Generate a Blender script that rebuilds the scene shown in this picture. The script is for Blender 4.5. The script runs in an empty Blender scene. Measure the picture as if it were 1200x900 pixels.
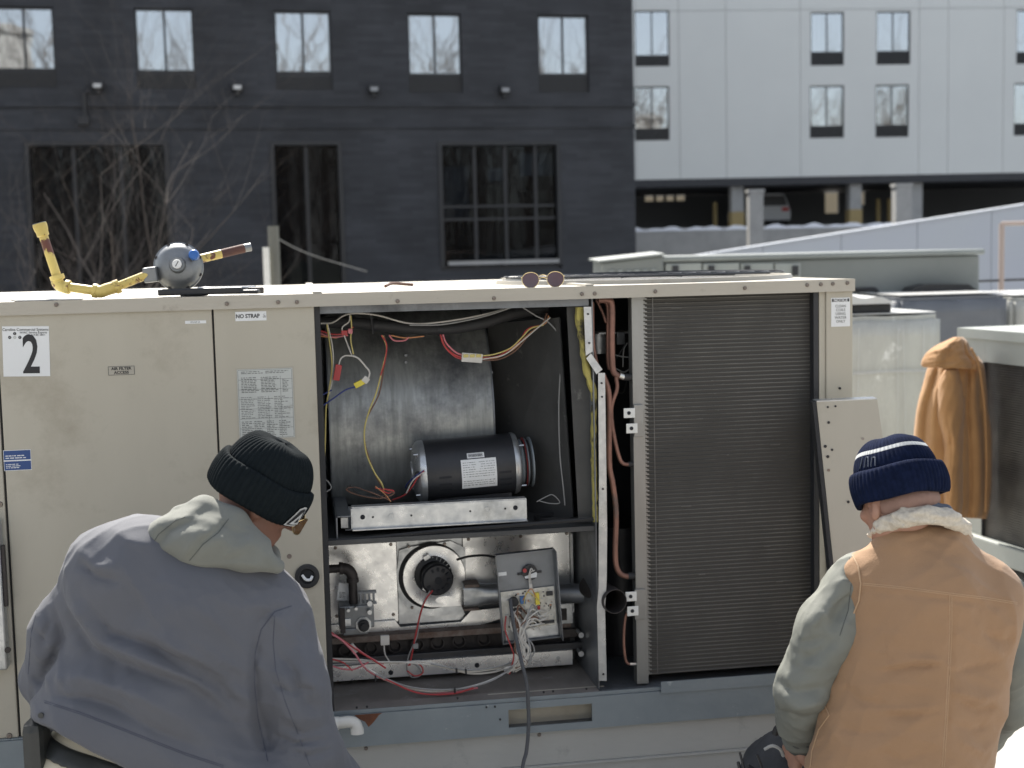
import bpy, bmesh, math, random
import numpy as np
from mathutils import Vector, Matrix, Euler
from mathutils.bvhtree import BVHTree
random.seed(7)
S = bpy.context.scene
COL = S.collection
R = math.radians

# ------------------------------------------------------------------ camera
FPX = 1600.0                       # focal length in photo pixels (1200 wide)
CAM = Vector((0, 0, 1.70))
PITCH = math.atan(150 / FPX)
ROLL = -0.0235
MR = Matrix.Rotation(math.pi / 2 - PITCH, 3, 'X') @ Matrix.Rotation(ROLL, 3, 'Z')
cd = bpy.data.cameras.new('camera')
cam = bpy.data.objects.new('camera', cd)
COL.objects.link(cam)
cam.matrix_world = Matrix.Translation(CAM) @ MR.to_4x4()
cd.sensor_width = 36
cd.lens = FPX / 1200 * 36
cd.clip_end = 3000
cd.dof.use_dof = True
cd.dof.focus_distance = 3.45
cd.dof.aperture_fstop = 4.0
S.camera = cam

# ------------------------------------------------------------------ world, sun, exposure
SUN_EL, SUN_AZ = R(47), R(-17)     # azimuth from +Y (away from the camera), negative = to the left
w = bpy.data.worlds.new('World'); S.world = w; w.use_nodes = True
nt = w.node_tree; nt.nodes.clear()
o_ = nt.nodes.new('ShaderNodeOutputWorld'); b_ = nt.nodes.new('ShaderNodeBackground')
s_ = nt.nodes.new('ShaderNodeTexSky'); s_.sky_type = 'NISHITA'; s_.sun_disc = False
s_.sun_elevation = SUN_EL; s_.sun_rotation = SUN_AZ
s_.air_density = 1.0; s_.dust_density = 1.6; s_.ozone_density = 0.8
h_ = nt.nodes.new('ShaderNodeHueSaturation'); h_.inputs['Saturation'].default_value = 0.45
nt.links.new(s_.outputs[0], h_.inputs['Color']); nt.links.new(h_.outputs[0], b_.inputs[0])
nt.links.new(b_.outputs[0], o_.inputs[0]); b_.inputs[1].default_value = 0.13
sd = bpy.data.lights.new('sun', 'SUN'); sd.energy = 5.0; sd.angle = R(0.53); sd.color = (1, 0.95, 0.87)
sun = bpy.data.objects.new('sun', sd); COL.objects.link(sun)
sdir = Vector((math.sin(SUN_AZ) * math.cos(SUN_EL), math.cos(SUN_AZ) * math.cos(SUN_EL), math.sin(SUN_EL)))
sun.rotation_euler = (-sdir).to_track_quat('-Z', 'Y').to_euler()
S.view_settings.view_transform = 'Standard'; S.view_settings.look = 'None'
S.view_settings.gamma = 1; S.view_settings.exposure = 1.08
S.cycles.use_denoising = True
S.cycles.max_bounces = 8; S.cycles.diffuse_bounces = 4; S.cycles.glossy_bounces = 4
S.cycles.sample_clamp_indirect = 8
try: S.cycles.denoiser = 'OPENIMAGEDENOISE'
except Exception: pass

# ------------------------------------------------------------------ pixel -> place
def ray(px, py):
    return MR @ Vector(((px - 600) / FPX, -(py - 450) / FPX, -1))
def at(px, py, Y):                 # the point seen at a photo pixel, Y metres away
    d = ray(px, py); return CAM + d * (Y / d.y)
def atz(px, py, Z):                # ... on the horizontal plane Z
    d = ray(px, py); return CAM + d * ((Z - CAM.z) / d.z)

# ------------------------------------------------------------------ materials
M = {}
def mat(name, col, rough=0.6, metal=0.0, col2=None, nscale=6, namt=0.5, bump=0.0, bscale=60, stretch=(1, 1, 1),
        detail=6, coat=0, trans=0, sheen=0, col3=None, c3scale=2, c3lo=0.62, c3hi=0.7, alpha=1, spec=None, rvar=0.0):
    m = bpy.data.materials.new(name); m.use_nodes = True; n = m.node_tree; N = n.nodes; L = n.links
    p = N['Principled BSDF']
    c = (*col, 1)
    p.inputs['Base Color'].default_value = c; p.inputs['Roughness'].default_value = rough
    p.inputs['Metallic'].default_value = metal
    if spec is not None: p.inputs['Specular IOR Level'].default_value = spec
    if coat: p.inputs['Coat Weight'].default_value = coat
    if trans: p.inputs['Transmission Weight'].default_value = trans
    if sheen: p.inputs['Sheen Weight'].default_value = sheen; p.inputs['Sheen Roughness'].default_value = 0.5
    tc = N.new('ShaderNodeTexCoord'); mp = N.new('ShaderNodeMapping'); mp.inputs['Scale'].default_value = stretch
    L.new(tc.outputs['Object'], mp.inputs[0])
    last = None
    if col2 is not None:
        nz = N.new('ShaderNodeTexNoise'); nz.inputs['Scale'].default_value = nscale; nz.inputs['Detail'].default_value = detail
        nz.inputs['Roughness'].default_value = 0.65
        L.new(mp.outputs[0], nz.inputs[0])
        rp = N.new('ShaderNodeValToRGB'); rp.color_ramp.elements[0].position = 0.5 - namt / 2; rp.color_ramp.elements[1].position = 0.5 + namt / 2
        rp.color_ramp.elements[0].color = c; rp.color_ramp.elements[1].color = (*col2, 1)
        L.new(nz.outputs[0], rp.inputs[0]); last = rp.outputs[0]
        if rvar:
            mr = N.new('ShaderNodeMapRange'); mr.inputs[1].default_value = .3; mr.inputs[2].default_value = .7
            mr.inputs[3].default_value = rough - rvar; mr.inputs[4].default_value = rough + rvar
            L.new(nz.outputs[0], mr.inputs[0]); L.new(mr.outputs[0], p.inputs['Roughness'])
    if col3 is not None:
        nz = N.new('ShaderNodeTexNoise'); nz.inputs['Scale'].default_value = c3scale; nz.inputs['Detail'].default_value = 9
        nz.inputs['Roughness'].default_value = 0.7
        L.new(tc.outputs['Object'], nz.inputs[0])
        rp = N.new('ShaderNodeMapRange'); rp.inputs[1].default_value = c3lo; rp.inputs[2].default_value = c3hi
        mx = N.new('ShaderNodeMix'); mx.data_type = 'RGBA'
        L.new(nz.outputs[0], rp.inputs[0]); L.new(rp.outputs[0], mx.inputs[0])
        if last: L.new(last, mx.inputs[6])
        else: mx.inputs[6].default_value = c
        mx.inputs[7].default_value = (*col3, 1); last = mx.outputs[2]
    if last: L.new(last, p.inputs['Base Color'])
    if bump:
        nz = N.new('ShaderNodeTexNoise'); nz.inputs['Scale'].default_value = bscale; nz.inputs['Detail'].default_value = 4
        L.new(mp.outputs[0], nz.inputs[0])
        bp = N.new('ShaderNodeBump'); bp.inputs['Strength'].default_value = 0.6; bp.inputs['Distance'].default_value = bump
        L.new(nz.outputs[0], bp.inputs['Height']); L.new(bp.outputs[0], p.inputs['Normal'])
    M[name] = m; return m
def glass_mat(name, tint, rough=0.02, refl=0.4, wave=0.25):
    m = bpy.data.materials.new(name); m.use_nodes = True; n = m.node_tree; N = n.nodes; L = n.links
    N.clear(); o = N.new('ShaderNodeOutputMaterial'); t = N.new('ShaderNodeBsdfTransparent'); t.inputs[0].default_value = (*tint, 1)
    g = N.new('ShaderNodeBsdfGlossy'); g.inputs['Roughness'].default_value = rough; g.inputs[0].default_value = (.95, .97, 1, 1)
    tc = N.new('ShaderNodeTexCoord'); nz = N.new('ShaderNodeTexNoise'); nz.inputs['Scale'].default_value = 0.9
    bp = N.new('ShaderNodeBump'); bp.inputs['Strength'].default_value = wave; bp.inputs['Distance'].default_value = 0.012
    L.new(tc.outputs['Object'], nz.inputs[0]); L.new(nz.outputs[0], bp.inputs['Height']); L.new(bp.outputs[0], g.inputs['Normal'])
    x = N.new('ShaderNodeMixShader'); x.inputs[0].default_value = refl
    L.new(t.outputs[0], x.inputs[1]); L.new(g.outputs[0], x.inputs[2]); L.new(x.outputs[0], o.inputs[0]); M[name] = m; return m

# ------------------------------------------------------------------ mesh builder
class MB:
    def __init__(s): s.v = []; s.f = []; s.sm = []
    def add(s, vs, fs, smooth=False):
        o = len(s.v); s.v += [tuple(v) for v in vs]; s.f += [tuple(i + o for i in f) for f in fs]; s.sm += [smooth] * len(fs); return s
    def box(s, a, b, mtx=None, bev=0.0):
        x0, y0, z0 = (min(a[i], b[i]) for i in range(3)); x1, y1, z1 = (max(a[i], b[i]) for i in range(3))
        if bev <= 0:
            vs = [(x, y, z) for z in (z0, z1) for y in (y0, y1) for x in (x0, x1)]
            fs = [(0, 2, 3, 1), (4, 5, 7, 6), (0, 1, 5, 4), (2, 6, 7, 3), (0, 4, 6, 2), (1, 3, 7, 5)]
        else:
            bm = bmesh.new(); bmesh.ops.create_cube(bm, size=1)
            for v in bm.verts: v.co = ((x0 + x1) / 2 + v.co.x * (x1 - x0), (y0 + y1) / 2 + v.co.y * (y1 - y0), (z0 + z1) / 2 + v.co.z * (z1 - z0))
            bev = min(bev, 0.45 * min(x1 - x0, y1 - y0, z1 - z0))
            bmesh.ops.bevel(bm, geom=bm.edges[:], offset=bev, segments=2, affect='EDGES', profile=0.6)
            bm.verts.index_update(); vs = [v.co.copy() for v in bm.verts]; fs = [[v.index for v in f.verts] for f in bm.faces]; bm.free()
        if mtx is not None: vs = [mtx @ Vector(v) for v in vs]
        return s.add(vs, fs)
    def cyl(s, a, b, r, r2=None, n=20, caps=True, smooth=True):
        a = Vector(a); b = Vector(b); d = (b - a).normalized(); r2 = r if r2 is None else r2
        u = d.orthogonal().normalized(); q = d.cross(u)
        vs = []
        for c, rr in ((a, r), (b, r2)):
            for i in range(n):
                t = 2 * math.pi * i / n; vs.append(c + (u * math.cos(t) + q * math.sin(t)) * rr)
        s.add(vs, [(i, (i + 1) % n, n + (i + 1) % n, n + i) for i in range(n)], smooth)
        if caps:
            o = len(s.v) - 2 * n
            s.f.append(tuple(o + i for i in range(n))[::-1]); s.f.append(tuple(o + n + i for i in range(n))); s.sm += [False, False]
        return s
    def lathe(s, a, d, prof, n=32, smooth=True, arc=2 * math.pi):     # prof: (t along d, radius)
        a = Vector(a); d = Vector(d).normalized(); u = d.orthogonal().normalized(); q = d.cross(u)
        o = len(s.v)
        for t, r in prof:
            for i in range(n):
                an = 2 * math.pi * i / n; s.v.append(tuple(a + d * t + (u * math.cos(an) + q * math.sin(an)) * max(r, 1e-5)))
        for k in range(len(prof) - 1):
            for i in range(n):
                s.f.append((o + k * n + i, o + k * n + (i + 1) % n, o + (k + 1) * n + (i + 1) % n, o + (k + 1) * n + i)); s.sm.append(smooth)
        return s
    def tube(s, pts, r, n=8, smoothpts=True, rad=None):
        pts = [Vector(p) for p in pts]
        if smoothpts and len(pts) > 2: pts, rad = spline(pts, 6, rad)
        o = len(s.v); d0 = (pts[1] - pts[0]).normalized(); u = d0.orthogonal().normalized()
        for i, p in enumerate(pts):
            d = (pts[min(i + 1, len(pts) - 1)] - pts[max(i - 1, 0)]).normalized()
            u = (u - d * u.dot(d)); u = u.normalized() if u.length > 1e-6 else d.orthogonal().normalized()
            q = d.cross(u); rr = rad[i] if rad else r
            for k in range(n):
                t = 2 * math.pi * k / n; s.v.append(tuple(p + (u * math.cos(t) + q * math.sin(t)) * rr))
        for i in range(len(pts) - 1):
            for k in range(n):
                s.f.append((o + i * n + k, o + i * n + (k + 1) % n, o + (i + 1) * n + (k + 1) % n, o + (i + 1) * n + k)); s.sm.append(True)
        e = o + (len(pts) - 1) * n
        s.f.append(tuple(o + k for k in range(n))[::-1]); s.f.append(tuple(e + k for k in range(n))); s.sm += [False, False]
        return s
    def prism(s, poly, y0, y1, axis='y', mtx=None):       # poly in (x,z) extruded along y ; axis x: poly (y,z)
        n = len(poly)
        mk = (lambda p, t: Vector((p[0], t, p[1]))) if axis == 'y' else ((lambda p, t: Vector((t, p[0], p[1]))) if axis == 'x' else (lambda p, t: Vector((p[0], p[1], t))))
        vs = [mk(p, y0) for p in poly] + [mk(p, y1) for p in poly]
        if mtx is not None: vs = [mtx @ v for v in vs]
        return s.add(vs, [tuple(range(n))[::-1], tuple(range(n, 2 * n))] + [(i, (i + 1) % n, n + (i + 1) % n, n + i) for i in range(n)])
    def build(s, name, m, parent=None, bevel=0.0, **tags):
        me = bpy.data.meshes.new(name); me.from_pydata(s.v, [], s.f)
        me.polygons.foreach_set('use_smooth', s.sm); me.validate(); me.update()
        if any(s.sm): me.set_sharp_from_angle(angle=R(38))
        bm = bmesh.new(); bm.from_mesh(me); bmesh.ops.recalc_face_normals(bm, faces=bm.faces); bm.to_mesh(me); bm.free()
        return link(name, me, m, parent, bevel, **tags)
def link(name, me, m, parent=None, bevel=0.0, **tags):
    ob = bpy.data.objects.new(name, me); COL.objects.link(ob)
    if m is not None: me.materials.append(M[m] if isinstance(m, str) else m)
    if parent is not None: ob.parent = parent
    if bevel:
        b = ob.modifiers.new('bevel', 'BEVEL'); b.width = bevel; b.segments = 2; b.limit_method = 'ANGLE'
    for k, v in tags.items(): ob[k] = v
    return ob
def spline(pts, k=6, rad=None):
    out = []; ro = []
    P = [pts[0] * 2 - pts[1]] + list(pts) + [pts[-1] * 2 - pts[-2]]
    for i in range(1, len(P) - 2):
        for j in range(k):
            t = j / k; a, b, c, d = P[i - 1:i + 3]
            out.append(0.5 * ((2 * b) + (c - a) * t + (2 * a - 5 * b + 4 * c - d) * t * t + (3 * b - a - 3 * c + d) * t ** 3))
            if rad: ro.append(rad[i - 1] * (1 - t) + rad[i] * t)
    out.append(P[-2])
    if rad: ro.append(rad[-1])
    return out, (ro if rad else None)
def thing(name, label, cat, loc=(0, 0, 0), rz=0, group=None, parent=None):
    o = bpy.data.objects.new(name, None); COL.objects.link(o); o.location = loc; o.rotation_euler = (0, 0, rz)
    o['label'] = label; o['category'] = cat
    if group: o['group'] = group
    return o
def text(body, size, m, parent, mtx, name='lettering', sx=1.0, align='CENTER', ext=0.0003, bold=0.0, sp=1.0):
    cu = bpy.data.curves.new(name, 'FONT'); cu.body = body; cu.size = size; cu.align_x = align; cu.align_y = 'CENTER'
    cu.extrude = ext; cu.offset = bold; cu.space_line = sp; cu.resolution_u = 3
    tmp = bpy.data.objects.new('tmp', cu); COL.objects.link(tmp)
    dg = bpy.context.evaluated_depsgraph_get(); me = bpy.data.meshes.new_from_object(tmp.evaluated_get(dg))
    bpy.data.objects.remove(tmp); bpy.data.curves.remove(cu)
    ob = bpy.data.objects.new(name, me); COL.objects.link(ob); me.materials.clear(); me.materials.append(M[m]); ob.parent = parent
    ob.matrix_local = mtx @ Matrix.Diagonal((sx, 1, 1, 1))
    return ob
# front-facing frame: text x -> +X, text y -> +Z, text normal -> -Y
def front(x, y, z, rot=0):
    return Matrix.Translation((x, y, z)) @ Matrix.Rotation(math.pi / 2, 4, 'X') @ Matrix.Rotation(rot, 4, 'Z')
def copy_tree(o, parent=None):
    c = o.copy(); COL.objects.link(c)
    if parent is not None: c.parent = parent
    for ch in list(o.children): copy_tree(ch, c)
    return c

# ------------------------------------------------------------------ distance-field bodies
class Field:
    def __init__(s, lo, hi, h):
        s.lo = np.array(lo, float); s.h = h; s.n = np.ceil((np.array(hi) - s.lo) / h).astype(int) + 1
        s.d = np.full(tuple(s.n), 0.25, np.float32)
        s.ax = [s.lo[i] + np.arange(s.n[i]) * h for i in range(3)]
    def win(s, lo, hi):
        a = np.clip(np.floor((np.array(lo) - s.lo) / s.h).astype(int), 0, s.n); b = np.clip(np.ceil((np.array(hi) - s.lo) / s.h).astype(int) + 1, 0, s.n)
        sl = tuple(slice(a[i], b[i]) for i in range(3))
        g = np.meshgrid(*[s.ax[i][sl[i]] for i in range(3)], indexing='ij', sparse=True)
        return sl, g
    def merge(s, sl, e, k, op):
        d = s.d[sl]
        if d.size == 0: return
        if op == 'sub':
            e = -e; h = np.clip(0.5 + 0.5 * (e - d) / k, 0, 1); s.d[sl] = d * (1 - h) + e * h + k * h * (1 - h)
        elif op == 'int':
            h = np.clip(0.5 + 0.5 * (e - d) / k, 0, 1); s.d[sl] = d * (1 - h) + e * h + k * h * (1 - h)
        else:
            h = np.clip(0.5 + 0.5 * (d - e) / k, 0, 1); s.d[sl] = d * (1 - h) + e * h - k * h * (1 - h)
    def cone(s, a, b, ra, rb, k=0.02, op='add', flat=None):     # flat=(axis vector, factor): squash the section along an axis
        a = np.array(a, float); b = np.array(b, float); pad = max(ra, rb) * (1.0 if flat is None else max(1, 1 / min(1, flat[1]))) + 2.5 * k + 0.02
        sl, g = s.win(np.minimum(a, b) - pad, np.maximum(a, b) + pad)
        ab = b - a; L2 = float(ab @ ab) + 1e-12
        p = [g[i] - a[i] for i in range(3)]
        t = np.clip((p[0] * ab[0] + p[1] * ab[1] + p[2] * ab[2]) / L2, 0, 1)
        q = [p[i] - ab[i] * t for i in range(3)]
        if flat is not None:
            n = np.array(Vector(flat[0]).normalized()); f = flat[1]
            qn = q[0] * n[0] + q[1] * n[1] + q[2] * n[2]
            q = [q[i] + n[i] * qn * (1 / f - 1) for i in range(3)]
            e = np.sqrt(q[0] ** 2 + q[1] ** 2 + q[2] ** 2) - (ra + (rb - ra) * t); e = e * min(1, f) ** 0.5
        else:
            e = np.sqrt(q[0] ** 2 + q[1] ** 2 + q[2] ** 2) - (ra + (rb - ra) * t)
        s.merge(sl, e, k, op); return s
    def ell(s, c, r, rot=None, k=0.02, op='add'):
        c = np.array(c, float); r = np.array(r, float); pad = r.max() + 2.5 * k + 0.02
        sl, g = s.win(c - pad, c + pad); p = [g[i] - c[i] for i in range(3)]
        if rot is not None:
            m = np.array(rot).T; p = [m[i][0] * p[0] + m[i][1] * p[1] + m[i][2] * p[2] for i in range(3)]
        k0 = np.sqrt((p[0] / r[0]) ** 2 + (p[1] / r[1]) ** 2 + (p[2] / r[2]) ** 2)
        k1 = np.sqrt((p[0] / r[0] ** 2) ** 2 + (p[1] / r[1] ** 2) ** 2 + (p[2] / r[2] ** 2) ** 2) + 1e-9
        s.merge(sl, k0 * (k0 - 1) / k1, k, op); return s
    def chain(s, pts, rs, k=0.02, op='add'):
        for i in range(len(pts) - 1): s.cone(pts[i], pts[i + 1], rs[i], rs[i + 1], k, op)
        return s
    def plane(s, p, n, k=0.005):                                # keep the side the normal points away from
        n = np.array(Vector(n).normalized()); p = np.array(p, float)
        g = np.meshgrid(*s.ax, indexing='ij', sparse=True)
        e = (g[0] - p[0]) * n[0] + (g[1] - p[1]) * n[1] + (g[2] - p[2]) * n[2]
        s.merge(tuple(slice(None) for _ in range(3)), e, k, 'int'); return s
    def fold(s, pts, amp, wd):                                  # a raised (or sunk) crease along a line
        pts = [np.array(p, float) for p in pts]; pad = np.array((wd * 3, wd * 3 + .05, wd * 3)); W3 = (1, .05, 1)
        sl, g = s.win(np.min(pts, 0) - pad, np.max(pts, 0) + pad); D = None
        nseg = len(pts) - 1
        for i in range(nseg):
            a, b = pts[i], pts[i + 1]; ab = b - a; L2 = float(ab @ ab) + 1e-12
            p = [g[j] - a[j] for j in range(3)]; t = np.clip((p[0] * ab[0] + p[1] * ab[1] + p[2] * ab[2]) / L2, 0, 1)
            q2 = sum((p[j] - ab[j] * t) ** 2 * W3[j] for j in range(3))
            T = (i + t) / nseg; taper = np.clip(np.minimum(T, 1 - T) * 4, 0.15, 1)
            e = taper * np.exp(-(q2 / wd ** 2 + 1e-9) ** .58)
            D = e if D is None else np.maximum(D, e)
        if D is not None: s.d[sl] -= (amp * D).astype(np.float32)
        return s
    def noise(s, amp, scale, seed=0, stretch=(1, 1, 1)):
        rng = np.random.RandomState(seed); g = np.meshgrid(*s.ax, indexing='ij', sparse=True); t = np.zeros_like(s.d)
        for o in range(7):
            k = rng.normal(size=3) * scale * (1 + o * 0.35) * np.array(stretch); ph = rng.uniform(0, 6.28)
            t += np.sin(g[0] * k[0] + g[1] * k[1] + g[2] * k[2] + ph).astype(np.float32) / (1 + o * 0.35)
        s.d -= t * amp * 0.4; return s
    def wrinkle(s, amp, scale, seed=0, ax=(0, 0, 1), elong=3.0):      # ridged, drawn-out creases
        rng = np.random.RandomState(seed); g = np.meshgrid(*s.ax, indexing='ij', sparse=True); ax = np.array(Vector(ax).normalized()); t = np.zeros_like(s.d)
        for o in range(4):
            k = rng.normal(size=3); k = k - ax * (k @ ax) * (1 - 1 / elong); k = k / np.linalg.norm(k) * scale * (1 + .6 * o); k2 = rng.normal(size=3) * scale * .45; ph = rng.uniform(0, 6.28, 2)
            w_ = np.sin(g[0] * k2[0] + g[1] * k2[1] + g[2] * k2[2] + ph[1]); v = 1 - np.abs(np.sin(g[0] * k[0] + g[1] * k[1] + g[2] * k[2] + ph[0] + 1.6 * w_))
            m_ = np.sin(g[0] * k2[1] + g[1] * k2[2] + g[2] * k2[0] + ph[0] * 2); t += (v ** 2.2 * np.clip(m_ + .35, 0, 1)).astype(np.float32) / (1 + .5 * o)
        s.d -= t * amp; return s
    def mesh(s, name):
        d = s.d.copy(); d[0] = d[-1] = 1; d[:, 0] = d[:, -1] = 1; d[:, :, 0] = d[:, :, -1] = 1
        nx, ny, nz = d.shape; ins = d < 0
        cells = [ins[i:nx - 1 + i, j:ny - 1 + j, k:nz - 1 + k] for i in (0, 1) for j in (0, 1) for k in (0, 1)]
        cnt = sum(c.astype(np.int8) for c in cells); act = (cnt > 0) & (cnt < 8)
        ci = np.argwhere(act); idx = np.full(act.shape, -1, np.int64); idx[act] = np.arange(len(ci))
        acc = np.zeros((len(ci), 3)); num = np.zeros(len(ci))
        cor = [np.array((i, j, k)) for i in (0, 1) for j in (0, 1) for k in (0, 1)]
        val = [d[ci[:, 0] + c[0], ci[:, 1] + c[1], ci[:, 2] + c[2]] for c in cor]
        for a in range(8):
            for b in range(a + 1, 8):
                df = cor[b] - cor[a]
                if np.abs(df).sum() != 1: continue
                m_ = (val[a] < 0) != (val[b] < 0); t = np.where(m_, val[a] / np.where(val[a] == val[b], 1, val[a] - val[b]), 0)
                acc += np.where(m_[:, None], cor[a] + df * t[:, None], 0); num += m_
        V = (ci + acc / num[:, None]) * s.h + s.lo
        F = []
        for ax in range(3):
            sh = [slice(None)] * 3; a_ = list(sh); b_ = list(sh); a_[ax] = slice(0, -1); b_[ax] = slice(1, None)
            ch = ins[tuple(a_)] != ins[tuple(b_)]; e = np.argwhere(ch)
            fl = ins[tuple(a_)][ch]
            u, v = [(1, 2), (2, 0), (0, 1)][ax]
            ok = (e[:, u] > 0) & (e[:, v] > 0) & (e[:, u] < act.shape[u]) & (e[:, v] < act.shape[v]); e = e[ok]; fl = fl[ok]
            q = []
            for du, dv in ((-1, -1), (0, -1), (0, 0), (-1, 0)):
                c = e.copy(); c[:, u] += du; c[:, v] += dv; q.append(idx[c[:, 0], c[:, 1], c[:, 2]])
            q = np.stack(q, 1); q[~fl] = q[~fl][:, ::-1]; F.append(q)
        F = np.concatenate(F); me = bpy.data.meshes.new(name)
        me.vertices.add(len(V)); me.vertices.foreach_set('co', V.astype(np.float32).ravel())
        me.loops.add(len(F) * 4); me.loops.foreach_set('vertex_index', F.ravel().astype(np.int32))
        me.polygons.add(len(F)); me.polygons.foreach_set('loop_start', (np.arange(len(F)) * 4).astype(np.int32))
        me.polygons.foreach_set('use_smooth', np.ones(len(F), bool)); me.update(calc_edges=True); me.validate()
        return me
    def bvh(s):
        me = s.mesh('tmp'); t = BVHTree.FromPolygons([v.co.copy() for v in me.vertices], [tuple(p.vertices) for p in me.polygons])
        bpy.data.meshes.remove(me); return t
def bvh_of(me):
    return BVHTree.FromPolygons([v.co.copy() for v in me.vertices], [tuple(p.vertices) for p in me.polygons])
def hit(tree, px, py, off=0.0):    # where the camera ray meets a built surface
    d = ray(px, py).normalized(); p, n, i, t = tree.ray_cast(CAM, d)
    return (None if p is None else p + n * off)
def hits(tree, pts, off=0.0, sub=4):
    out = []
    for i in range(len(pts) - 1):
        for j in range(sub):
            t = j / sub; q = hit(tree, pts[i][0] * (1 - t) + pts[i + 1][0] * t, pts[i][1] * (1 - t) + pts[i + 1][1] * t, off)
            if q is not None: out.append(q)
    q = hit(tree, *pts[-1], off)
    if q is not None: out.append(q)
    return out

# ------------------------------------------------------------------ frames: a vertical plane with its own x (along), y (into), z (up)
class Frame:
    def __init__(s, origin, yaw):
        s.o = Vector((origin.x, origin.y, 0)); s.yaw = yaw; s.rot = Matrix.Rotation(yaw, 3, 'Z'); s.inv = s.rot.transposed()
    def on(s, px, py, w=0.0):      # local point where a photo pixel meets the plane w metres behind the face
        d = s.inv @ ray(px, py); c = s.inv @ (CAM - s.o); t = (w - c.y) / d.y; return c + d * t
    def loc(s, p): return s.inv @ (Vector(p) - s.o)
    def world(s, p): return s.rot @ Vector(p) + s.o

# ------------------------------------------------------------------ colours
mat('roof_membrane', (.40, .385, .355), .75, col2=(.33, .32, .295), nscale=1.2, bump=.004, bscale=14, col3=(.22, .21, .195), c3scale=1.1, c3lo=.56, c3hi=.72)
mat('interior_blue', (.055, .065, .075), .8)
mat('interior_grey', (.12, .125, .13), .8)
mat('asphalt', (.06, .06, .065), .9, col2=(.09, .09, .09), bump=.01)
mat('beige_paint', (.485, .45, .365), .45, col2=(.435, .40, .32), nscale=1.6, stretch=(2.2, 1, .5), bump=.006, bscale=1.6, col3=(.29, .25, .185), c3scale=3.4, c3lo=.52, c3hi=.84, rvar=.06)
mat('beige_lip', (.50, .465, .39), .5, col2=(.41, .375, .31), nscale=7, namt=.6, stretch=(.25, 1, 2), bump=.002, bscale=20, col3=(.22, .19, .15), c3scale=9, c3lo=.63, c3hi=.78)
mat('beige_top', (.46, .435, .375), .45, col2=(.37, .34, .28), nscale=3, col3=(.24, .2, .14), c3scale=5, c3lo=.56, c3hi=.75)
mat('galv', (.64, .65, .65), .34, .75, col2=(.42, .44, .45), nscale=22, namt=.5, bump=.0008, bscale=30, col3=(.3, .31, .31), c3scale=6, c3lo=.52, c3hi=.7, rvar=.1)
mat('galv_bright', (.86, .86, .84), .3, .8, col2=(.76, .76, .75), nscale=26, namt=.6, col3=(.70, .70, .68), c3scale=5, c3lo=.6, c3hi=.75, rvar=.09)
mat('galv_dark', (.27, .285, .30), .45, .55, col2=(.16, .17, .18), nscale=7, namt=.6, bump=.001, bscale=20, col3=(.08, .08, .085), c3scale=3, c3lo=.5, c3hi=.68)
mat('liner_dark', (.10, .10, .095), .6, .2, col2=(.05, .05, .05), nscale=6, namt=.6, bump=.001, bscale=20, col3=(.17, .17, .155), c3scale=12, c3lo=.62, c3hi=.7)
mat('galv_streak', (.46, .47, .45), .42, .5, col2=(.29, .30, .285), nscale=16, namt=.35, stretch=(3.2, 1, .28), bump=.0008, bscale=10, col3=(.13, .135, .145), c3scale=2.6, c3lo=.5, c3hi=.66, rvar=.1)
mat('galv_blue', (.275, .31, .325), .5, .3, col2=(.20, .232, .25), nscale=5, namt=.6, bump=.0008, bscale=60, col3=(.42, .45, .46), c3scale=26, c3lo=.64, c3hi=.72)
mat('grimy_floor', (.33, .295, .26), .7, .2, col2=(.13, .12, .11), nscale=4, namt=.5, stretch=(1, .4, 1), bump=.002, bscale=40, col3=(.34, .33, .31), c3scale=9, c3lo=.6, c3hi=.72)
mat('rust', (.20, .075, .035), .85, col2=(.09, .04, .025), nscale=30, bump=.003, bscale=80)
mat('rust_edge', (.28, .24, .21), .7, .3, col2=(.14, .085, .06), nscale=24, namt=.35, bump=.002)
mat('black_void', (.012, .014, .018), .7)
mat('black_metal', (.022, .024, .028), .42, .1, col2=(.035, .035, .038), nscale=14, bump=.0006)
mat('black_rubber', (.018, .018, .019), .65, col2=(.03, .03, .03), nscale=20, bump=.001)
mat('black_iron', (.04, .036, .035), .6, .4, col2=(.07, .06, .055), nscale=30, bump=.002, bscale=90)
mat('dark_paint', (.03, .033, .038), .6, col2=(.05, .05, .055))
mat('copper', (.30, .155, .115), .45, .5, col2=(.16, .09, .07), nscale=14, namt=.5, col3=(.12, .1, .09), c3scale=9, c3lo=.58, c3hi=.7, rvar=.1)
mat('solder', (.7, .69, .64), .35, .9)
mat('alu', (.36, .36, .345), .42, .65, col2=(.27, .27, .255), nscale=10, stretch=(1, 1, .3), bump=.0006, col3=(.3, .3, .29), c3scale=14, c3lo=.62, c3hi=.75)
mat('alu_dark', (.23, .225, .21), .5, .5, col2=(.12, .115, .11), nscale=16, stretch=(3, 1, 1), namt=.6)
mat('coil_back', (.075, .071, .064), .8, col2=(.07, .067, .06), nscale=5)
mat('fin_dusty', (.205, .197, .176), .65, .3, col2=(.13, .127, .12), nscale=5, namt=.6, col3=(.075, .072, .068), c3scale=2.4, c3lo=.42, c3hi=.62)
mat('insulation', (.58, .50, .13), .95, col2=(.38, .33, .12), nscale=28, bump=.012, bscale=50, col3=(.07, .065, .05), c3scale=10, c3lo=.52, c3hi=.62)
mat('white_plastic', (.78, .78, .74), .4, col2=(.68, .67, .62), nscale=12)
mat('label_white', (.80, .81, .80), .4, col2=(.74, .75, .74), nscale=4)
mat('label_silver', (.56, .58, .55), .42, .25, col2=(.46, .48, .46), nscale=12, namt=.5, col3=(.34, .34, .3), c3scale=22, c3lo=.6, c3hi=.72)
mat('label_tan', (.42, .39, .32), .5)
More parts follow.
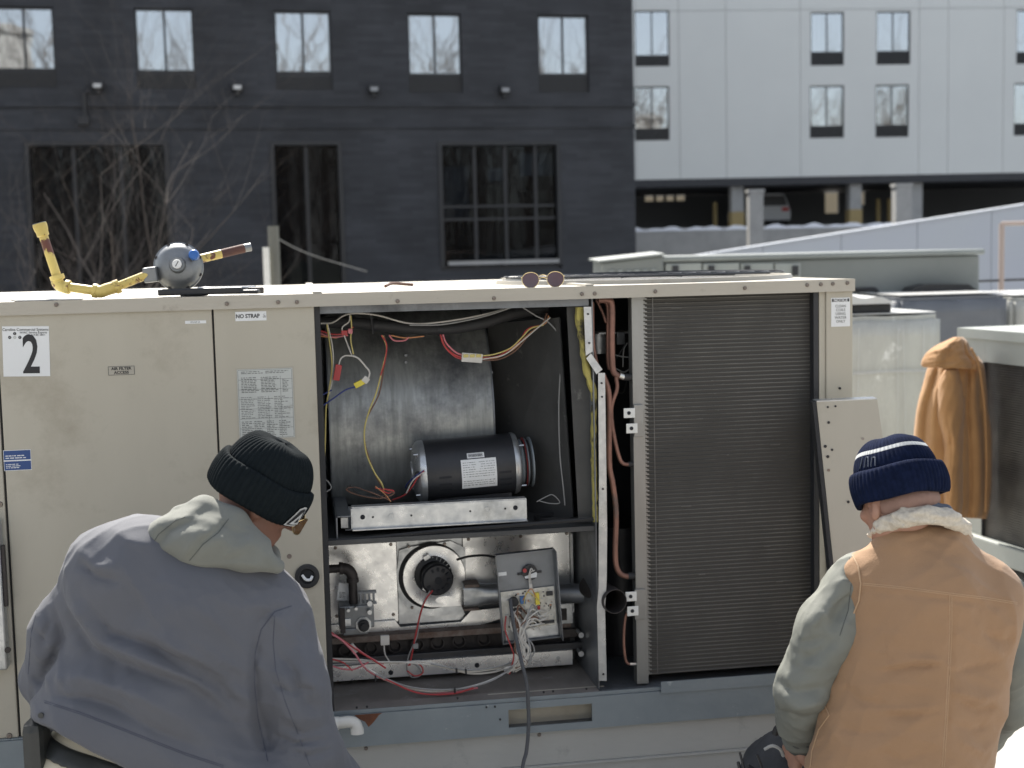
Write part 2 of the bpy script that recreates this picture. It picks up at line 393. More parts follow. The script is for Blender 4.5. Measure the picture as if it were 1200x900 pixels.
mat('ink', (.02, .02, .022), .55)
mat('ink_faded', (.12, .125, .12), .6)
mat('ink_blue', (.025, .07, .22), .5)
mat('screw', (.35, .34, .32), .4, .8, col2=(.14, .1, .08), nscale=60)
mat('wire_white', (.68, .66, .6), .5, col2=(.5, .47, .42), nscale=20)
mat('wire_red', (.45, .05, .05), .45)
mat('wire_pink', (.62, .2, .22), .5)
mat('wire_orange', (.55, .24, .1), .5)
mat('wire_yellow', (.6, .5, .17), .5)
mat('wire_blue', (.03, .05, .2), .5)
mat('wire_black', (.02, .02, .02), .5)
mat('wire_grey', (.3, .3, .29), .5)
mat('wire_brown', (.16, .08, .05), .5)
mat('cord_grey', (.085, .09, .095), .5, col2=(.06, .06, .065), nscale=20)
mat('pcb', (.78, .75, .66), .5, col2=(.60, .57, .48), nscale=60, namt=.2)
mat('chip_blue', (.04, .14, .33), .4)
mat('chip_yellow', (.75, .62, .06), .4)
mat('chip_red', (.5, .03, .03), .4)
mat('pvc', (.82, .81, .76), .35, col2=(.66, .64, .58), nscale=9, col3=(.3, .28, .24), c3scale=16, c3lo=.62, c3hi=.72)
mat('pipe_yellow', (.66, .52, .16), .45, col2=(.55, .42, .12), nscale=14, bump=.001, bscale=70, col3=(.13, .045, .03), c3scale=15, c3lo=.53, c3hi=.56)
mat('pipe_rust', (.12, .05, .035), .75, col2=(.07, .035, .03), nscale=30, bump=.002)
mat('regulator', (.27, .28, .285), .45, .6, col2=(.18, .19, .195), nscale=16, bump=.001, bscale=90, rvar=.1)
mat('cap_white', (.75, .75, .73), .4)
mat('cap_blue', (.03, .13, .42), .35)
mat('tool_black', (.02, .022, .026), .35)
mat('steel', (.6, .6, .58), .25, 1.0)
mat('gold', (.75, .58, .3), .25, 1.0)
mat('curb', (.46, .455, .42), .6, col2=(.36, .36, .34), nscale=2.6, namt=.6, stretch=(.5, 1, 1.4), bump=.002, bscale=30, col3=(.2, .2, .19), c3scale=5, c3lo=.56, c3hi=.74)
mat('concrete', (.46, .455, .44), .85, col2=(.30, .30, .29), nscale=1.5, bump=.01, bscale=12)
mat('snow', (.82, .84, .88), .7, bump=.03, bscale=6)
mat('facade_white', (.77, .78, .745), .6, col2=(.72, .73, .70), nscale=.35, bump=.002)
mat('ramp_wall', (.45, .485, .52), .7, col2=(.44, .47, .54), nscale=.5)
mat('frame_dark', (.018, .019, .022), .4)
mat('blind', (.72, .72, .70), .8, col2=(.6, .6, .58), nscale=3, stretch=(4, 1, .2))
mat('curtain', (.70, .66, .58), .85)
mat('grey_interior', (.34, .35, .36), .8)
mat('bark', (.125, .105, .092), .9, col2=(.075, .063, .055), nscale=9, bump=.01)
mat('wood_post', (.17, .17, .145), .85, col2=(.11, .11, .095), nscale=5, stretch=(3, 3, .4))
mat('yellow_paint', (.36, .27, .12), .7)
mat('sand_wall', (.55, .45, .30), .8)
mat('car_white', (.42, .44, .47), .25, coat=.6)
mat('grey_green', (.22, .235, .22), .5, .1, col2=(.18, .195, .185), nscale=1.4, col3=(.17, .19, .175), c3scale=1.2, c3lo=.55, c3hi=.75)
mat('grey_green_top', (.27, .29, .275), .45, col2=(.21, .23, .22), nscale=5)
mat('unit_green', (.34, .36, .335), .5, .1, col2=(.28, .30, .28), nscale=3)
mat('wrap_light', (.55, .55, .50), .3, col2=(.41, .405, .37), nscale=7, stretch=(1, 1, .3), bump=.014, bscale=7, col3=(.74, .74, .70), c3scale=4, c3lo=.58, c3hi=.66, rvar=.1)
mat('wrap_dark', (.17, .18, .195), .35, col2=(.12, .13, .145), nscale=3, bump=.012, bscale=6, rvar=.1)
mat('wrap_white', (.58, .58, .56), .3, bump=.012, bscale=9)
mat('pallet_wood', (.36, .27, .17), .8, col2=(.28, .2, .12), nscale=8)
mat('pink_steel', (.42, .34, .30), .6)
mat('cloth_tan', (.38, .205, .08), .9, col2=(.30, .155, .06), nscale=9, bump=.0016, bscale=240, sheen=.15)
mat('lens_dark', (.07, .02, .025), .05, spec=.9)
mat('lens_amber', (.22, .12, .05), .05, trans=.5)

def brick_mat():
    m = bpy.data.materials.new('black_brick'); m.use_nodes = True; n = m.node_tree; N = n.nodes; L = n.links; p = N['Principled BSDF']
    p.inputs['Roughness'].default_value = .7
    tc = N.new('ShaderNodeTexCoord'); sp = N.new('ShaderNodeSeparateXYZ'); cb = N.new('ShaderNodeCombineXYZ')
    L.new(tc.outputs['Object'], sp.inputs[0]); L.new(sp.outputs[0], cb.inputs[0]); L.new(sp.outputs[2], cb.inputs[1])
    b = N.new('ShaderNodeTexBrick'); b.inputs['Scale'].default_value = 1; b.inputs['Brick Width'].default_value = .62; b.inputs['Row Height'].default_value = .1
    b.inputs['Mortar Size'].default_value = .006; b.inputs['Color1'].default_value = (.028, .030, .035, 1); b.inputs['Color2'].default_value = (.042, .044, .050, 1)
    b.inputs['Mortar'].default_value = (.028, .030, .035, 1); b.offset_frequency = 2; L.new(cb.outputs[0], b.inputs[0])
    nz = N.new('ShaderNodeTexNoise'); nz.inputs['Scale'].default_value = .7; nz.inputs['Detail'].default_value = 6; L.new(cb.outputs[0], nz.inputs[0])
    mr = N.new('ShaderNodeMapRange'); mr.inputs[1].default_value = .3; mr.inputs[2].default_value = .7; mr.inputs[3].default_value = .7; mr.inputs[4].default_value = 1.35
    L.new(nz.outputs[0], mr.inputs[0]); mx = N.new('ShaderNodeVectorMath'); mx.operation = 'SCALE'; L.new(b.outputs[0], mx.inputs[0]); L.new(mr.outputs[0], mx.inputs['Scale'])
    L.new(mx.outputs[0], p.inputs['Base Color'])
    bp = N.new('ShaderNodeBump'); bp.inputs['Distance'].default_value = .02; bp.inputs['Strength'].default_value = .5; L.new(b.outputs['Fac'], bp.inputs['Height']); bp.invert = True
    L.new(bp.outputs[0], p.inputs['Normal']); M['black_brick'] = m
brick_mat()
glass_mat('window_glass', (.55, .6, .62), refl=.31)
glass_mat('dark_glass', (.36, .40, .44), refl=.016, wave=.02)

# ------------------------------------------------------------------ ground
MB().add([(-14, -30, 0), (22, -30, 0), (22, 19, 0), (-14, 19, 0), (-14, -30, -6.4), (22, -30, -6.4), (22, 19, -6.4), (-14, 19, -6.4)],
         [(0, 1, 2, 3), (4, 5, 1, 0), (5, 6, 2, 1), (6, 7, 3, 2), (7, 4, 0, 3)]).build('roof_deck', 'roof_membrane', kind='structure')
g = MB()
g.add([(-900, -900, -6.4), (900, -900, -6.4), (900, 900, -6.4), (-900, 900, -6.4)], [(0, 1, 2, 3)]).build('ground', 'asphalt', kind='structure')

def wall_holes(mb, u0, u1, z0, z1, th, holes, y0=0.0):
    us = sorted({u0, u1, *[min(max(h[i], u0), u1) for h in holes for i in (0, 1)]}); zs = sorted({z0, z1, *[min(max(h[i], z0), z1) for h in holes for i in (2, 3)]})
    solid = lambda i, j: 0 <= i < len(us) - 1 and 0 <= j < len(zs) - 1 and not any(h[0] - 1e-6 <= us[i] and us[i + 1] <= h[1] + 1e-6 and h[2] - 1e-6 <= zs[j] and zs[j + 1] <= h[3] + 1e-6 for h in holes)
    for i in range(len(us) - 1):
        for j in range(len(zs) - 1):
            if not solid(i, j): continue
            a, b, c, d = us[i], us[i + 1], zs[j], zs[j + 1]
            for y in (y0, y0 + th): mb.add([(a, y, c), (b, y, c), (b, y, d), (a, y, d)], [(0, 1, 2, 3)])
            for (di, dj, q) in ((-1, 0, [(a, y0, c), (a, y0 + th, c), (a, y0 + th, d), (a, y0, d)]), (1, 0, [(b, y0, c), (b, y0 + th, c), (b, y0 + th, d), (b, y0, d)]),
                                (0, -1, [(a, y0, c), (b, y0, c), (b, y0 + th, c), (a, y0 + th, c)]), (0, 1, [(a, y0, d), (b, y0, d), (b, y0 + th, d), (a, y0 + th, d)])):
                if not solid(i + di, j + dj): mb.add(q, [(0, 1, 2, 3)])
    return mb

# ------------------------------------------------------------------ dark brick building
DB = Frame(at(744, 200, 36.0), R(12))
bld = thing('brick_building', 'dark charcoal brick building with tall ground floor openings behind the open air conditioning unit', 'building', DB.o, DB.yaw)
UR = 0.0
wins = [(-6, 62, 8, 82), (160, 226, 10, 84), (323, 387, 13, 85.5), (479, 540, 16, 88), (631, 689, 18, 88)]
holes = []; W = []
for (xa, xb, ya, yb) in wins:
    a = DB.on(xa, yb, 0); b = DB.on(xb, ya, 0); lo = DB.on(xa, yb + 20, 0)
    W.append((a.x, b.x, a.z, b.z, lo.z)); holes.append((a.x, b.x, lo.z, b.z))
pitch_u = W[1][0] - W[0][0]
for k in (1, 2, 3):
    q = W[0]; W.append((q[0] - k * pitch_u, q[1] - k * pitch_u, *q[2:])); holes.append((q[0] - k * pitch_u, q[1] - k * pitch_u, q[4], q[3]))
up = []
for q in W[:5]: up.append((q[0], q[1], q[2] + 3.1, q[3] + 3.1, q[4] + 3.1))
for q in up: W.append(q); holes.append((q[0], q[1], q[4], q[3]))
doors = [(38, 197, 165, 345), (323, 400, 165, 345), (517, 656, 165, 318)]
D = []
for (xa, xb, ya, yb) in doors:
    a = DB.on(xa, yb, 0); b = DB.on(xb, ya, 0); D.append((a.x, b.x, a.z, b.z)); holes.append(D[-1])
wall_holes(MB(), -34, UR, -6.4, 14, .35, holes).build('wall', 'black_brick', bld)
b = MB(); b.box((UR - .35, .36, -6.4), (UR, 14, 14)); b.build('side_wall', 'black_brick', bld)
b = MB(); b.box((-34, 1.2, -6.4), (UR - .4, 1.3, 14)); b.build('inner_wall', 'interior_blue', bld)
z_ = DB.on(400, 121, 0).z
b = MB(); b.box((-34, -.06, z_ - .09), (UR + .02, -.003, z_ + .02)); b.box((-34, -.04, z_ - .62), (UR + .02, -.003, z_ - .54)); b.build('ledge', 'black_brick', bld)
def window(parent, u0, u1, z0, z1, zl, y=.08, blind=None, glass='window_glass', fr=.055, split=1):
    f = MB(); t = .06
    f.box((u0, y, z1 - fr), (u1, y + t, z1)); f.box((u0, y, z0), (u1, y + t, z0 + fr)); f.box((u0, y, z0 + fr), (u0 + fr, y + t, z1 - fr)); f.box((u1 - fr, y, z0 + fr), (u1, y + t, z1 - fr))
    n = split + 1
    for k in range(1, n):
        um = u0 + (u1 - u0) * k / n; f.box((um - fr / 2, y, z0 + fr), (um + fr / 2, y + t, z1 - fr))
    wd = f.build('window', 'frame_dark', parent)
    for k in range(n):
        a = u0 + (u1 - u0) * k / n + fr / 2; c = u0 + (u1 - u0) * (k + 1) / n - fr / 2
        MB().box((a, y + .02, z0 + fr / 2), (c, y + .03, z1 - fr / 2)).build('pane', glass, wd)
    if zl is not None:
        l = MB(); l.box((u0, y + .02, zl), (u1, y + .06, z0))
        k = 0
        while zl + .04 + k * .05 < z0 - .03: l.box((u0 + .02, y - .01, zl + .03 + k * .05), (u1 - .02, y + .019, zl + .045 + k * .05)); k += 1
        l.build('louvre', 'frame_dark', wd)
    if blind:
        l = MB(); n = 14
        for s in range(blind[1]):
            a = u0 + (u1 - u0) * blind[2][s][0]; c = u0 + (u1 - u0) * blind[2][s][1]; vs = []; fs = []
            for k in range(n + 1):
                uu = a + (c - a) * k / n; yy = y + .2 + .03 * (k % 2); vs += [(uu, yy, z0), (uu, yy, z1)]
            fs = [(2 * k, 2 * k + 2, 2 * k + 3, 2 * k + 1) for k in range(n)]; l.add(vs, fs)
        l.build('curtain', blind[0], wd)
    return wd
for i, q in enumerate(W):
    bl = [None, ('blind', 2, [(0, .3), (.55, .97)]), ('curtain', 2, [(.02, .3), (.62, 1)]), ('blind', 1, [(0, 1)]), ('curtain', 1, [(0, .2)])][i % 5]
    window(bld, *q, blind=bl)
# ground-floor glazing
def glazing(q, us, zs, wdn='shopfront_window'):
    u0, u1, z0, z1 = q; f = MB(); t = .09; y = .12
    f.box((u0, y - .16, z1 - .1), (u1, y + t, z1)); f.box((u0, y, z0), (u1, y + t, z0 + .1)); f.box((u0, y - .16, z0 + .1), (u0 + .1, y + t, z1 - .1)); f.box((u1 - .1, y - .16, z0 + .1), (u1, y + t, z1 - .1))
    for a in us: f.box((u0 + (u1 - u0) * a - .04, y, z0 + .1), (u0 + (u1 - u0) * a + .04, y + t, z1 - .1))
    for a in zs: f.box((u0 + .1, y + .005, z0 + (z1 - z0) * a - .03), (u1 - .1, y + t - .005, z0 + (z1 - z0) * a + .03))
    wd = f.build(wdn, 'frame_dark', bld); ed = [0] + us + [1]
    for k in range(len(ed) - 1): MB().box((u0 + (u1 - u0) * ed[k] + .04, y + .03, z0 + .05), (u0 + (u1 - u0) * ed[k + 1] - .04, y + .045, z1 - .05)).build('pane', 'dark_glass', wd)
    return wd
glazing(D[0], [.33, .66], []); glazing(D[1], [.5], [])
wd = glazing(D[2], [.30, .55, .80], [.40, .50])
u0, u1, z0, z1 = D[2]; fx = lambda a: u0 + (u1 - u0) * a; fz = lambda a: z0 + (z1 - z0) * a
b = MB(); b.box((fx(.02), .5, fz(.40)), (fx(.27), .55, fz(.82))); b.build('backdrop_panel', 'grey_interior', wd)
b = MB(); b.box((fx(.42), .6, fz(.38)), (fx(.56), .64, fz(.66))); b.box((fx(.82), .6, fz(.40)), (fx(.93), .64, fz(.62))); b.build('interior_shelf', 'sand_wall', wd)
b = MB(); b.box((fx(.70), .5, fz(.74)), (fx(.98), .55, fz(.92))); b.box((fx(.44), .5, fz(.70)), (fx(.55), .55, fz(.80))); b.build('interior_blind', 'blind', wd)
b = MB(); b.box((fx(.06), -.05, fz(.045)), (fx(.97), .1, fz(.075))); b.build('sill', 'concrete', wd)
for k, (x, y) in enumerate([(115, 102), (278, 104), (437, 106), (590, 107)]):
    p = DB.on(x, y, 0); f = MB(); f.box((p.x - .13, -.28, p.z - .06), (p.x + .13, -.002, p.z + .12), bev=.02); f.box((p.x - .05, -.16, p.z - .16), (p.x + .05, -.004, p.z - .06))
    l = f.build('wall_light', 'frame_dark', bld)
    MB().box((p.x - .09, -.288, p.z - .045), (p.x + .09, -.281, p.z + .05)).build('lamp_lens', 'blind' if k < 2 else 'grey_interior', l)
p = DB.on(99, 108, 0); q = DB.on(98, 142, 0)
b = MB(); b.tube([(p.x + .12, -.08, p.z), (p.x, -.1, p.z - .04), (p.x, -.1, q.z)], .05, smoothpts=False); b.box((q.x - .13, -.2, q.z - .1), (q.x + .13, -.003, q.z + .1)); b.build('downpipe', 'frame_dark', bld)

# ------------------------------------------------------------------ white panelled building
WB = Frame(at(970, 206, 55.0), R(4.5))
wb = thing('panelled_building', 'white panelled building with paired dark framed windows raised over a parking level', 'building', WB.o, WB.yaw)
zb = WB.on(970, 206.5, 0).z; zt = zb + 12.6
jx = [640, 745, 796, 851, 938, 1077, 1111, 1176, 1300, 1400]; ju = [WB.on(x, 100, 0).x for x in jx]
zj = WB.on(970, 11, 0).z
ww = [(744, 784, 12, 66, 78), (744, 784, 101, 152, 165), (950, 989, 14, 62, 77), (1027, 1067, 13, 61, 76), (949, 989, 100, 149, 162), (1026, 1065, 99, 148, 161), (1191, 1229, 11, 62, 75), (1188, 1226, 97, 146, 159)]
WW = []
for (xa, xb, ya, yb, yl) in ww:
    a = WB.on(xa, yb, 0); c = WB.on(xb, ya, 0); lo = WB.on(xa, yl, 0); WW.append((a.x, c.x, a.z, c.z, lo.z))
fh = WW[2][3] - WW[4][3]
for q in list(WW[:1]) + WW[2:4] + [WW[6]]: WW.append((q[0], q[1], q[2] + fh, q[3] + fh, q[4] + fh))
WH = [(q[0], q[1], q[4], q[3]) for q in WW]
for i in range(len(ju) - 1):
    for (za, zc) in ((zb, zj - .009), (zj + .009, zt)):
        a, c = ju[i] + .009, ju[i + 1] - .009
        hs = [(max(h[0], a), min(h[1], c), max(h[2], za), min(h[3], zc)) for h in WH if h[1] > a and h[0] < c and h[3] > za and h[2] < zc]
        wall_holes(MB(), a, c, za, zc, .05, hs).build('wall_panel', 'facade_white', wb)
wall_holes(MB(), ju[0], ju[-1], zb, zt, .2, WH, y0=.052).build('backing_wall', 'concrete', wb)
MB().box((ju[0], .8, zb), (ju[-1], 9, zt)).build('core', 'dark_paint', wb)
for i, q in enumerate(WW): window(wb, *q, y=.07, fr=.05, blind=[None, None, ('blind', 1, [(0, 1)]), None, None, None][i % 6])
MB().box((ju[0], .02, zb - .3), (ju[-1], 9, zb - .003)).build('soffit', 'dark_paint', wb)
zf = WB.on(970, 264, 0).z
MB().box((ju[0], -1.5, zf - .4), (ju[-1] + 4, 14, zf)).build('deck', 'concrete', wb)
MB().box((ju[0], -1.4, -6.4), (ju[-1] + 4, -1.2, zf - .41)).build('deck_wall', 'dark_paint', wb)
bk = MB(); hs = []
for (xa, xb, ya, yb) in [(756, 803, 219, 236), (878, 902, 218, 229), (967, 983, 216, 250), (1009, 1014, 217, 240)]:
    a = WB.on(xa, yb, 8); c = WB.on(xb, ya, 8); hs.append((a.x, c.x, a.z, c.z))
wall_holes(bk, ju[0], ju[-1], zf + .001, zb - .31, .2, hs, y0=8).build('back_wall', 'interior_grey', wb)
b = MB()
for h in hs:
    n = max(1, int((h[1] - h[0]) / .45))
    for k in range(1, n):
        u = h[0] + (h[1] - h[0]) * k / n; MB().box((u - .06, 8.02, h[2]), (u + .06, 8.15, h[3])).build('mullion', 'frame_dark', wb)
for x in (863, 1001, 1072): 
    u = WB.on(x, 230, .5).x; c = MB().box((u - .24, .3, zf + .001), (u + .24, .8, zb - .301)).build('column', 'concrete', wb)
    if x != 1072: MB().box((u - .26, .28, zf + .004), (u + .26, .82, zf + .62)).build('column_guard', 'yellow_paint', c)
sb = thing('sand_building', 'sand coloured wall glimpsed through the openings of the parking level', 'building', WB.world((0, 24, 0)), WB.yaw)
MB().box((-25, 0, -6.4), (25, 6, 9)).build('wall', 'sand_wall', sb); MB().box((-25.3, -.3, 9.003), (25.3, 6.3, 9.3)).build('roof', 'concrete', sb)
for x, nm in ((838, 'first'), (1042, ''), (1029, '')):
    p = WB.on(x, 250, 2.5); b = MB(); b.cyl((p.x, 2.5, zf + .001), (p.x, 2.5, zf + 1.05), .09); b.lathe((p.x, 2.5, zf + 1.05), (0, 0, 1), [(0, .09), (.05, .06), (.07, 0)])
    o = b.build('bollard', 'yellow_paint'); o.location = WB.o; o.rotation_euler = (0, 0, WB.yaw)
    o['label'] = {838: 'yellow bollard left of the first concrete column, beside the dark brick corner', 1042: 'right one of two yellow bollards standing between the second and third columns', 1029: 'left one of two yellow bollards standing between the second and third columns'}[x]; o['category'] = 'bollard'; o['group'] = 'yellow bollards on the parking level'
# parked car
p = WB.on(905, 262, 3.2); cr = thing('parked_car', 'white car parked between concrete columns under the white building', 'car', WB.world((p.x, 3.4, zf)), WB.yaw)
prof = [(-.85, .3), (-.88, .7), (-.8, .92), (-.62, 1.4), (-.5, 1.47), (.5, 1.47), (.62, 1.4), (.8, .92), (.88, .7), (.85, .3)]
MB().prism(prof, 0, 4.3).build('body', 'car_white', cr, bevel=.06)
MB().prism([(-.7, .93), (-.57, 1.36), (.57, 1.36), (.7, .93)], -.02, -.003).build('rear_window', 'frame_dark', cr)
for sx in (-1, 1):
    MB().box((sx * .62 - .15, -.03, .7), (sx * .62 + .15, -.003, .86)).build('tail_light', 'chip_red', cr)
    for yy in (.8, 3.5):
        wv = MB().cyl((sx * .68, yy, .32), (sx * .86, yy, .32), .32, n=20).build('wheel', 'black_rubber', cr); MB().cyl((sx * .862, yy, .32), (sx * .875, yy, .32), .2).build('rim', 'steel', wv)
# retaining wall with snow, posts in front of it
RW = Frame(at(820, 270, 47.0), R(4.5)); a = RW.on(735, 268, 0); c = RW.on(897, 268, 0)
rw = thing('concrete_wall', 'low concrete retaining wall capped with snow in front of the parking level', 'wall', RW.o, RW.yaw)
MB().box((a.x, 0, -6.4), (RW.on(1110, 262, 0).x, .4, RW.on(820, 270, 0).z)).build('wall', 'concrete', rw)
s = MB(); n = 60; u0 = a.x; u1 = RW.on(1110, 262, 0).x; z = RW.on(820, 270, 0).z; vs = []; fs = []
for k in range(n + 1):
    u = u0 + (u1 - u0) * k / n; hh = z + .1 + .08 * math.sin(k * 1.3) * math.sin(k * .37 + 1); vs += [(u, -.02, z + .003), (u, .02, hh), (u, .38, hh), (u, .42, z + .003)]
for k in range(n):
    for j in range(3): fs.append((4 * k + j, 4 * k + j + 1, 4 * k + 5 + j, 4 * k + 4 + j))
s.add(vs, fs, True).build('snow_cap', 'snow', rw)
for k, (xa, xb, yt, yb, lb) in enumerate([(878, 895, 226, 292, 'taller square concrete post standing in front of the snowy wall'), (1050, 1068, 219, 270, 'broad square concrete post standing right of the two yellow bollards')]):
    a = at(xa, yt, 40); c = at(xb, yb, 40); b = MB(); b.box((-(c.x - a.x) / 2, 0, -6.4), ((c.x - a.x) / 2, .45, a.z)); b.box((-(c.x - a.x) / 2 - .03, -.03, a.z + .003), ((c.x - a.x) / 2 + .03, .48, a.z + .1))
    o = b.build('concrete_post', 'concrete'); o.location = ((a.x + c.x) / 2, 40, 0); o['label'] = lb; o['category'] = 'post'; o['group'] = 'concrete posts before the parking level'
# sloping ramp wall
p0 = at(800, 304, 24); p1 = at(1330, 221, 26)
d = (p1 - p0); L_ = math.hypot(d.x, d.y); o = thing('ramp_wall', 'pale blue grey wall of a parking ramp sloping up to the right', 'wall', (p0.x, p0.y, 0), math.atan2(d.y, d.x))
n = 6
for k in range(n):
    a = L_ * k / n + .006; c = L_ * (k + 1) / n - .006; za = p0.z + (p1.z - p0.z) * a / L_; zc = p0.z + (p1.z - p0.z) * c / L_
    MB().prism([(a, -6.4), (c, -6.4), (c, zc), (a, za)], 0, .25).build('panel', 'ramp_wall', o)
MB().prism([(0, p0.z + .003), (L_, p1.z + .003), (L_, p1.z + .035), (0, p0.z + .035)], -.03, .28).build('coping', 'ramp_wall', o)
# guard rail at the roof edge
a = at(1174, 262, 14); gr = thing('guard_rail', 'thin pinkish steel guard rail before the sloping pale wall', 'railing', (a.x, 14, 0), R(9))
for k in range(3): MB().cyl((k * 1.6, 0, 0), (k * 1.6, 0, a.z), .028, n=10).build('post', 'pink_steel', gr)
for z in (a.z, a.z * .52): MB().cyl((-.0, 0.0, z), (3.2, 0, z), .022, n=8).build('rail', 'pink_steel', gr)
a_ = at(1175, 328, 14); MB().cyl((-6, 0, a_.z - .05), (3.2, 0, a_.z + .02), .012, n=6).build('cable', 'black_rubber', gr)

# far ends: a tree belt and pale blocks behind the camera (mirrored in the windows)
def tree(name, x, y, z0, H, lean, seed, lb, grp=None, spread=1.0, levels=5, r0=.11, first=.2, n0=5):
    rng = random.Random(seed); t = thing(name, lb, 'tree', (x, y, z0), 0, grp); tr = MB(); tw = MB()
    def grow(p, d, L, r, lev, mb):
        n = 4; pts = [p]; q = p.copy(); dd = d.copy()
        for i in range(n):
            dd = (dd + Vector((rng.uniform(-1, 1), rng.uniform(-1, 1), rng.uniform(-.4, .8))) * .16 * (1 if lev else .4)).normalized(); q = q + dd * L / n; pts.append(q.copy())
        rr = [r * (1 - .45 * i / n) for i in range(n + 1)]
        mb.tube(pts, r, n=(8 if lev == 0 else 5 if lev < 3 else 3), smoothpts=False, rad=rr)
        if lev >= levels: return
        k = n0 if lev == 0 else rng.choice((2, 3, 3, 4))
        for i in range(k):
            j = rng.randint(2, n) if lev else rng.randint(1, n); ax = Vector((rng.uniform(-1, 1), rng.uniform(-1, 1), rng.uniform(-.1, .7))).normalized()
            nd = (dd * .55 + ax * .75 * spread).normalized(); grow(pts[j], nd, L * rng.uniform(.6, .82), rr[j] * rng.uniform(.5, .68), lev + 1, tw)
    grow(Vector((0, 0, 0)), Vector(lean).normalized(), H * .36, r0, 0, tr)
    tr.build('trunk', 'bark', t); tw.build('branches', 'bark', t)
    return t
for (px_, Y_, H_, ln, sd_, lb_) in ((95, 23, 13.5, .05, 3, 'bare tree with fine twigs before the left tall opening, right of the upright yellow pipe'),
                                   (-25, 20, 13.5, .12, 11, 'bare tree at the far left edge with branches crossing the leftmost window'),
                                   (165, 26, 11.5, -.1, 23, 'lower bare tree whose twigs end between the left and middle tall openings'),
                                   (38, 26, 13.0, .0, 37, 'bare tree rising directly behind the upright yellow pipe')):
    tree('bare_tree', at(px_, 300, Y_).x, Y_, -6.4, H_, (ln, 0, 1), sd_, lb_, 'bare winter trees before the brick building', r0=.095, levels=6, spread=.85)
# far tree belt and blocks on the other side of the roof (they show only in the window glass)
rng = random.Random(5); tb = MB()
for k in range(330):
    x = rng.uniform(-75, 75); y = -rng.uniform(42, 62); H = rng.uniform(19, 29); 
    for j in range(9):
        a = Vector((x, y, -6.4 + H * (.25 + .08 * j))); dd = Vector((rng.uniform(-1, 1), rng.uniform(-.6, .6), rng.uniform(.8, 1.8))).normalized(); tb.cyl(a, a + dd * H * .4, .07, .015, n=3, caps=False)
    tb.cyl((x, y, -6.4), (x, y, -6.4 + H * .8), .17, .04, n=4, caps=False)
tb.build('far_treeline', 'bark', kind='stuff')
fb = MB()
for (x0, x1, y_, H) in ((-62, -40, -95, 26), (-20, 2, -110, 30), (30, 48, -98, 22)):
    fb.box((x0, y_ - 14, -6.4), (x1, y_, H)); fb.box((x0 - .4, y_ - 14.4, H + .01), (x1 + .4, y_ + .4, H + .8))
    for z in range(0, int(H) - 2, 4): fb.box((x0 + .5, y_ + .01, z), (x1 - .5, y_ + .12, z + 1.3))
fb.build('far_buildings', 'concrete', kind='structure')
# posts beyond the roof, left
o = MB().cyl((0, 0, -6.4), (0, 0, at(320, 265, 15).z), .06, n=10).build('wooden_post', 'wood_post'); o.location = (at(320, 265, 15).x, 15, 0); o['label'] = 'weathered grey green wooden post between the regulator and the middle tall opening'; o['category'] = 'post'
o = MB().cyl((0, 0, -6.4), (0, 0, at(311, 290, 15).z), .035, n=10).build('white_pipe', 'pvc'); o.location = (at(311.5, 290, 14.9).x, 14.9, 0); o['label'] = 'slim white pipe standing beside the weathered wooden post'; o['category'] = 'pipe'
o = MB().tube([at(323, 278, 15.0), at(345, 290, 15.3), at(375, 302, 15.6), at(430, 318, 16)], .0045, n=4).build('sagging_wire', 'wire_grey'); o['label'] = 'thin wire sagging from the wooden post to the right'; o['category'] = 'wire'

# ------------------------------------------------------------------ rooftop unit being serviced
U = Frame(at(600, 338, 3.85), R(9.2))
rtu = thing('rooftop_unit', 'large beige rooftop air conditioning unit opened up, numbered 2 and showing blower, burners and coil', 'air conditioner', U.o, U.yaw)
on = U.on
ZTOP = on(600, 338).z
UL, UE = -2.9, on(998, 400).x                       # left end, right end
ZLIP = on(600, 352.5).z; ZBR = on(600, 821).z; ZBB = on(600, 858).z; DEPTH = 1.55
ZG = 0.0
def boxpx(mb, x0, y0, x1, y1, w0, w1, bev=0):       # box whose front face spans these pixels at depth w0
    a = on(x0, y0, w0); c = on(x1, y1, w0); mb.box((a.x, w0, a.z), (c.x, w1, c.z), bev=bev); return a, c
def screws(pts, w, r=.0055, m='screw', parent=None, head=.004):
    out = None
    for (x, y) in pts:
        p = on(x, y, w)
        if out is None: mb = MB(); mb.cyl((0, 0, 0), (0, -head, 0), r, r * .8, n=10); mb.cyl((0, -head, 0), (0, -head - .0006, 0), r * .45, n=6); out = mb.build('screw', m, parent); o = out
        else: o = out.copy(); COL.objects.link(o)
        o.location = (p.x, w - .0005, p.z)
def stroke(pts, w, r, m, parent, name='wire', n=6, wl=None):
    P = [on(p[0], p[1], (p[2] if len(p) > 2 else w)) for p in pts]
    return MB().tube(P, r, n=n).build(name, m, parent)

# shell
lid = MB(); lid.box((UL, -.012, ZTOP - .012), (UE, DEPTH, ZTOP), bev=.002)
lo = lid.build('lid', 'beige_top', rtu)
lp = MB(); lp.box((UL, -.016, ZLIP), (UE + .004, -.0125, ZTOP + .001)); lp.box((UE + .0005, -.0125, ZLIP), (UE + .004, DEPTH, ZTOP + .001))
lip = lp.build('lid_edge', 'beige_lip', rtu)
for x in (285, 579, 745): pass
screws([(266, 356), (326, 354), (348, 354), (466, 353), (579, 349.5), (682, 344.5), (697, 344), (768, 341.5), (873, 337.5), (946, 334), (962, 333.2), (976, 332.5), (993, 331.5), (66, 357)], -.016, r=.006, m='screw', parent=lip)
MB().box((UL, DEPTH - .02, ZBR), (UE, DEPTH, ZTOP - .013)).build('rear_panel', 'beige_paint', rtu)
MB().box((UE - .012, .08, ZBR), (UE, DEPTH - .021, ZTOP - .013)).build('end_panel', 'beige_paint', rtu)
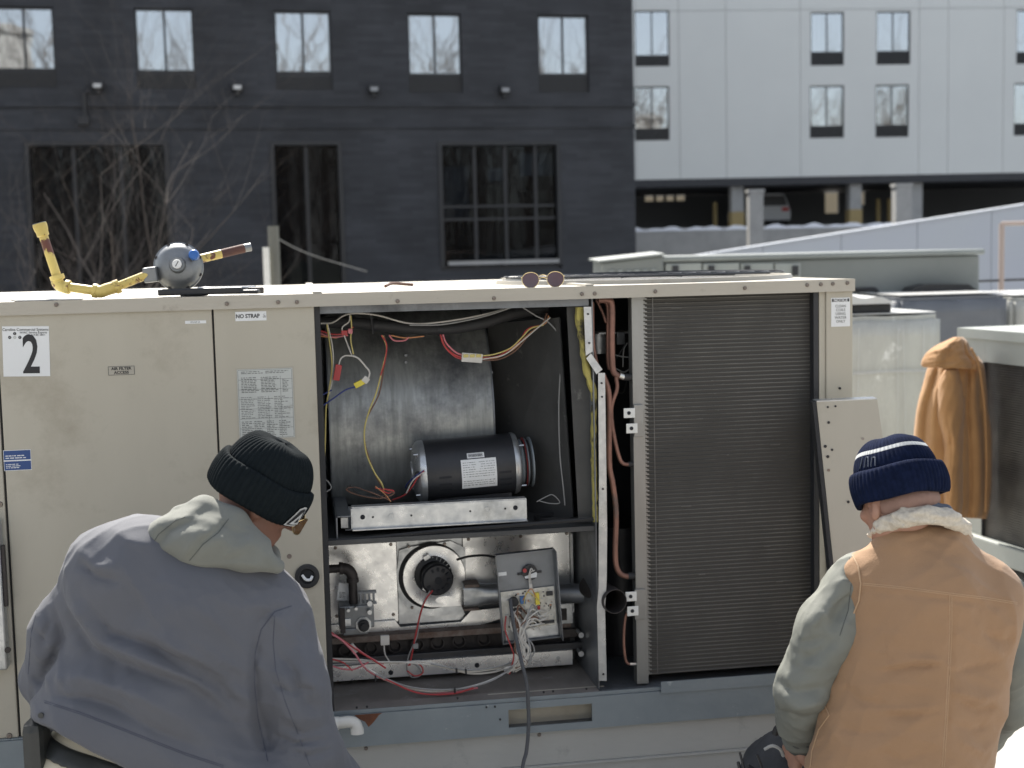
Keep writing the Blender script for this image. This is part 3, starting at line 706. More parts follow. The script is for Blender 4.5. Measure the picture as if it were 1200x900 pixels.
MB().box((UL, 0.0, ZBR), (UL + .01, DEPTH - .021, ZTOP - .013)).build('end_panel', 'beige_paint', rtu)
uA = on(2.3, 500).x; uB = on(252, 430).x; uJ = on(375.2, 560).x
zt = ZLIP - .001 + .008
def door(u0, u1, name='access_panel', z0=None):
    z0 = ZBR + .004 if z0 is None else z0
    return MB().box((u0, -.006, z0), (u1, .03, zt), bev=.004).build(name, 'beige_paint', rtu)
door(UL + .002, uA - .003); d2 = door(uA + .003, uB - .0025); d3 = door(uB + .0025, uJ)
MB().box((UL, .004, ZBR), (uJ, .034, ZTOP - .013)).build('panel_seam', 'black_rubber', rtu)
# jamb gasket, black edge of the opening
MB().box((uJ + .0005, -.001, ZBR + .002), (uJ + .016, .045, zt)).build('gasket', 'black_rubber', rtu)
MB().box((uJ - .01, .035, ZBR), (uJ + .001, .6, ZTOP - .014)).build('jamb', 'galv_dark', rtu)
# dirt marks at the top of the service panel, screw
screws([(11, 862), (0, 591)], -.006, r=.008, parent=rtu)

# base rail
rl = MB(); sa = on(595, 852, 0); sc = on(692, 823, 0); za = on(600, 850).z; zc = on(640, 826).z
wall_holes(rl, UL, UE + .02, ZBB, ZBR, .006, [(sa.x, sc.x, za, zc)], y0=-.02)
rl.box((UL, -.0135, ZBR + .0005), (UE + .02, .03, ZBR + .004))
rail = rl.build('base_rail', 'galv_blue', rtu)
MB().box((sa.x - .05, .04, za - .03), (sc.x + .05, .046, zc + .03)).build('slot_back', 'beige_paint', rail)
MB().box((sa.x - .05, .036, za + .045), (sc.x + .05, .0395, za + .049)).build('slot_seam', 'ink_faded', rail)
rs = MB(); pp = [(415, 834), (448, 832.5), (444, 838), (438, 846), (432, 852), (428, 846), (420, 842)]
P = [on(x, y, -.0205) for x, y in pp]; rs.add([(p.x, -.0208, min(p.z, ZBR)) for p in P], [tuple(range(len(P)))]); rs.build('rust_patch', 'rust', rail)
screws([(570, 828.5), (580, 828), (586, 843)], -.0205, r=.003, m='ink', parent=rail)
lp2 = MB(); a = on(772, 801, -.02); c = on(905, 796, -.02); lp2.box((on(772, 800).x, -.026, ZBR - .004), (UE, -.0205, ZBR + .03)); lp2.build('coil_sill', 'galv_blue', rtu)
# curb
cb = MB(); zc1 = on(700, 891, 0).z
cb.box((UL, .0, zc1 + .002), (UE - .02, .004, ZBB - .001)); cb.box((UL, -.012, zc1 - .004), (UE - .02, .004, zc1 + .001)); cb.box((UL, -.004, 0), (UE - .02, .0035, zc1 - .0045))
cb.box((UE - .024, .005, 0), (UE - .02, DEPTH - .05, ZBB - .001)); cb.box((UL, DEPTH - .054, 0), (UE - .025, DEPTH - .05, ZBB - .001)); cb.box((UL, .005, 0), (UL + .004, DEPTH - .06, ZBB - .001))
cb = cb.build('roof_curb', 'curb', rtu)
screws([(429, 877), (632, 861)], 0, r=.006, parent=cb)
MB().box((UL + .01, .01, ZBB), (UE - .01, DEPTH - .03, ZBB + .01)).build('bottom_pan', 'galv_dark', rtu)

# stickers on the access panels
def sticker(x0, y0, x1, y1, m, w=-.0066, tilt=0, name='sticker', parent=d2):
    a = on(x0, y1, w); c = on(x1, y0, w); cx, cz = (a.x + c.x) / 2, (a.z + c.z) / 2; hw, hh = abs(c.x - a.x) / 2, abs(c.z - a.z) / 2
    T = front(cx, w, cz, tilt); o = MB().box((-hw, -hh, 0), (hw, hh, .0006), bev=0).build(name, m, parent); o.matrix_local = T
    return o, hw, hh
def print_lines(parent, x0, x1, z0, z1, rows, m='ink_faded', seed=1, z=.0009, fill=.55, cols=1, hgt=.42, gap=.12):
    rng = random.Random(seed); b = MB(); dz = (z1 - z0) / rows
    for r_ in range(rows):
        zz = z0 + dz * (r_ + .5)
        for c_ in range(cols):
            xa = x0 + (x1 - x0) * c_ / cols; xe = x0 + (x1 - x0) * (c_ + fill + rng.uniform(0, .95 - fill)) / cols; x = xa
            while x < xe:
                wd = rng.uniform(.003, .011); wd = min(wd, xe - x)
                b.add([(x, zz - dz * hgt / 2, z), (x + wd, zz - dz * hgt / 2, z), (x + wd, zz + dz * hgt / 2, z), (x, zz + dz * hgt / 2, z)], [(0, 1, 2, 3)]); x += wd + rng.uniform(.3, 1) * .003
    o = b.build('printed_lines', m, parent); return o
T0 = lambda x, y, rot=0: Matrix.Translation((x, y, .0009)) @ Matrix.Rotation(rot, 4, 'Z')
def square_marks(parent, items, m='ink', z=.0009):
    b = MB()
    for (x, y, s) in items:
        b.add([(x - s, y - s, z), (x + s, y - s, z), (x + s, y + s, z), (x - s, y + s, z)], [(0, 1, 2, 3)])
    return b.build('icon', m, parent)
s, hw, hh = sticker(5, 381.5, 56.5, 442, 'label_white', tilt=R(-1.5), name='unit_number_sticker')
text('2', .145, 'ink', s, T0(.012, -.013), sx=.64, bold=.0022, name='numeral')
text('Carolina Commercial Systems', .0105, 'ink', s, T0(0, hh - .009), sx=.92, name='lettering')
text('HVAC Service Experts', .0075, 'ink', s, T0(.02, hh - .017), sx=1, name='lettering'); text('919-851-8871', .0065, 'ink', s, T0(.032, hh - .0235), name='lettering')
for k, (cx_, cy_) in enumerate([(-.028, hh - .0195), (-.041, hh - .0295), (-.028, hh - .0295), (-.015, hh - .0295)]):
    b = MB(); b.cyl((cx_, cy_, .0007), (cx_, cy_, .001), .0042, n=14); b.build('icon', 'ink' if k != 2 else 'label_silver', s)
    text(['f', 'in', 'o', 'P'][k], .0055, 'label_white', s, Matrix.Translation((cx_, cy_, .0012)), name='lettering')
s, hw, hh = sticker(127, 428.5, 157.5, 440, 'label_tan', name='filter_label')
text('AIR FILTER\nACCESS', .0105, 'ink', s, T0(0, .0), sx=1.05, bold=.0003, sp=1.0)
b = MB(); e = .0014
for (x0_, y0_, x1_, y1_) in ((-hw, hh - e, hw, hh), (-hw, -hh, hw, -hh + e), (-hw, -hh, -hw + e, hh), (hw - e, -hh, hw, hh)): b.add([(x0_, y0_, .0009), (x1_, y0_, .0009), (x1_, y1_, .0009), (x0_, y1_, .0009)], [(0, 1, 2, 3)])
b.build('border', 'ink_faded', s)
s, hw, hh = sticker(217, 375.3, 241.5, 379.6, 'label_white', name='small_sticker'); print_lines(s, -hw * .5, hw * .9, -hh * .6, hh * .6, 2, seed=4)
s, hw, hh = sticker(276, 364.5, 312, 376.5, 'label_white', name='strap_sticker', parent=d3)
text('NO STRAP', .0150, 'ink', s, T0(-.0085, 0), sx=.9, bold=.0004); text('C\nUS', .007, 'ink', s, T0(.036, 0), sp=.8)
s, hw, hh = sticker(281, 431, 342.5, 515, 'label_silver', name='data_plate', parent=d3)
print_lines(s, -hw * .86, hw * .9, hh * .86, hh * .95, 2, seed=2, cols=2); print_lines(s, -hw * .86, hw * .55, hh * .32, hh * .78, 10, seed=3, cols=2, fill=.7); print_lines(s, hw * .62, hw * .9, hh * .32, hh * .7, 9, seed=9, fill=.5)
print_lines(s, -hw * .9, hw * .9, -hh * .42, hh * .22, 13, seed=6, cols=3, fill=.45, hgt=.34); print_lines(s, -hw * .9, hw * .9, -hh * .93, -hh * .48, 9, seed=8, cols=4, fill=.5)
b = MB()
for t in np.linspace(-.98, .98, 8): b.add([(-hw * .96, hh * t - .0004, .0008), (hw * .96, hh * t - .0004, .0008), (hw * .96, hh * t + .0004, .0008), (-hw * .96, hh * t + .0004, .0008)], [(0, 1, 2, 3)])
for (x_, y0_, y1_) in ((-hw * .97, -.98, .98), (hw * .97, -.98, .98), (0.1 * hw, -.98, .22), (.55 * hw, -.98, .78)): b.add([(x_ - .0004, hh * y0_, .0008), (x_ + .0004, hh * y0_, .0008), (x_ + .0004, hh * y1_, .0008), (x_ - .0004, hh * y1_, .0008)], [(0, 1, 2, 3)])
b.build('ruled_lines', 'ink_faded', s)
# dirty glue border of the plate
b = MB(); b.box((-hw - .004, -hh - .004, -.0004), (hw + .004, hh + .004, -.0001)); b.build('glue_edge', 'label_tan', s)
s, hw, hh = sticker(5, 526.5, 36, 552, 'label_white', name='warning_sticker')
b = MB(); b.add([(-hw * .97, .001, .0007), (hw * .97, .001, .0007), (hw * .97, hh * .95, .0007), (-hw * .97, hh * .95, .0007)], [(0, 1, 2, 3)]); b.add([(-hw * .97, -hh * .95, .0007), (hw * .97, -hh * .95, .0007), (hw * .97, -.0025, .0007), (-hw * .97, -.0025, .0007)], [(0, 1, 2, 3)]); b.build('printed_blocks', 'ink_blue', s)
print_lines(s, -hw * .85, hw * .8, hh * .12, hh * .55, 2, 'label_white', 5, z=.001, fill=.8); print_lines(s, -hw * .85, hw * .3, -hh * .8, -hh * .3, 3, 'label_white', 7, z=.001, fill=.8)
# hole with black grommet in the service panel
p = on(360, 675, -.0065); b = MB(); b.lathe((p.x, -.006, p.z), (0, -1, 0), [(0, .034), (.006, .034), (.008, .030), (.008, .022), (.004, .019), (0, .019)], n=32); gm = b.build('grommet', 'black_rubber', d3)
b = MB(); b.cyl((p.x, -.0062, p.z), (p.x, -.0068, p.z), .0195, n=24); b.build('hole', 'black_void', gm)
b = MB(); b.tube([(p.x - .014, -.009, p.z + .004), (p.x - .004, -.014, p.z - .008), (p.x + .008, -.014, p.z - .009), (p.x + .014, -.008, p.z - .001)], .004, n=8); b.build('cap', 'label_white', gm)
p = on(339, 652, -.0065); MB().cyl((p.x, -.0062, p.z), (p.x, -.007, p.z), .007, n=10).build('glue_spot', 'rust_edge', d3)
# disconnect box on the left panel
a = on(-70, 614, -.05); c = on(8.5, 785, -.05); b = MB(); b.box((a.x, -.05, c.z), (c.x, -.0065, a.z), bev=.004); dbx = b.build('disconnect_box', 'galv', rtu)
b = MB(); b.box((c.x + .001, -.045, on(0, 640, -.05).z), (c.x + .010, -.03, on(0, 712, -.05).z), bev=.002); b.build('latch', 'black_iron', dbx); p = on(9, 762, -.055); MB().cyl((p.x, -.05, p.z), (p.x, -.056, p.z), .008).build('catch', 'black_iron', dbx)

# upper compartment --------------------------------------------------------------------
uD = on(700, 600).x                                  # divider between furnace/blower and condenser
ZSH = on(540, 625, 0.03).z                           # shelf level
zTopIn = ZTOP - .014
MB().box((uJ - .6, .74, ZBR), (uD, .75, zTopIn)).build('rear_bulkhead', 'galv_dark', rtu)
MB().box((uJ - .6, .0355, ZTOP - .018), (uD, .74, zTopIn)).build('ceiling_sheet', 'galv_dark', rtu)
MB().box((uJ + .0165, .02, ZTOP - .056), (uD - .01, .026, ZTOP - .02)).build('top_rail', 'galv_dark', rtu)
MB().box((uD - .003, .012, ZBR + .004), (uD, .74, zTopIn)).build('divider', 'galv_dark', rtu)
# slanted dark side sheet right of the blower housing
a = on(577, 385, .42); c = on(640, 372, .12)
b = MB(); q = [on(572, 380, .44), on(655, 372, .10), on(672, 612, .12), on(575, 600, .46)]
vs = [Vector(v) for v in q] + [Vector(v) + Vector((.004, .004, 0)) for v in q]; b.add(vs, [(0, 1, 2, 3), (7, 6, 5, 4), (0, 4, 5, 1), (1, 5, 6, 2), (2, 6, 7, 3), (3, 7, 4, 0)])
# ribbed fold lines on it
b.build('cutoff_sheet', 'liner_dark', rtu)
# divider front edge flange, in three pieces as in the place
b = MB()
def plate(mb, pts, w, th=.003):
    P = [on(x, y, w) for x, y in pts]; n = len(P); vs = [(p.x, w, p.z) for p in P] + [(p.x, w + th, p.z) for p in P]
    mb.add(vs, [tuple(range(n)), tuple(range(n, 2 * n))[::-1]] + [(i, (i + 1) % n, n + (i + 1) % n, n + i) for i in range(n)]); return mb
for pts in ([(684, 359.5), (693, 359.5), (694.5, 412), (686.5, 417)], [(692.5, 414), (706, 433), (699, 438.5), (687, 420)], [(701, 437), (709, 437), (711.5, 620), (711, 680), (709, 712), (711, 798), (702, 798), (699.5, 712), (701.5, 690), (702, 560)]):
    plate(b, pts, .004)
fl = b.build('divider_flange', 'galv', rtu)
screws([(689, 368), (690.5, 402), (705, 449), (705.5, 465), (706.5, 573), (707, 700), (707, 790)], .0035, r=.0032, m='ink', parent=fl)
# yellow insulation, ragged
b = MB(); ys = np.linspace(360, 612, 46); rng = random.Random(3); vs = []
for y in ys:
    cx = np.interp(y, [360, 385, 440, 460, 520, 612], [679, 680, 689, 696, 695.5, 697.5]); hw_ = np.interp(y, [360, 400, 440, 470, 612], [5.5, 4.5, 4.5, 3.2, 3]) * rng.uniform(.75, 1.25)
    for dx, dw in ((-hw_, .03), (-hw_ * .6, .016), (0, .010), (hw_ * .6, .014), (hw_, .03)):
        p = on(cx + dx + rng.uniform(-.4, .4), y, dw + .01 + rng.uniform(-.003, .003)); vs.append(tuple(p))
fs = [(5 * i + j, 5 * i + j + 1, 5 * i + 6 + j, 5 * i + 5 + j) for i in range(len(ys) - 1) for j in range(4)]
b.add(vs, fs, True).build('insulation', 'insulation', rtu)
# inner liner just behind the insulation
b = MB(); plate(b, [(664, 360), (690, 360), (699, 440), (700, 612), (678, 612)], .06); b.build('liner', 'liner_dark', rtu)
# blower scroll housing
ub0 = on(386, 480, .36).x; ub1 = on(576, 480, .36).x; zc_ = on(480, 520, .36).z; b = MB(); prof = []
for t in np.linspace(-100, 125, 30):
    r_ = .30 + .0006 * (t + 100); prof.append((.70 - r_ * 1.12 * math.cos(R(t)) * 1.0, zc_ + .02 + r_ * math.sin(R(t))))
prof = [(w_, z_) for w_, z_ in prof if z_ > ZSH + .01 and z_ < zTopIn - .02]
n = len(prof); vs = [(ub0, w_, z_) for w_, z_ in prof] + [(ub1, w_, z_) for w_, z_ in prof]
b.add(vs, [(i, i + 1, n + i + 1, n + i) for i in range(n - 1)], True)
hs_ = b.build('blower_housing', 'galv_streak', rtu)
for uu in (ub0, ub1):
    b = MB()
    b.add([(uu, w_ - .006, z_) for w_, z_ in prof] + [(uu, .735, prof[-1][1]), (uu, .735, prof[0][1])], [tuple(range(n + 2))])
    b.add([(uu - .004, w_ - .006, z_) for w_, z_ in prof] + [(uu - .004, .735, prof[-1][1]), (uu - .004, .735, prof[0][1])], [tuple(range(n + 2))])
    b.add([(uu - .004, w_ - .006, z_) for w_, z_ in prof] + [(uu, w_ - .006, z_) for w_, z_ in prof], [(i, i + 1, n + i + 1, n + i) for i in range(n - 1)])
    b.build('side_plate', 'galv_dark', hs_)
hsm = bpy.data.meshes
for (x, y, w_) in ((475, 416, .38), (475, 424, .375), (575, 436, .36), (541, 449, .36), (556, 449, .36)):
    p = on(x, y, w_); 
    MB().cyl((p.x, p.y - .02, p.z), (p.x, p.y + .03, p.z), .0045, n=10).build('rivet', 'galv_dark', hs_)
# refrigerant line / insulated bundle along the top
b = MB(); b.tube([on(374, 377, .16), on(420, 379, .16), on(470, 384, .16), on(520, 386, .16), on(565, 379, .17), on(600, 368, .19), on(640, 361, .22)], .017, n=12); hb = b.build('insulated_pipe', 'black_rubber', rtu)
for (x, y) in ((440, 381), (515, 386)):
    p = on(x, y, .16); MB().cyl((p.x - .006, p.y, p.z), (p.x + .006, p.y, p.z), .0195, n=14).build('tie', 'ink', hb)
b = MB(); p = on(435, 363, .1); q = on(437, 391, .14); b.cyl((p.x, .13, p.z), (q.x, .135, q.z), .003, n=6); b.build('cable_tie', 'ink', rtu)

# shelf and motor mount
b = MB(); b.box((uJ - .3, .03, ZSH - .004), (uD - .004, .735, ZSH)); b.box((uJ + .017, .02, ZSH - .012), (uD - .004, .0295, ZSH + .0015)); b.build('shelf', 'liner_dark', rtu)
b = MB(); b.tube([on(383, 634, .03), on(430, 631, .03), (on(520, 622, .03)), on(600, 616, .03), on(696, 608, .03)], .006, n=6); b.build('shelf_gasket', 'black_rubber', rtu)
# front channel
a = on(413, 617, .06); c = on(617, 586, .06); za_ = on(515, 615.5, .06).z; zc_2 = on(515, 589.5, .06).z
ch = MB(); ch.box((a.x, .06, za_ + .003), (c.x, .063, zc_2 - .003)); ch.box((a.x, .0635, zc_2 - .003), (c.x, .10, zc_2)); ch.box((a.x, .045, za_), (c.x, .0595, za_ + .003)); ch.box((a.x - .003, .0605, za_ + .003), (a.x - .0005, .1, zc_2 - .0035))
ch = ch.build('motor_rail', 'galv', rtu)
for (x, y, r_) in ((425, 606, .007), (604, 595, .007), (437, 606, .003), (551, 599, .003), (592, 596, .003), (482, 604, .003)):
    p = on(x, y, .06); MB().cyl((p.x, .0598, p.z), (p.x, .0588, p.z), r_, n=16).build('hole', 'black_void', ch)
for (x, y) in ((459, 605), (571, 597)):
    p = on(x, y, .06); b = MB(); b.lathe((p.x, .0598, p.z), (0, -1, 0), [(0, .0095), (.002, .0095), (.002, .007), (.001, .0065), (.001, 0)], n=6, smooth=False); b.build('knockout', 'galv', ch)
# motor base plate (sliding), rear rail
b = MB(); a = on(402, 590, .2); c = on(600, 582, .2); b.box((a.x, .1005, ZSH + .012), (c.x, .34, ZSH + .016)); b.build('motor_base', 'galv_dark', rtu)
b = MB(); a = on(396, 600, .36); b.box((a.x, .1, ZSH + .02), (a.x + .02, .42, ZSH + .05)); b.box((a.x + .021, .36, ZSH + .001), (on(612, 600, .36).x, .363, ZSH + .035)); b.build('rear_rail', 'galv', rtu)
# side slide rail to the left, going in
b = MB(); a = on(384, 570, .05); b.box((a.x + .02, .05, ZSH + .001), (a.x + .024, .45, ZSH + .06)); b.box((a.x + .024, .05, ZSH + .061), (a.x + .06, .45, ZSH + .064)); b.build('side_rail', 'galv_dark', rtu)
# motor
mw = .22; mc = on(549, 547.5, mw); ul = on(486, 548, mw).x; ur = on(606, 545, mw).x; rm = (on(549, 512, mw).z - on(549, 583, mw).z) / 2
mz = mc.z; tilt = R(2.4)
mt = thing  # noqa
MT = Matrix.Translation(((ul + ur) / 2, mw, mz)) @ Matrix.Rotation(-tilt, 4, 'Y')
def mo(mb, name, m, parent=None, **k):
    o = mb.build(name, m, parent if parent is not None else rtu); 
    if parent is None: o.matrix_local = MT
    return o
H = (ur - ul) / 2
b = MB(); b.lathe((-H + .028, 0, 0), (1, 0, 0), [(0, rm * .985), (.004, rm), (2 * H - .046, rm), (2 * H - .042, rm * .985)], n=56)
mot = mo(b, 'blower_motor', 'black_metal')
b = MB(); b.lathe((-H - .012, 0, 0), (1, 0, 0), [(0, 0), (0, rm * .34), (.004, rm * .36), (.006, rm * .62), (.012, rm * .86), (.02, rm * .97), (.026, rm * 1.01), (.04, rm * 1.01), (.04, rm * .9)], n=56); b.build('end_bell', 'galv', mot)
b = MB(); b.lathe((H - .018, 0, 0), (1, 0, 0), [(0, rm * .9), (0, rm * 1.01), (.008, rm * 1.01), (.016, rm * .96), (.024, rm * .7), (.028, rm * .4)], n=56); b.build('end_bell', 'galv', mot)
for k in range(4):
    an = R(45 + 90 * k); cy, cz = math.cos(an) * rm * .93, math.sin(an) * rm * .93
    b = MB(); b.cyl((-H - .006, cy, cz), (-H + .02, cy, cz), .0035, n=8); b.cyl((H, cy, cz), (H + .014, cy, cz), .0035, n=8); b.build('through_bolt', 'steel', mot)
b = MB(); b.lathe((H + .006, 0, 0), (1, 0, 0), [(0, rm * .5), (.0, rm * .72), (.006, rm * .78), (.012, rm * .62), (.018, rm * .80), (.020, rm * .80), (.026, rm * .6), (.032, rm * .82), (.036, rm * .82), (.038, rm * .3)], n=40); b.build('pulley', 'galv_blue', mot)
b = MB()
for xx in (.011, .027): b.lathe((H + .004 + xx, 0, 0), (1, 0, 0), [(0, rm * .70), (.004, rm * .74), (.007, rm * .68)], n=40)
b.build('belt', 'black_rubber', mot)
b = MB(); b.lathe((H + .019, 0, 0), (1, 0, 0), [(0, rm * .70), (.0015, rm * .82), (.003, rm * .70)], n=40); b.build('belt_mark', 'wire_red', mot)
# wrapped labels on the motor
def wrap_label(x0, x1, a0, a1, m, name, r_):
    b = MB(); n = 12; vs = []
    for k in range(n + 1):
        an = R(a0 + (a1 - a0) * k / n)
        vs += [(x0, -math.cos(an) * r_, math.sin(an) * r_), (x1, -math.cos(an) * r_, math.sin(an) * r_)]
    b.add(vs, [(2 * k, 2 * k + 2, 2 * k + 3, 2 * k + 1) for k in range(n)], True); return b.build(name, m, mot)
px2m = 4.07 / FPX
lx = lambda x: (x - 546) * px2m
wrap_label(lx(536), lx(577), -33, 23, 'label_white', 'motor_label', rm + .0006)
wrap_label(lx(544), lx(564), 25, 35, 'label_white', 'barcode_label', rm + .0006)
b = MB(); rng = random.Random(9)
for k in range(11):
    if k in (7,): continue
    an = R(17 - k * 4.3); zz = math.sin(an) * (rm + .0011); yy = -math.cos(an) * (rm + .0011)
    x = lx(538)
    while x < lx(575):
        w_ = rng.uniform(.002, .008); 
        if not (k < 4 and lx(552) < x < lx(556)): b.add([(x, yy, zz - .0008), (min(x + w_, lx(575)), yy, zz - .0008), (min(x + w_, lx(575)), yy, zz + .0008), (x, yy, zz + .0008)], [(0, 1, 2, 3)])
        x += w_ + rng.uniform(.001, .004)
b.build('printed_lines', 'ink_faded', mot)
b = MB(); x = lx(545.5)
while x < lx(562):
    w_ = rng.uniform(.0006, .002); an = R(30); b.add([(x, -math.cos(R(27)) * (rm + .0011), math.sin(R(27)) * (rm + .0011)), (x + w_, -math.cos(R(27)) * (rm + .0011), math.sin(R(27)) * (rm + .0011)), (x + w_, -math.cos(R(33)) * (rm + .0011), math.sin(R(33)) * (rm + .0011)), (x, -math.cos(R(33)) * (rm + .0011), math.sin(R(33)) * (rm + .0011))], [(0, 1, 2, 3)]); x += w_ + .001
b.build('barcode', 'ink', mot)
for (x0, x1, a0) in ((510, 524, -8), (510, 524, -22), (510, 524, -34), (580, 594, -8), (580, 594, -22), (580, 594, -34)):
    wrap_label(lx(x0), lx(x1), a0, a0 + 4, 'black_void', 'vent_slot', rm + .0004)
b = MB(); b.box((-H + .05, -.05, -rm - .03), (H - .03, .07, -rm + .012)); b.build('motor_foot', 'black_metal', mot)
b = MB(); b.lathe((-H + .003, -rm * .86, 0.004), (-.25, -1, .0), [(0, .011), (.006, .011), (.006, .007), (.001, .007)], n=16); b.build('wire_grommet', 'black_rubber', mot)
# belt lying on the shelf
bc = on(656, 601, .15); b = MB(); vs = []
pts = [(bc.x + .075 * math.cos(t), .15 + .05 * math.sin(t), ZSH + .009) for t in np.linspace(0, 2 * math.pi, 40)]
for (px_, py_, pz_) in pts:
    ax = (px_ - bc.x, py_ - .15); l = math.hypot(*ax); ax = (ax[0] / l, ax[1] / l)
    vs += [(px_ + ax[0] * .003, py_ + ax[1] * .003, pz_ - .007), (px_ + ax[0] * .004, py_ + ax[1] * .004, pz_ + .007), (px_ - ax[0] * .003, py_ - ax[1] * .003, pz_ + .005), (px_ - ax[0] * .003, py_ - ax[1] * .003, pz_ - .005)]
fs = [(4 * i + j, 4 * i + (j + 1) % 4, 4 * i + 4 + (j + 1) % 4, 4 * i + 4 + j) for i in range(39) for j in range(4)]
o = b.add(vs, fs).build('drive_belt', 'black_rubber'); o.location = U.o; o.rotation_euler = (0, 0, U.yaw); o['label'] = 'black drive belt coiled on the shelf right of the blower motor'; o['category'] = 'belt'

# wires, upper compartment
wr = [([(376, 379), (390, 378), (408, 368), (440, 369), (480, 379), (520, 377), (570, 368), (604, 358)], .12, .0028, 'wire_white'),
      ([(480, 381), (520, 380), (566, 371), (603, 359)], .115, .0026, 'wire_grey'),
      ([(609, 358), (628, 370), (643, 378), (655, 393), (658, 410), (655, 470), (656, 530), (660, 570), (662, 592)], .12, .0022, 'wire_grey'),
      ([(376, 388), (392, 392), (404, 390), (414, 383)], .12, .0030, 'wire_red'), ([(376, 391), (390, 395), (408, 393)], .118, .0026, 'wire_pink'), ([(376, 394), (395, 396)], .12, .0026, 'wire_orange'),
      ([(383, 380), (386, 400), (389, 430), (385, 460), (382, 480), (381, 520), (379, 555)], .1, .0022, 'wire_yellow'),
      ([(384, 380), (390, 410), (390, 440), (386, 462)], .104, .002, 'wire_white'),
      ([(410, 369), (409, 377), (401, 384), (404, 395), (412, 416)], .1, .0022, 'wire_white'), ([(411, 370), (412, 385), (411, 398), (414, 415)], .1, .0022, 'wire_yellow'),
      ([(413, 417), (404, 417), (399, 421), (397, 428)], .095, .0026, 'wire_white'), ([(413, 417), (420, 420), (428, 429), (433, 436), (431, 444), (426, 448)], .095, .0030, 'wire_white'),
      ([(418, 453), (405, 457), (392, 466), (379, 475)], .095, .0026, 'wire_blue'), ([(376, 464), (383, 460), (389, 457)], .1, .002, 'wire_blue'),
      ([(448, 393), (453, 408), (448, 432), (441, 460), (432, 483), (427, 505), (429, 530), (438, 552), (447, 566), (450, 575)], .12, .0025, 'wire_yellow'),
      ([(450, 393), (453, 410), (450, 430), (444, 462), (430, 490), (427, 512), (431, 532), (440, 557), (449, 573)], .122, .0022, 'wire_brown'),
      ([(447, 393), (453, 404), (451, 422), (446, 440)], .119, .0024, 'wire_red'),
      ([(456, 393), (462, 399), (474, 399), (479, 395)], .14, .0026, 'wire_pink'), ([(458, 393), (475, 396), (497, 394)], .14, .0022, 'wire_orange'),
      ([(516, 392), (520, 404), (530, 414), (541, 419)], .12, .0028, 'wire_red'), ([(519, 392), (523, 402), (533, 412), (541, 416)], .122, .0028, 'wire_pink'), ([(517, 394), (522, 407), (532, 417), (541, 421)], .118, .0026, 'wire_red'),
      ([(565, 417), (580, 415), (598, 408), (612, 395), (622, 385), (637, 381)], .12, .0022, 'wire_yellow'), ([(565, 420), (582, 419), (602, 409), (616, 395), (630, 384), (640, 378), (643, 370)], .121, .0022, 'wire_orange'),
      ([(565, 422), (585, 421), (604, 411), (620, 393), (635, 380), (641, 367)], .119, .0022, 'wire_brown'), ([(565, 419), (584, 417), (606, 403), (618, 386), (634, 381)], .123, .0022, 'wire_red'), ([(565, 421), (590, 416), (609, 402), (628, 386), (645, 372)], .117, .002, 'wire_white'),
      ([(497, 551, .13), (487, 558, .13), (478, 566, .15), (475, 572, .17)], .12, .0022, 'wire_blue'), ([(497, 552, .12), (489, 560, .13), (483, 570, .14), (474, 580, .16), (460, 586, .18)], .12, .0024, 'wire_red'), ([(497, 553, .12), (484, 563, .13), (476, 578, .15)], .12, .002, 'wire_white'),
      ([(449, 572), (438, 576), (420, 572), (408, 570), (412, 576), (432, 582), (452, 580), (460, 577)], .1, .0024, 'wire_black'), ([(452, 574), (462, 578), (445, 584), (420, 580), (406, 574), (416, 571), (440, 579), (458, 587)], .1, .0024, 'wire_brown'),
      ([(446, 574), (455, 578), (461, 575), (440, 572)], .1, .0022, 'wire_red'), ([(410, 568), (420, 578), (447, 584), (458, 582), (430, 575)], .1, .0018, 'wire_black'), ([(440, 570), (452, 580), (458, 588)], .098, .0018, 'wire_orange'),
      ([(629, 588), (640, 582), (648, 580), (656, 589), (645, 590), (632, 587)], .1, .0015, 'wire_grey'), ([(378, 560), (385, 565), (388, 572), (383, 576)], .1, .0018, 'wire_grey')]
for pts, w_, r_, m_ in wr: stroke(pts, w_, r_ * .9, m_, rtu, 'wire')
def boxat(x0, y0, x1, y1, w_, m_, name, parent=rtu, th=.012, rot=0):
    a = on(x0, y1, w_); c = on(x1, y0, w_); cx, cz = (a.x + c.x) / 2, (a.z + c.z) / 2; hw_, hh_ = abs(c.x - a.x) / 2, abs(c.z - a.z) / 2
    o = MB().box((-hw_, -hh_, -th / 2), (hw_, hh_, th / 2), bev=.0015).build(name, m_, parent); o.matrix_local = front(cx, w_, cz, rot); return o
cn = boxat(541, 413.5, 565, 425, .118, 'wire_white', 'connector', rot=R(-6))
for k in range(3): boxat(543 + k * 7.5, 415, 549 + k * 7.5, 419, .111, 'wire_yellow', 'pin_slot', th=.003)
boxat(392, 427, 399, 446, .095, 'wire_red', 'connector', rot=R(-12)); boxat(400, 387, 407, 393, .1, 'wire_red', 'connector'); boxat(408, 385, 413, 391, .1, 'wire_pink', 'connector')
boxat(415, 446, 427, 453, .095, 'chip_yellow', 'connector', rot=R(25)); boxat(425, 441, 432, 449, .094, 'wire_white', 'connector', rot=R(50))

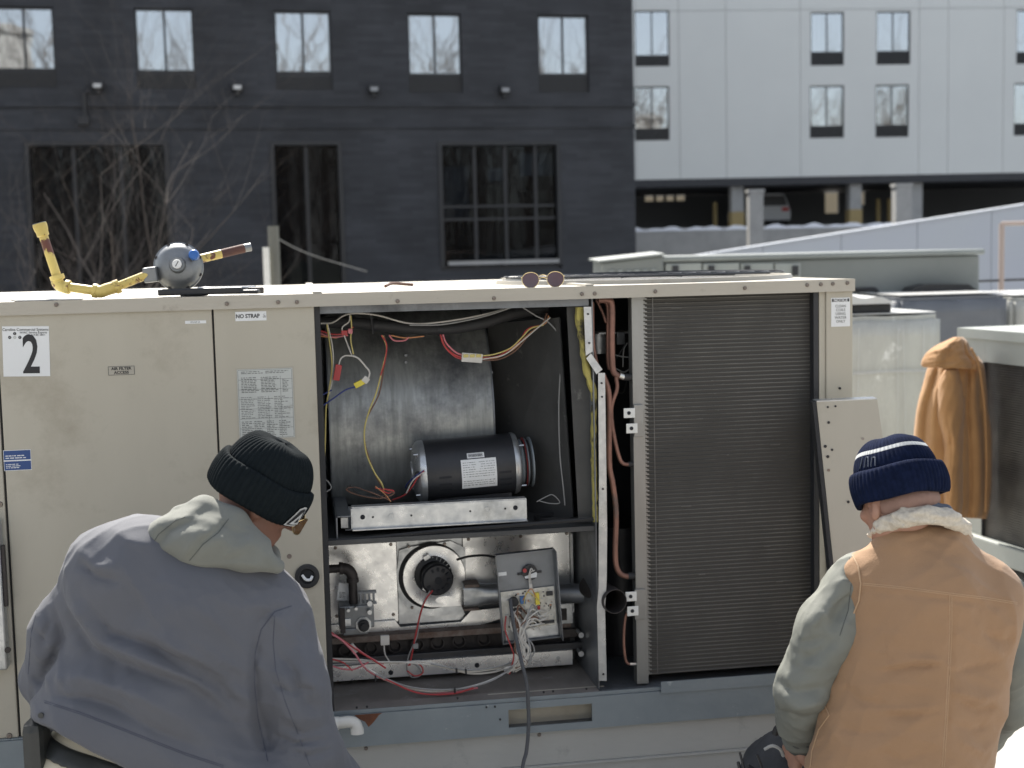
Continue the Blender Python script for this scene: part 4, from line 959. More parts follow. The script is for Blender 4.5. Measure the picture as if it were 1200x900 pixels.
# lower compartment --------------------------------------------------------------------
PW = .32
zpt = on(500, 633, PW).z; zpb = on(500, 726, PW).z
MB().box((uJ - .3, PW + .02, ZBR + .004), (uD - .004, PW + .024, ZSH - .005)).build('furnace_bulkhead', 'galv_dark', rtu)
ua = on(383, 680, PW).x - .12; um1 = on(466, 680, PW).x; um2 = on(543, 680, PW).x; ue_ = on(668, 680, PW).x
p1_ = MB().box((ua, PW, zpb), (um1 - .001, PW + .004, zpt), bev=.001).build('collector_cover', 'galv_bright', rtu)
MB().box((um1 + .001, PW + .006, zpb - .01), (um2 - .001, PW + .01, zpt)).build('collector_mid', 'galv', rtu)
p2_ = MB().box((um2 + .001, PW, zpb + .05), (ue_, PW + .004, zpt), bev=.001).build('collector_cover', 'galv_bright', rtu)
b = MB(); b.box((ue_ + .001, PW - .03, zpb), (ue_ + .005, PW + .015, zpt)); b.build('cover_flange', 'galv', rtu)
screws([(393, 642), (458, 638), (461, 720), (395, 722)], PW, r=.0055, parent=p1_); screws([(549, 632), (610, 628.5), (664, 625)], PW, r=.0055, parent=p2_)
# stiffener strip beneath
b = MB(); plate(b, [(384, 733), (463, 727), (469, 735), (540, 729), (552, 716), (590, 712), (668, 706), (668, 716), (590, 724), (540, 740), (468, 746), (384, 746)], PW - .012, .004); b.build('lower_flange', 'galv_bright', rtu)
# inducer housing
ic = on(509, 676, PW - .02); ri = (on(472, 676, PW - .02).x - ic.x) * -1
b = MB(); b.lathe((ic.x - .006, PW - .001, ic.z), (0, -1, 0), [(0, ri * 1.08), (.004, ri * 1.08), (.006, ri * 1.05), (.006, ri * .9)], n=64); b.build('inducer_gasket', 'black_rubber', rtu)
b = MB(); plate(b, [(468, 645), (480, 641), (528, 634), (545, 642), (546, 668), (530, 690), (545, 720), (505, 722), (480, 717), (467, 700), (465, 670)], PW - .006, .004); b.build('inducer_plate', 'galv', rtu)
b = MB(); b.lathe((ic.x, PW - .008, ic.z), (0, -1, 0), [(0, ri), (.006, ri), (.009, ri * .985), (.009, ri * .6), (.012, ri * .55), (.012, 0)], n=64)
a = on(509, 716, PW); c = on(542, 690, PW); b.box((ic.x, PW - .0165, ic.z - ri * .995), (ic.x + ri * .95, PW - .008, ic.z - .01))
ih = b.build('inducer_housing', 'galv_bright', rtu)
screws([(479, 640.5), (521, 637.5), (483, 712), (541, 667), (506, 641)], PW - .008, r=.005, parent=ih)
b = MB(); p = on(521, 703, PW - .02); b.prism([(p.x + .028 * math.cos(t) * (1.0), p.z + .012 * math.sin(t)) for t in np.linspace(0, 2 * math.pi, 24)[:-1]], PW - .0195, PW - .017); b.build('cover_disc', 'galv_bright', ih)
mc2 = on(511, 674, PW - .05); b = MB()
b.lathe((on(507, 673, PW - .02).x, PW - .021, on(507, 673, PW - .02).z), (0.12, -1, -.03), [(0, .058), (.01, .058), (.012, .052), (.014, .045), (.05, .045), (.052, .049), (.066, .049), (.072, .044), (.074, .03), (.077, .012), (.080, .0)], n=40)
im = b.build('inducer_motor', 'black_metal', rtu)
b = MB(); c0 = on(507, 673, PW - .02)
for k in range(26):
    an = 2 * math.pi * k / 26; b.box((-.0012, -.026, .047), (.0012, -.0225, .0575), mtx=Matrix.Translation((c0.x, PW - .008, c0.z)) @ Matrix.Rotation(an, 4, 'Y'))
b.build('cooling_fins', 'galv', im)
b = MB(); ce = Vector((c0.x, PW - .021, c0.z)) + Vector((.12, -1, -.03)).normalized() * .075
for k in range(12):
    an = 2 * math.pi * k / 12; b.box((-.004, -.002, .028), (.004, .003, .039), mtx=Matrix.Translation(ce) @ Matrix.Rotation(an, 4, 'Y'))
b.cyl(ce, ce + Vector((0, -.006, 0)), .011, n=14); b.build('vent_ribs', 'black_void', im)
boxat(496, 650, 504, 656, PW - .04, 'galv', 'bracket', im, rot=R(30)); boxat(495, 687, 503, 693, PW - .04, 'galv', 'bracket', im, rot=R(-30))
# flue transition and tube
b = MB(); q0 = on(543, 697, PW - .03); zz = q0.z; pts = []
n = 20; vs = []
for (x, hw_, hz_, w_) in ((542, .030, .036, PW - .035), (556, .030, .036, PW - .035), (570, .027, .032, PW - .04), (588, .030, .030, PW - .045)):
    p = on(x, 697 - (x - 542) * .05, w_)
    for k in range(n):
        t = 2 * math.pi * k / n; e = 5 if x < 560 else 2.0; cx_ = math.copysign(abs(math.cos(t)) ** (2 / e), math.cos(t)); sx_ = math.copysign(abs(math.sin(t)) ** (2 / e), math.sin(t)); vs.append((p.x, w_ + cx_ * hw_, p.z + sx_ * hz_))
b.add(vs, [(i * n + k, i * n + (k + 1) % n, (i + 1) * n + (k + 1) % n, (i + 1) * n + k) for i in range(3) for k in range(n)], True); b.build('flue_transition', 'galv', rtu)
b = MB(); pa = on(586, 695, PW - .045); b.box((on(543, 680, PW - .04).x, PW - .074, pa.z + .030), (on(560, 680, PW - .04).x, PW - .01, pa.z + .0385)); b.build('transition_flange', 'rust_edge', rtu); b = MB(); b.box((on(542, 712, PW - .04).x, PW - .074, pa.z - .042), (on(560, 712, PW - .04).x, PW - .01, pa.z - .036)); b.build('transition_flange', 'rust_edge', rtu)
zf0 = pa.z; ufe = on(733, 705, .02).x
b = MB(); b.cyl((pa.x, PW - .045, zf0), (uD + .01, PW - .10, zf0 - .004), .030, n=28); b.build('flue_pipe', 'galv_dark', rtu)
# flue outlet stub right of the divider
e0 = on(708, 697, .08); e1 = on(721, 705, -.01)
b = MB(); dv = (e1 - e0).normalized(); rr_ = .036; b.lathe(tuple(e0 - dv * .12), dv, [(0, rr_), (.12 + (e1 - e0).length, rr_), (.12 + (e1 - e0).length, rr_ - .002), (.02, rr_ - .002)], n=32); b.build('flue_outlet', 'black_iron', rtu)
# gas pipe, elbow, valve
b = MB(); pw = .20
A, B_, C_ = on(380, 667.5, pw), on(399, 666, pw), on(411.5, 676, pw)
b.cyl((A.x - .1, pw, A.z), (B_.x, pw, B_.z), .0125, n=20); b.lathe((B_.x - .004, pw, B_.z), (1, 0, 0), [(0, .0125), (0, .0185), (.01, .0185), (.012, .017)], n=20)
arc = [Vector((B_.x + .004 + (C_.x - B_.x) * math.sin(t), pw, C_.z - .004 + (B_.z - C_.z + .004) * math.cos(t))) for t in np.linspace(0, math.pi / 2, 8)]; b.tube(arc, .0165, n=18, smoothpts=False)
b.lathe((C_.x + .004, pw, C_.z - .014), (0, 0, 1), [(-.002, .0165), (-.002, .0185), (.010, .0185), (.010, .0165)], n=20)
E_ = on(412.5, 708, pw); b.cyl((C_.x + .004, pw, C_.z), (C_.x + .004, pw, E_.z), .0128, n=20); b.build('gas_pipe', 'black_iron', rtu)
tg = boxat(396, 683, 409, 704, pw + .03, 'label_white', 'tag', rot=R(-8), th=.0008); print_lines(tg, -.012, .012, -.02, .0, 5, seed=12)
b = MB(); a = on(398, 745, .17); c = on(438, 708, .17); b.box((a.x, .17, on(400, 738, .17).z), (c.x, .24, on(400, 711, .17).z), bev=.005); b.box((a.x + .01, .165, on(400, 745, .17).z), (c.x - .02, .235, on(400, 737, .17).z), bev=.004)
gv = b.build('gas_valve', 'regulator', rtu)
p = on(426, 732, .165); b = MB(); b.cyl((p.x, .1695, p.z), (p.x, .145, p.z), .0165, n=22); b.cyl((p.x, .145, p.z), (p.x, .135, p.z), .011, n=6, smooth=False); b.build('valve_knob', 'black_rubber', gv)
b = MB(); b.prism([(p.x + .024 * math.cos(t + .39), p.z + .024 * math.sin(t + .39)) for t in np.linspace(0, 2 * math.pi, 9)[:-1]], .163, .1698); b.build('valve_face', 'galv', gv)
b = MB()
a = on(421, 694, .19)
for k in range(4): b.box((a.x + k * .013, .18, a.z - .033), (a.x + k * .013 + .006, .20, a.z), bev=.001)
b.box((a.x - .004, .178, a.z - .003), (a.x + .05, .203, a.z + .002)); b.box((a.x - .004, .178, a.z - .036), (a.x + .05, .203, a.z - .032)); b.build('valve_coil', 'galv_dark', gv)
for (x, y, r_) in ((433, 716, .007), (433, 706, .008), (417, 712, .005), (408, 714, .005)):
    p = on(x, y, .165); MB().cyl((p.x, .169, p.z), (p.x, .148, p.z), r_, n=12).build('fitting', 'galv', gv)
boxat(403, 725, 411, 734, .166, 'galv', 'valve_plate', gv, th=.003); boxat(399, 712, 404, 742, .164, 'black_iron', 'valve_bracket', gv, th=.004)
# burner rack
b = MB(); a = on(384, 750, .28); zz0 = on(500, 769, .28).z; zz1 = on(500, 746, .28).z; b.box((a.x - .05, .285, zz0), (on(668, 740, .28).x, .315, zz1)); br = b.build('burner_rack', 'black_iron', rtu)
b = MB(); b.box((a.x - .05, .262, zz1 + .0005), (on(668, 740, .28).x, .315, zz1 + .018)); b.build('burner_shield', 'rust_edge', br)
for k, x in enumerate((404, 434, 462, 488, 512, 537, 566)):
    p = on(x + 1, np.interp(x, [404, 566], [762, 749]), .27); b = MB(); b.lathe((p.x, .284, p.z), (0, -1, 0), [(0, .017), (.018, .019), (.020, .021), (.020, .017), (.004, .013), (.004, 0)], n=20); bu = b.build('burner', 'black_iron', br)
b = MB(); A = on(380, 775, .24); B_ = on(684, 755.5, .24); b.box((A.x - .05, .232, B_.z - .011), (B_.x, .254, B_.z + .011), bev=.003); b.build('gas_manifold', 'black_metal', rtu)
for (x, y) in ((680, 743), (680, 765)):
    p = on(x, y, .2); b = MB(); b.cyl((p.x, .24, p.z), (p.x, .19, p.z), .006, n=12); b.cyl((p.x, .19, p.z), (p.x, .186, p.z), .0085, n=12); b.build('bolt', 'galv', rtu)
b = MB(); p = on(668, 741, .25); b.box((p.x - .03, .24, p.z - .012), (p.x + .02, .262, p.z + .012)); b.build('manifold_bracket', 'black_iron', rtu)
# lower bright strip
b = MB(); z0_ = on(540, 788, .22).z; z1_ = on(540, 771, .22).z; b.box((uJ - .05, .22, z0_), (on(671, 770, .22).x, .223, z1_)); b.box((uJ - .05, .2235, z1_ - .004), (on(671, 770, .22).x, .26, z1_)); st = b.build('front_strip', 'galv_bright', rtu)
for (x, y, r_) in ((458, 788, .0075), (559, 779.5, .0075), (654, 771, .006)):
    p = on(x, y, .22); MB().cyl((p.x, .2195, p.z), (p.x, .218, p.z), r_, n=14).build('bolt', 'black_void' if r_ > .007 else 'galv', st)
# compartment floor
b = MB(); b.box((uJ - .05, -.013, ZBR + .0045), (uD - .004, .33, ZBR + .009)); b.build('compartment_floor', 'grimy_floor', rtu)
b = MB(); b.box((uJ, -.0145, ZBR + .004), (UE, -.0125, ZBR + .012)); fl2 = b.build('floor_lip', 'galv_blue', rtu)
fl2.hide_render = False
screws([(418, 829), (430, 828), (536, 818), (637, 811), (648, 810), (687, 807)], -.0150, r=.0035, m='ink', parent=fl2)
# sensor plate right of the box
s_p = boxat(646, 707, 671, 732, .26, 'galv', 'limit_plate', th=.003); boxat(656, 713, 664, 727, .257, 'black_iron', 'limit_switch', th=.008)

# hanging control box
cbw = .10; CT = R(-4)
a = on(581, 750, cbw); c = on(655, 644, cbw); cx, cz = on(618, 697, cbw).x, on(618, 697, cbw).z; hw = abs(on(584, 697, cbw).x - on(652, 694, cbw).x) / 2; hh = abs(on(618, 645, cbw).z - on(618, 749, cbw).z) / 2
TB = front(cx, cbw, cz, R(3.2))
b = MB(); t_ = .002; dp = .06
b.box((-hw, -hh, 0), (hw, hh, t_)); b.box((-hw, -hh, t_), (-hw + t_, hh, dp * .45)); b.box((hw - t_, -hh, t_), (hw, hh, dp)); b.box((-hw + t_, -hh, t_), (hw - t_, -hh + t_, dp * .4)); b.box((-hw + t_, hh - t_, t_), (hw - t_, hh, dp * .4))
cbx = b.build('control_box', 'galv_dark', rtu); cbx.matrix_local = TB
b = MB(); b.box((-hw + .004, -hh + .004, t_ + .0005), (hw - .004, hh - .004, t_ + .0015)); b.build('back_plate', 'galv_dark', cbx)
b = MB(); b.box((-hw + .006, -hh * .72, .010), (hw - .008, hh * .15, .0125)); b.build('circuit_board', 'pcb', cbx)
def chip(x0, y0, x1, y1, h, m, name='chip'):
    return MB().box((x0 * hw, y0 * hh, .0128), (x1 * hw, y1 * hh, .0128 + h), bev=.0008).build(name, m, cbx)
chip(-.30, -.14, -.12, .02, .014, 'chip_blue', 'relay'); chip(.22, -.20, .36, .06, .014, 'chip_yellow', 'capacitor'); chip(.28, -.32, .36, -.24, .01, 'wire_red', 'led_chip'); chip(-.55, -.36, -.28, -.24, .02, 'black_metal', 'transformer')
chip(.12, -.66, .82, -.60, .008, 'black_metal', 'terminal_strip'); chip(-.15, -.66, .02, -.57, .01, 'black_metal'); chip(.62, -.04, .84, .05, .008, 'black_metal')
rng = random.Random(21)
for k in range(70):
    x = rng.uniform(-.86, .82); y = rng.uniform(-.68, .10); s_x = rng.uniform(.02, .07); s_y = rng.uniform(.012, .04)
    chip(x, y, x + s_x, y + s_y, rng.uniform(.002, .009), rng.choice(['black_metal', 'wire_white', 'black_metal', 'label_silver', 'wire_orange', 'ink', 'galv', 'wire_white']), 'component')
chip(-.86, -.6, -.72, -.35, .01, 'wire_white', 'connector'); chip(.3, -.58, .62, -.52, .009, 'wire_white', 'connector'); chip(-.1, -.50, .06, -.3, .01, 'wire_white', 'connector')
b = MB(); b.cyl((.12 * hw, .52 * hh, t_ + .002), (.12 * hw, .52 * hh, .018), .023, n=28); b.box((.12 * hw - .036, .50 * hh - .003, t_ + .002), (.12 * hw + .036, .50 * hh + .003, .010)); pv = b.build('pressure_switch', 'black_metal', cbx)
b = MB(); b.add([(.12 * hw - .015, .50 * hh - .013, .0186), (.12 * hw + .018, .50 * hh - .013, .0186), (.12 * hw + .021, .50 * hh - .002, .0186), (.12 * hw + .018, .50 * hh + .003, .0186), (.12 * hw - .018, .50 * hh - .007, .0186)], [(0, 1, 2, 3, 4)]); b.build('switch_label', 'label_white', cbx)
b = MB(); b.tube([(.12 * hw - .006, .50 * hh - .03, .03), (.12 * hw - .006, .50 * hh + .0, .034), (.12 * hw + .002, .50 * hh + .018, .03), (.12 * hw + .008, .50 * hh + .008, .03)], .002, n=6); b.tube([(.12 * hw - .002, .50 * hh - .03, .03), (.12 * hw - .001, .50 * hh + .006, .034), (.12 * hw + .012, .50 * hh + .012, .03)], .0015, n=6); b.box((.12 * hw - .008, .50 * hh - .045, .026), (.12 * hw + .001, .50 * hh - .028, .034)); b.build('switch_leads', 'wire_white', cbx)
b = MB(); b.cyl((.12 * hw - .016, .50 * hh + .012, .018), (.12 * hw - .016, .50 * hh + .012, .024), .006, n=10); b.build('red_plug', 'wire_red', cbx)
b = MB(); b.box((-.94 * hw, .50 * hh, t_ + .002), (-.66 * hw, .58 * hh, t_ + .003)); b.build('small_label', 'label_white', cbx)
b = MB(); b.cyl((-.52 * hw, -.07 * hh, .013), (-.52 * hw, -.07 * hh, .034), .013, n=20); b.build('cord_grommet', 'black_rubber', cbx)
b = MB(); b.box((-hw + .012, -hh + .003, .003), (hw - .004, -hh * .71, .0055)); b.build('lower_plate', 'galv', cbx)
# black hose from inducer to box, inducer wires
stroke([(535, 656), (550, 652), (570, 651), (586, 655)], PW - .08, .0042, 'black_rubber', rtu, 'pressure_hose')
lw = [([(507, 692), (499, 702), (493, 718), (488, 740), (483, 765), (480, 780)], .20, .0028, 'wire_red'), ([(504, 692), (497, 704), (492, 722), (489, 745), (479, 768), (477, 786), (484, 794), (494, 790), (488, 780), (478, 776)], .2, .002, 'wire_grey'),
      ([(388, 743), (400, 750), (415, 765), (430, 785), (455, 798), (490, 808), (525, 812), (560, 806)], .07, .0030, 'wire_pink'), ([(388, 741), (404, 752), (422, 764), (440, 775), (452, 783)], .08, .0028, 'wire_red'),
      ([(430, 783), (460, 800), (500, 810), (540, 807), (575, 797), (603, 782)], .06, .0030, 'wire_white'), ([(440, 790), (480, 805), (530, 808), (570, 800), (600, 784)], .055, .0026, 'wire_grey'),
      ([(452, 796), (490, 812), (530, 813), (555, 806)], .05, .0026, 'wire_red'),
      ([(388, 772), (420, 773), (460, 777), (495, 775), (520, 781), (550, 789), (580, 787), (602, 779)], .09, .0032, 'wire_white'), ([(388, 775), (430, 776), (470, 776), (510, 780), (545, 787), (578, 784), (600, 778)], .085, .0028, 'wire_white'),
      ([(505, 778), (545, 785), (580, 782), (600, 776)], .08, .0024, 'wire_grey'), ([(390, 779), (410, 778), (425, 777)], .08, .0024, 'wire_grey'), ([(388, 780), (402, 784), (416, 784), (432, 776)], .08, .0026, 'wire_pink'), ([(388, 772), (403, 777), (413, 786)], .08, .0026, 'wire_red'),
      ([(450, 755), (451, 766), (456, 775), (460, 786)], .14, .0022, 'wire_white'), ([(415, 757), (425, 765), (440, 774), (450, 778)], .12, .0024, 'wire_pink'),
      ([(478, 780), (485, 776), (494, 781), (495, 789), (486, 792), (477, 786)], .12, .0022, 'wire_red')]
rng = random.Random(31)
for k in range(24):      # the loose loom out of the control box
    sx = rng.uniform(600, 640); sy = rng.uniform(716, 738); kx = rng.uniform(606, 626); lw.append(([(sx, sy, .075), (np.clip(sx - 10, 601, 634), sy + rng.uniform(-14, 4), .055), (rng.uniform(600, 618), 740 + rng.uniform(-10, 12), .045), (kx - 4, 762, .04), (rng.uniform(600, 622), 778, .045), (rng.uniform(590, 606), 786 + rng.uniform(-4, 4), .06)], .06, .0024, rng.choice(['wire_white', 'wire_white', 'wire_grey', 'wire_white', 'wire_grey', 'wire_brown'])))
lw += [([(593, 722, .07), (592, 738, .06), (599, 758, .05), (602, 770, .05), (597, 790, .06)], .06, .0022, 'wire_red'), ([(612, 745, .06), (622, 752, .05), (626, 764, .05), (618, 775, .05), (605, 782, .06)], .05, .0022, 'wire_grey'),
       ([(618, 718, .075), (634, 722, .06), (643, 716, .07)], .06, .002, 'wire_white'), ([(620, 722, .075), (634, 727, .06), (643, 722, .07)], .06, .002, 'wire_white'), ([(612, 704, .075), (622, 690, .06), (628, 700, .07)], .06, .0016, 'wire_orange'), ([(614, 708, .075), (618, 694, .06), (632, 704, .07)], .06, .0016, 'wire_yellow')]
for pts, w_, r_, m_ in lw: stroke(pts, w_, r_, m_, rtu, 'wire')
boxat(446, 744, 456, 756, .14, 'wire_white', 'connector'); boxat(411, 754, 417, 766, .1, 'wire_white', 'connector', rot=R(30)); boxat(484, 694 + 60, 490, 760, .2, 'wire_grey', 'tie')
for (x, y) in ((439, 795), (532, 809), (534, 786), (545, 787)): boxat(x, y - 3, x + 2, y + 3, .05, 'ink', 'cable_tie', th=.009)

# condenser section --------------------------------------------------------------------
uH0 = on(743, 560, .02).x; uH1 = on(756.5, 560, .02).x; uC1 = on(951, 560, .02).x; zc0 = on(800, 792, .03).z; zc0 = ZBR + .035
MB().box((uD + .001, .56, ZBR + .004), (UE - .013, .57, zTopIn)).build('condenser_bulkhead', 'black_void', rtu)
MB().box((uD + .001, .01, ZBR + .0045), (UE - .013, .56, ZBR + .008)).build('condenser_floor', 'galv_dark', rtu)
b = MB(); b.box((uH0, .018, zc0 - .02), (uH1, .06, zTopIn)); hd = b.build('coil_header', 'alu', rtu)
b = MB(); b.box((uH1 + .001, .0345, zc0), (uC1 + .03, .056, zTopIn)); b.build('coil_core', 'coil_back', rtu)
b = MB(); rng = random.Random(2); nf = 92; zz = np.linspace(zc0 + .004, zTopIn - .03, nf)
for z in zz:
    j = rng.uniform(-.0005, .0005); t_ = .0013
    b.box((uH1 + .001, .030, z + j - t_), (uC1 + .02, .036, z + j + t_))
b.build('coil_fins', 'fin_dusty', rtu, kind='stuff')
b = MB()
for z in zz: b.cyl((uH1 + .004, .026, z + .006), (uH1 + .0041, .05, z + .006), .0035, n=8)
for z in zz: b.box((uH1 + .001, .024, z + .001), (uH1 + .012, .029, z + .0045))
b.build('tube_bends', 'alu', rtu, kind='stuff')
b = MB(); rng = random.Random(77)
for k in range(45):
    u_ = rng.uniform(uH1 + .02, uC1); z_2 = zz[rng.randrange(nf)] + rng.uniform(-.002, .002); l_ = rng.choice((.003, .004, .006, .02, .03)); b.box((u_, .0285, z_2 - .0009), (u_ + l_, .0298, z_2 + .0009))
b.build('bent_fins', 'alu_dark', rtu, kind='stuff')
b = MB(); b.box((uH1 + .03, .0285, zc0), (uH1 + .032, .0295, zTopIn)); b.build('coil_band', 'alu_dark', rtu)
b = MB(); b.box((uC1, .0, zc0 - .02), (on(959.5, 500).x, .029, zTopIn)); b.build('coil_shroud', 'black_metal', rtu)
b = MB(); b.box((on(960, 500).x, -.002, ZBR + .004), (on(967, 500).x, .03, zt)); b.box((on(967.3, 500).x, -.008, ZBR + .004), (UE, .04, zt), bev=.003); b.box((UE - .003, .041, ZBR), (UE, .079, zt)); cp = b.build('corner_post', 'beige_paint', rtu)
screws([(984, 455)], -.008, r=.004, m='ink', parent=cp)
s, hw, hh = sticker(974, 348.5, 996, 383, 'label_white', w=-.0086, name='notice_sticker', parent=cp)
b = MB(); b.add([(-hw * .92, hh * .72, .0008), (hw * .92, hh * .72, .0008), (hw * .92, hh * .94, .0008), (-hw * .92, hh * .94, .0008)], [(0, 1, 2, 3)]); b.build('title_bar', 'ink', s)
text('NOTICE', .0125, 'label_white', s, Matrix.Translation((0, hh * .83, .0014)), sx=.95, bold=.0003)
text('CLEAN\nCOILS\nUSING\nWATER\nONLY', .0112, 'ink_faded', s, T0(0, -.005), sx=.95, sp=1.0)
# header brackets
for (x0, y0, x1, y1) in ((743, 474, 753, 512), (744, 690, 756, 726)):
    bb = boxat(x0, y0, x1, y1, .012, 'alu', 'bracket', hd, th=.008)
for (x, y) in ((738, 484), (741, 502), (740, 699), (742, 716)):
    t = boxat(x - 7, y - 6, x + 6, y + 6, .008, 'white_plastic', 'clip', hd, th=.004); p = on(x - 1, y, .006)
    MB().cyl((p.x, .0055, p.z), (p.x, .0045, p.z), .0055, n=12).build('clip_hole', 'black_void', hd)
# copper pipes
def cu(pts, w_, r_, m_='copper', name='copper_pipe'): return stroke(pts, w_, r_, m_, rtu, name, n=12)
cu([(701, 352), (712, 352), (717, 358), (717, 400), (718, 430), (722, 439), (732, 442), (742, 442)], .03, .0092)
cu([(698, 352), (709, 354), (712, 362), (712, 380), (712, 420), (714, 433)], .09, .005); cu([(694, 354), (695, 400), (698, 420), (700, 430)], .05, .006)
cu([(699, 352), (706, 366), (710, 378)], .08, .004)
cu([(707, 440), (714, 466), (714, 540), (718, 566), (722, 600), (721, 650), (724, 668), (732, 675), (743, 675)], .03, .0084)
cu([(722, 442), (723, 456), (717, 476), (718, 500), (724, 530), (730, 543), (742, 544)], .028, .0058)
cu([(743, 716), (735, 718), (732, 730), (731, 752), (733, 772), (737, 778), (746, 778)], .03, .0042)
for (x0, x1, y, r_) in ((731, 743, 442, .0105), (736, 745, 544, .008), (736, 749, 675, .0105)):
    a = on(x0, y, .03); c = on(x1, y, .03); MB().cyl(a, c, r_, n=14).build('pipe_sleeve', 'black_rubber', rtu)
MB().tube([on(726, 440, .029), on(731, 442, .029)], .0095, n=12, smoothpts=False).build('braze', 'solder', rtu); MB().tube([on(738, 778, .03), on(747, 778, .03)], .005, n=8, smoothpts=False).build('braze', 'solder', rtu)
MB().tube([on(743, 716, .03), on(734, 718, .03)], .0052, n=8, smoothpts=True).build('braze', 'solder', rtu)
# compressor parts glimpsed behind
b = MB(); p = on(708, 402, .28); b.cyl((p.x - .02, .28, p.z - .03), (p.x - .02, .28, p.z + .03), .035, n=20); b.box((p.x - .03, .22, p.z + .031), (p.x + .1, .30, p.z + .036)); b.build('contactor', 'galv', rtu)
b = MB(); p = on(728, 396, .2); b.box((p.x - .012, .2, p.z - .02), (p.x + .012, .215, p.z + .018), bev=.002); b.build('terminal_block', 'galv_dark', rtu)
for pts, m_ in (([(715, 415), (730, 418), (744, 419)], 'wire_grey'), ([(722, 432), (732, 436), (742, 428)], 'wire_grey'), ([(723, 420), (733, 404), (742, 402)], 'wire_black'), ([(720, 458), (730, 460), (735, 445)], 'wire_black'), ([(730, 430), (731, 410), (735, 402)], 'wire_grey')): stroke(pts, .15, .002, m_, rtu, 'wire')
b = MB(); b.cyl((on(728, 600, .4).x, .4, ZBR + .01), (on(728, 600, .4).x, .4, ZBR + .42), .09, n=28); b.build('compressor', 'black_metal', rtu)
# fan guards on the lid
def ring(mb, cx, cy, z, r, t, n=48):
    mb.tube([(cx + r * math.cos(a), cy + r * math.sin(a), z) for a in np.linspace(0, 2 * math.pi, n)], t, n=5, smoothpts=False)
b = MB(); cx = (uD + UE) / 2 - .08
for r_ in np.linspace(.08, .46, 9): ring(b, cx, .62, ZTOP + .022, r_, .0022)
for k in range(8): a = math.pi * k / 8; b.tube([(cx - .46 * math.cos(a), .62 - .46 * math.sin(a), ZTOP + .019), (cx + .46 * math.cos(a), .62 + .46 * math.sin(a), ZTOP + .019)], .0025, n=5, smoothpts=False)
fg = b.build('fan_guard', 'black_metal', rtu)
b = MB(); b.lathe((cx, .62, ZTOP), (0, 0, 1), [(0.0005, .49), (.012, .485), (.012, .47), (.001, .465)], n=56); b.build('fan_collar', 'beige_top', rtu)
b = MB(); b.cyl((cx, .62, ZTOP - .011), (cx, .62, ZTOP + .0006), .462, n=48); b.build('fan_opening', 'black_void', rtu)
# seam ribs and strips of tape along the lid
b = MB()
for u in (on(372, 345).x, on(690, 335).x): b.box((u - .012, -.01, ZTOP + .0005), (u + .012, DEPTH - .01, ZTOP + .006))
b.build('lid_seam', 'beige_top', rtu)
# pvc condensate elbow
a = on(392, 849, -.05); c = on(424, 856, -.06); b = MB()
pts = [on(382, 849, -.05), on(400, 847, -.055), on(409, 846, -.06), on(416, 848, -.062), on(418.5, 854, -.064), on(418.5, 859, -.066)]
b.tube(pts, .0165, n=20); b.lathe(tuple(on(418.5, 853, -.064)), (0, -.1, -1), [(0, .0185), (.016, .0185), (.016, .014), (0, .012)], n=20); b.lathe(tuple(on(397, 847.5, -.054)), (-1, 0, 0), [(0, .0185), (.022, .0185), (.022, .016)], n=20)
b.build('drain_elbow', 'pvc', rtu)
# grey cord down to the roof
P = [on(598, 702, .06), on(600, 720, .03), on(605, 748, .01), on(611, 775, -.03), on(617, 800, -.05), on(619, 825, -.06), on(619.5, 850, -.07), on(617, 880, -.09), on(612, 905, -.12)]
q = P[-1]; P += [Vector((q.x - .02, q.y - .06, .08)), Vector((q.x - .04, q.y - .2, .006)), Vector((q.x - .3, q.y - .5, .006)), Vector((q.x - .9, q.y - .6, .006))]
pt = MB().tube([U.world(p) for p in P], .0055, n=8); o = pt.build('extension_cable', 'cord_grey'); o['label'] = 'dark grey cord hanging from the circuit board box down to the roof'; o['category'] = 'cord'

# ------------------------------------------------------------------ things on the lid of the unit
def put(o, label, cat, group=None):
    o['label'] = label; o['category'] = cat
    if group: o['group'] = group
    return o
def W_(p): return U.world(p)
ZT = ZTOP + .001
rg = thing('gas_regulator', 'grey round gas regulator with yellow threaded pipes lying on the left of the unit lid', 'gas regulator', (0, 0, 0))
ww_ = .12
g = lambda x, y, w=ww_: W_(on(x, y, w))
# upright pipe with coupling, elbow, horizontal, elbow, run to the regulator, pipe beyond
def ypipe(a, c, r, m, name, par=rg, extra=None): 
    b = MB(); b.cyl(a, c, r, n=20); 
    if extra: extra(b)
    return b.build(name, m, par)
top = g(46, 262, .12); bot = g(67, 325, .12); e1 = g(69, 335, .12); e2 = g(113, 341, .10); 
d = (bot - top).normalized()
pp1 = ypipe(top + d * .03, bot, .0125, 'pipe_yellow', 'pipe')
b = MB(); b.lathe(top, d, [(0, .013), (0, .0185), (.006, .0195), (.018, .0185), (.024, .0165), (.034, .0165), (.036, .0125)], n=24); b.build('coupling', 'pipe_yellow', pp1)
b = MB(); b.lathe(top, d, [(-.0015, .0), (-.0015, .0178), (.004, .0188)], n=24); b.build('thread_end', 'regulator', pp1)
el = MB(); el.tube([bot - d * .004, e1 + Vector((-.002, 0, .006)), e1 + Vector((.014, 0, -.004)), e1 + (e2 - e1).normalized() * .03], .0165, n=18); el.lathe(bot - d * .006, d, [(0, .016), (0, .0198), (.012, .0198), (.014, .017)], n=22)
dd = (e2 - e1).normalized(); el.lathe(e1 + dd * .018, dd, [(0, .017), (.002, .0195), (.012, .0195), (.012, .014)], n=22); el.build('elbow', 'pipe_yellow', rg)
h2 = g(137, 336, .10); r0_ = g(170, 323, .11)
ypipe(e1 + dd * .02, e2 + dd * .01, .0128, 'pipe_yellow', 'pipe')
